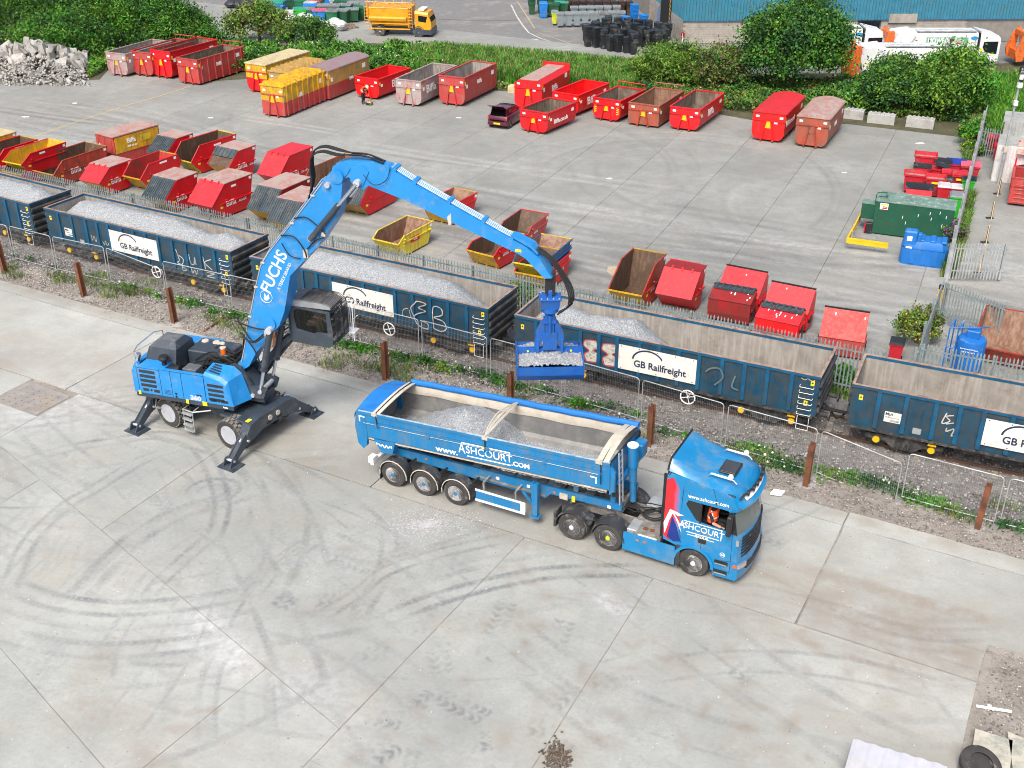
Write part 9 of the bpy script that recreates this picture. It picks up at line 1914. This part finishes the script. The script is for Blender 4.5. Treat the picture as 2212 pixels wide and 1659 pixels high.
def veg(name,label,poly,n,hmax,size,keys,wts,seed,fl=None,asp=.5,cat='hedge'):
    Q = inpoly(region(*poly),n);w = np.sin(Q[:,0]*.9+seed)*np.cos(Q[:,1]*1.1)+.6*np.sin(Q[:,0]*2.3+Q[:,1]*1.9+seed);h = hmax*(.62+.22*w);z = h*np.sqrt(RNG.random(n));P = np.column_stack([Q,np.maximum(z,.05)])
    tone = np.clip(.5+.28*np.sin(Q[:,0]*1.7+seed*2)*np.sin(Q[:,1]*1.5)+RNG.normal(0,.12,n),0,.99);o = leaves(name,P,size,keys,wts,None,tone,asp);tag(o,label,cat,kind='stuff')
    if fl: k,m = fl;i = RNG.integers(0,n,m);P2 = P[i];P2[:,2] = h[i]*1.05;tag(leaves(name+'_flowers',P2,.055,[k],[1],asp=.9),'small white flowers dotted over the hedge and rough grass','flowers',kind='stuff')
rw0 = random.Random(21)
veg('hedge','dense green hedge between the container yard and the depot',((330,158),(450,176),(560,150),(660,150),(840,165),(960,165),(960,120),(760,112),(560,115),(400,95),(300,110)),42000,1.7,.14,['d','m','g','l','o'],[.30,.30,.15,.13,.12],1,('w',260))
veg('undergrowth','tangled undergrowth along the foot of the bushes on the right',((1360,205),(1640,250),(1830,248),(2090,268),(2120,230),(2110,160),(1850,180),(1560,178),(1380,160)),34000,1.1,.12,['d','m','o','l','b'],[.34,.28,.16,.12,.1],4,('w',90))
veg('left_undergrowth','green undergrowth right of the rubble heap',((190,172),(235,150),(330,160),(340,120),(200,120)),7000,1.0,.12,['m','g','l','o'],[.35,.2,.2,.25],6)
veg('pale_weeds','pale flowering weeds in front of the hedge',((540,168),(800,172),(1060,195),(1120,192),(1060,172),(830,155),(560,150)),12000,.8,.10,['o','m','l','t'],[.35,.25,.25,.15],8,('w',260))
def grass(name,label,Q,H,w,keys,wts,tip=None,kind='stuff',lean=.25,cat='grass'):
    n = len(Q);a = RNG.uniform(0,2*pi,n);hh = H*RNG.uniform(.55,1.15,n);L = RNG.normal(0,lean,(n,2))*hh[:,None];d = np.stack([np.cos(a),np.sin(a)],1)*w
    z0 = np.zeros(n);f = .72;A = np.column_stack([Q-d,z0]);B_ = np.column_stack([Q+d,z0]);C_ = np.column_stack([Q+d*.8+L*f*f,hh*f]);E_ = np.column_stack([Q-d*.8+L*f*f,hh*f]);G_ = np.column_stack([Q+d*.45+L,hh]);H_ = np.column_stack([Q-d*.45+L,hh])
    V = np.stack([A,B_,C_,E_,G_,H_],1).reshape(-1,3);i = np.arange(n)[:,None]*6;F = np.concatenate([i+np.array([[0,1,2,3]]),i+np.array([[3,2,4,5]])]);cum = np.cumsum(wts)/sum(wts);m1 = np.searchsorted(cum,RNG.random(n));k = list(keys)
    m2 = m1.copy()
    if tip: k.append(tip);m2 = np.where(RNG.random(n) < .24,len(k)-1,m1)
    return tag(npmesh(name,V,F,[LV[x] for x in k],mi=np.concatenate([m1,m2])),label,cat,kind=kind)
grass('tall_grass','tall green reeds and seeding grass along the depot road',inpoly(region((900,165),(1060,178),(1120,190),(1370,205),(1390,158),(1240,142),(1100,130),(940,117),(880,128)),56000),1.2,.035,['g','m','l','d'],[.46,.28,.14,.12],'t',lean=.16)
grass('rough_grass','rough green grass beyond the side fence at the right',inpoly(region((2140,300),(2300,300),(2300,180),(2200,182),(2110,190)),16000),1.2,.04,['g','m','l'],[.4,.35,.25],None)
grass('fence_weeds','rough grass along the foot of the side fence',np.vstack([inpoly(region((2085,420),(2100,330),(2125,260),(2100,255),(2078,340)),3000),inpoly(region((2030,600),(2055,540),(2085,420),(2105,430),(2075,560),(2060,600)),3500)]),.6,.022,['o','m','g','t'],[.35,.25,.2,.2])
vt = []
for _ in range(46): c_ = (rw0.uniform(-56,6),rw0.gauss(35.9,.5));vt.append(np.column_stack([RNG.normal(c_[0],.45,130),RNG.normal(c_[1],.2,130)]))
vt = np.vstack(vt);grass('verge_grass','wispy green and dry grass tufts on the verge',np.column_stack([vt[:,0]*cos(HG)-vt[:,1]*sin(HG),vt[:,0]*sin(HG)+vt[:,1]*cos(HG)]),.32,.012,['m','o','t','d'],[.35,.25,.2,.2],lean=.35)
bands = [uv for uv in [inpoly([tuple(U(a,v0)[:2]),tuple(U(b_,v0)[:2]),tuple(U(b_,v1)[:2]),tuple(U(a,v1)[:2])],n) for a,b_,v0,v1,n in [(-62,8,42.2,43.1,9000),(-46,4,42.3,43.4,5000)]]]
grass('trackside_grass','thin grass and weeds along the foot of the long palisade fence',np.vstack(bands),.42,.02,['m','o','g','t'],[.35,.25,.2,.2])
# weeds on the verge: clumps on the strip between concrete and ballast
rw_ = random.Random(9);WP = [];WT = [];WF = []
spots = [(q(RE,x,y),r,d) for x,y,r,d in ((1000,985,.55,1),(1080,1000,.4,1),(1200,1030,.5,.9),(1280,1075,.4,.9),(1450,1110,.7,.8),(1560,1130,.8,.8),(1720,1190,.6,.9),(1890,1220,.7,1),(830,900,.6,.4),(740,900,.5,.3),(250,770,.3,.8),(420,830,.4,.4),(120,740,.4,.3))]
spots += [(q(RF,x,y),r,d) for x,y,r,d in ((500,1440,.5,.9),(700,1440,.9,1.1),(800,1460,.9,1.1),(900,1490,.8,1.1),(1000,1480,.6,.7),(1180,1540,.7,.9),(1280,1570,.6,.8),(1430,1590,.9,1),(1560,1620,.8,.9),(1700,1650,.6,.5))]
spots += [(q((1200,1300),x,y),r,d) for x,y,r,d in ((550,20,.7,1),(760,40,.8,1.1),(900,110,.8,1),(1050,120,.6,.6),(1250,150,.8,1),(1330,200,.7,.9),(1500,250,.6,.9),(1700,260,.5,.8),(1980,380,.7,.8),(2150,400,.6,.6))]
spots += [(q((1900,1400),x,y),r,d) for x,y,r,d in ((180,60,.5,1),(440,160,.6,1),(700,190,.7,.6),(900,250,.6,.5),(1120,390,.6,.8),(1330,430,.6,.7),(1800,530,.7,.7),(1950,570,.8,.8),(2050,640,.6,.5))]
spots = [(p,r*random.uniform(.6,1.1),d*random.choice((.5,.8,1))) for p,r,d in spots]
spots += [(q(RJ,x,y),r,d) for x,y,r,d in ((70,970,.8,.9),(200,1050,.9,1),(330,1130,.7,.7),(700,1180,.8,1),(850,1200,.7,.9),(1000,1240,.8,1),(1080,1260,.6,.7),(1300,1350,.6,1),(1400,1390,.7,1),(1500,1400,.7,.8),(1600,1450,.5,.5),(2050,1590,.5,.6),(2180,1600,.5,.6),(430,150-0,.0,0))]
for p,r,d in spots:
    n = int(210*d*r*2.2);
    if n < 5: continue
    a = RNG.uniform(0,2*pi,n);rd = np.abs(RNG.normal(0,r*.62,n));u0 = rd*np.cos(a)*1.35;v0 = rd*np.sin(a)*.55;X = p[0]+u0*cos(HG)-v0*sin(HG);Y = p[1]+u0*sin(HG)+v0*cos(HG);Zz = np.abs(RNG.normal(0,.13,n))*np.exp(-(rd/r)**2)+.04
    WP.append(np.column_stack([X,Y,Zz+.05]));WT.append(np.full(n,rw_.random()));m = rw_.randint(0,5);WF.append(np.column_stack([X[:m],Y[:m],Zz[:m]+.2]))
tag(leaves('verge_weeds',np.vstack(WP),.055,['d','m','g','l','o'],[.34,.30,.18,.08,.10],None,np.clip(np.concatenate(WT),0,.99),.7),'patches of leafy green weeds along the mesh fence','weeds',kind='stuff')
tag(leaves('verge_flowers',np.vstack(WF),.05,['w'],[1],asp=.9),'white bindweed flowers among the verge weeds','flowers',kind='stuff')
# dry tufts, stones and rubbish on the verge
n = 9000;u_ = RNG.uniform(-60,10,n);v_ = 34.35+np.abs(RNG.normal(0,1.1,n))*1.05;k = v_ < 37.2;u_,v_ = u_[k],v_[k];PP = np.stack([u_*cos(HG)-v_*sin(HG),u_*sin(HG)+v_*cos(HG),.015+.06*np.clip((v_-34.3)/.6,0,1)],-1)
sm_ = [mat('pebble_a',(.34,.32,.295),.9),mat('pebble_b',(.21,.19,.175),.9),mat('pebble_c',(.50,.48,.45),.9),mat('pebble_d',(.15,.13,.12),.9)]
tag(stones('verge_stones',PP,.032,sm_),'loose stones and brick crumbs on the dirt verge','stones',kind='stuff')
n = 750;ci = RNG.integers(0,24,n);cu = RNG.uniform(-58,8,24)[ci]+RNG.normal(0,.9,n);cv = 35.6+RNG.normal(0,.7,n);tag(stones('white_debris',np.stack([cu*cos(HG)-cv*sin(HG),cu*sin(HG)+cv*cos(HG),np.full(n,.09)],-1),.036,[sm_[2]]),'white scraps and plaster crumbs scattered on the verge','debris',kind='stuff')
n = 2600;c_ = at(920,1133);a = RNG.uniform(0,2*pi,n);r_ = np.abs(RNG.normal(0,.75,n));PP = np.column_stack([c_.x+r_*np.cos(a)*1.25,c_.y+r_*np.sin(a)*.8,np.full(n,.010)]);tag(stones('spilt_gravel',PP,.020,[mat('pale_chip',(.55,.58,.64),.9),st_m[2]]),'spilt pale gravel on the concrete in front of the trailer','gravel',kind='stuff')
n = 450;PP = np.array([at(float(RNG.uniform(0,2212)),float(RNG.uniform(900,1659))) for _ in range(n)]);PP[:,2] = .01;k = np.array([UV(p)[1] < 33.8 and UV(p)[0] < 0 for p in PP]);tag(stones('yard_crumbs',PP[k],.017,[sm_[3],sm_[1],whitet]),'dark and pale crumbs scattered on the near concrete','crumbs',kind='stuff')
n = 260;c_ = at(1203,1640);PP = np.column_stack([c_.x+RNG.normal(0,.16,n),c_.y+RNG.normal(0,.3,n),np.full(n,.02)]);tag(stones('mud_clods',PP,.05,[sm_[3],mat('mud',(.10,.075,.05),.9)]),'clods of dark brown mud on the concrete at the bottom edge','mud',kind='stuff')
# soil, broken ground and mud along the right-hand end of the near yard
n = 2200;u_ = .35+np.abs(RNG.normal(0,1.6,n));v_ = RNG.uniform(14,30,n);PP = np.stack([u_*cos(HG)-v_*sin(HG),u_*sin(HG)+v_*cos(HG),np.full(n,-.02)],-1);tag(stones('corner_stones',PP,.035,sm_),'stones on the bare soil at the bottom right','stones',kind='stuff')
def soilz(u,v): return -.06+.05*nz(u,v,1.1,3)+RNG.normal(0,.01,u.shape)
so_ = hgrid('bare_soil',.28,14,3,29.3,.2,soilz,[dirt],lambda u,v: np.zeros(u.shape,int));tag(so_,kind='structure')
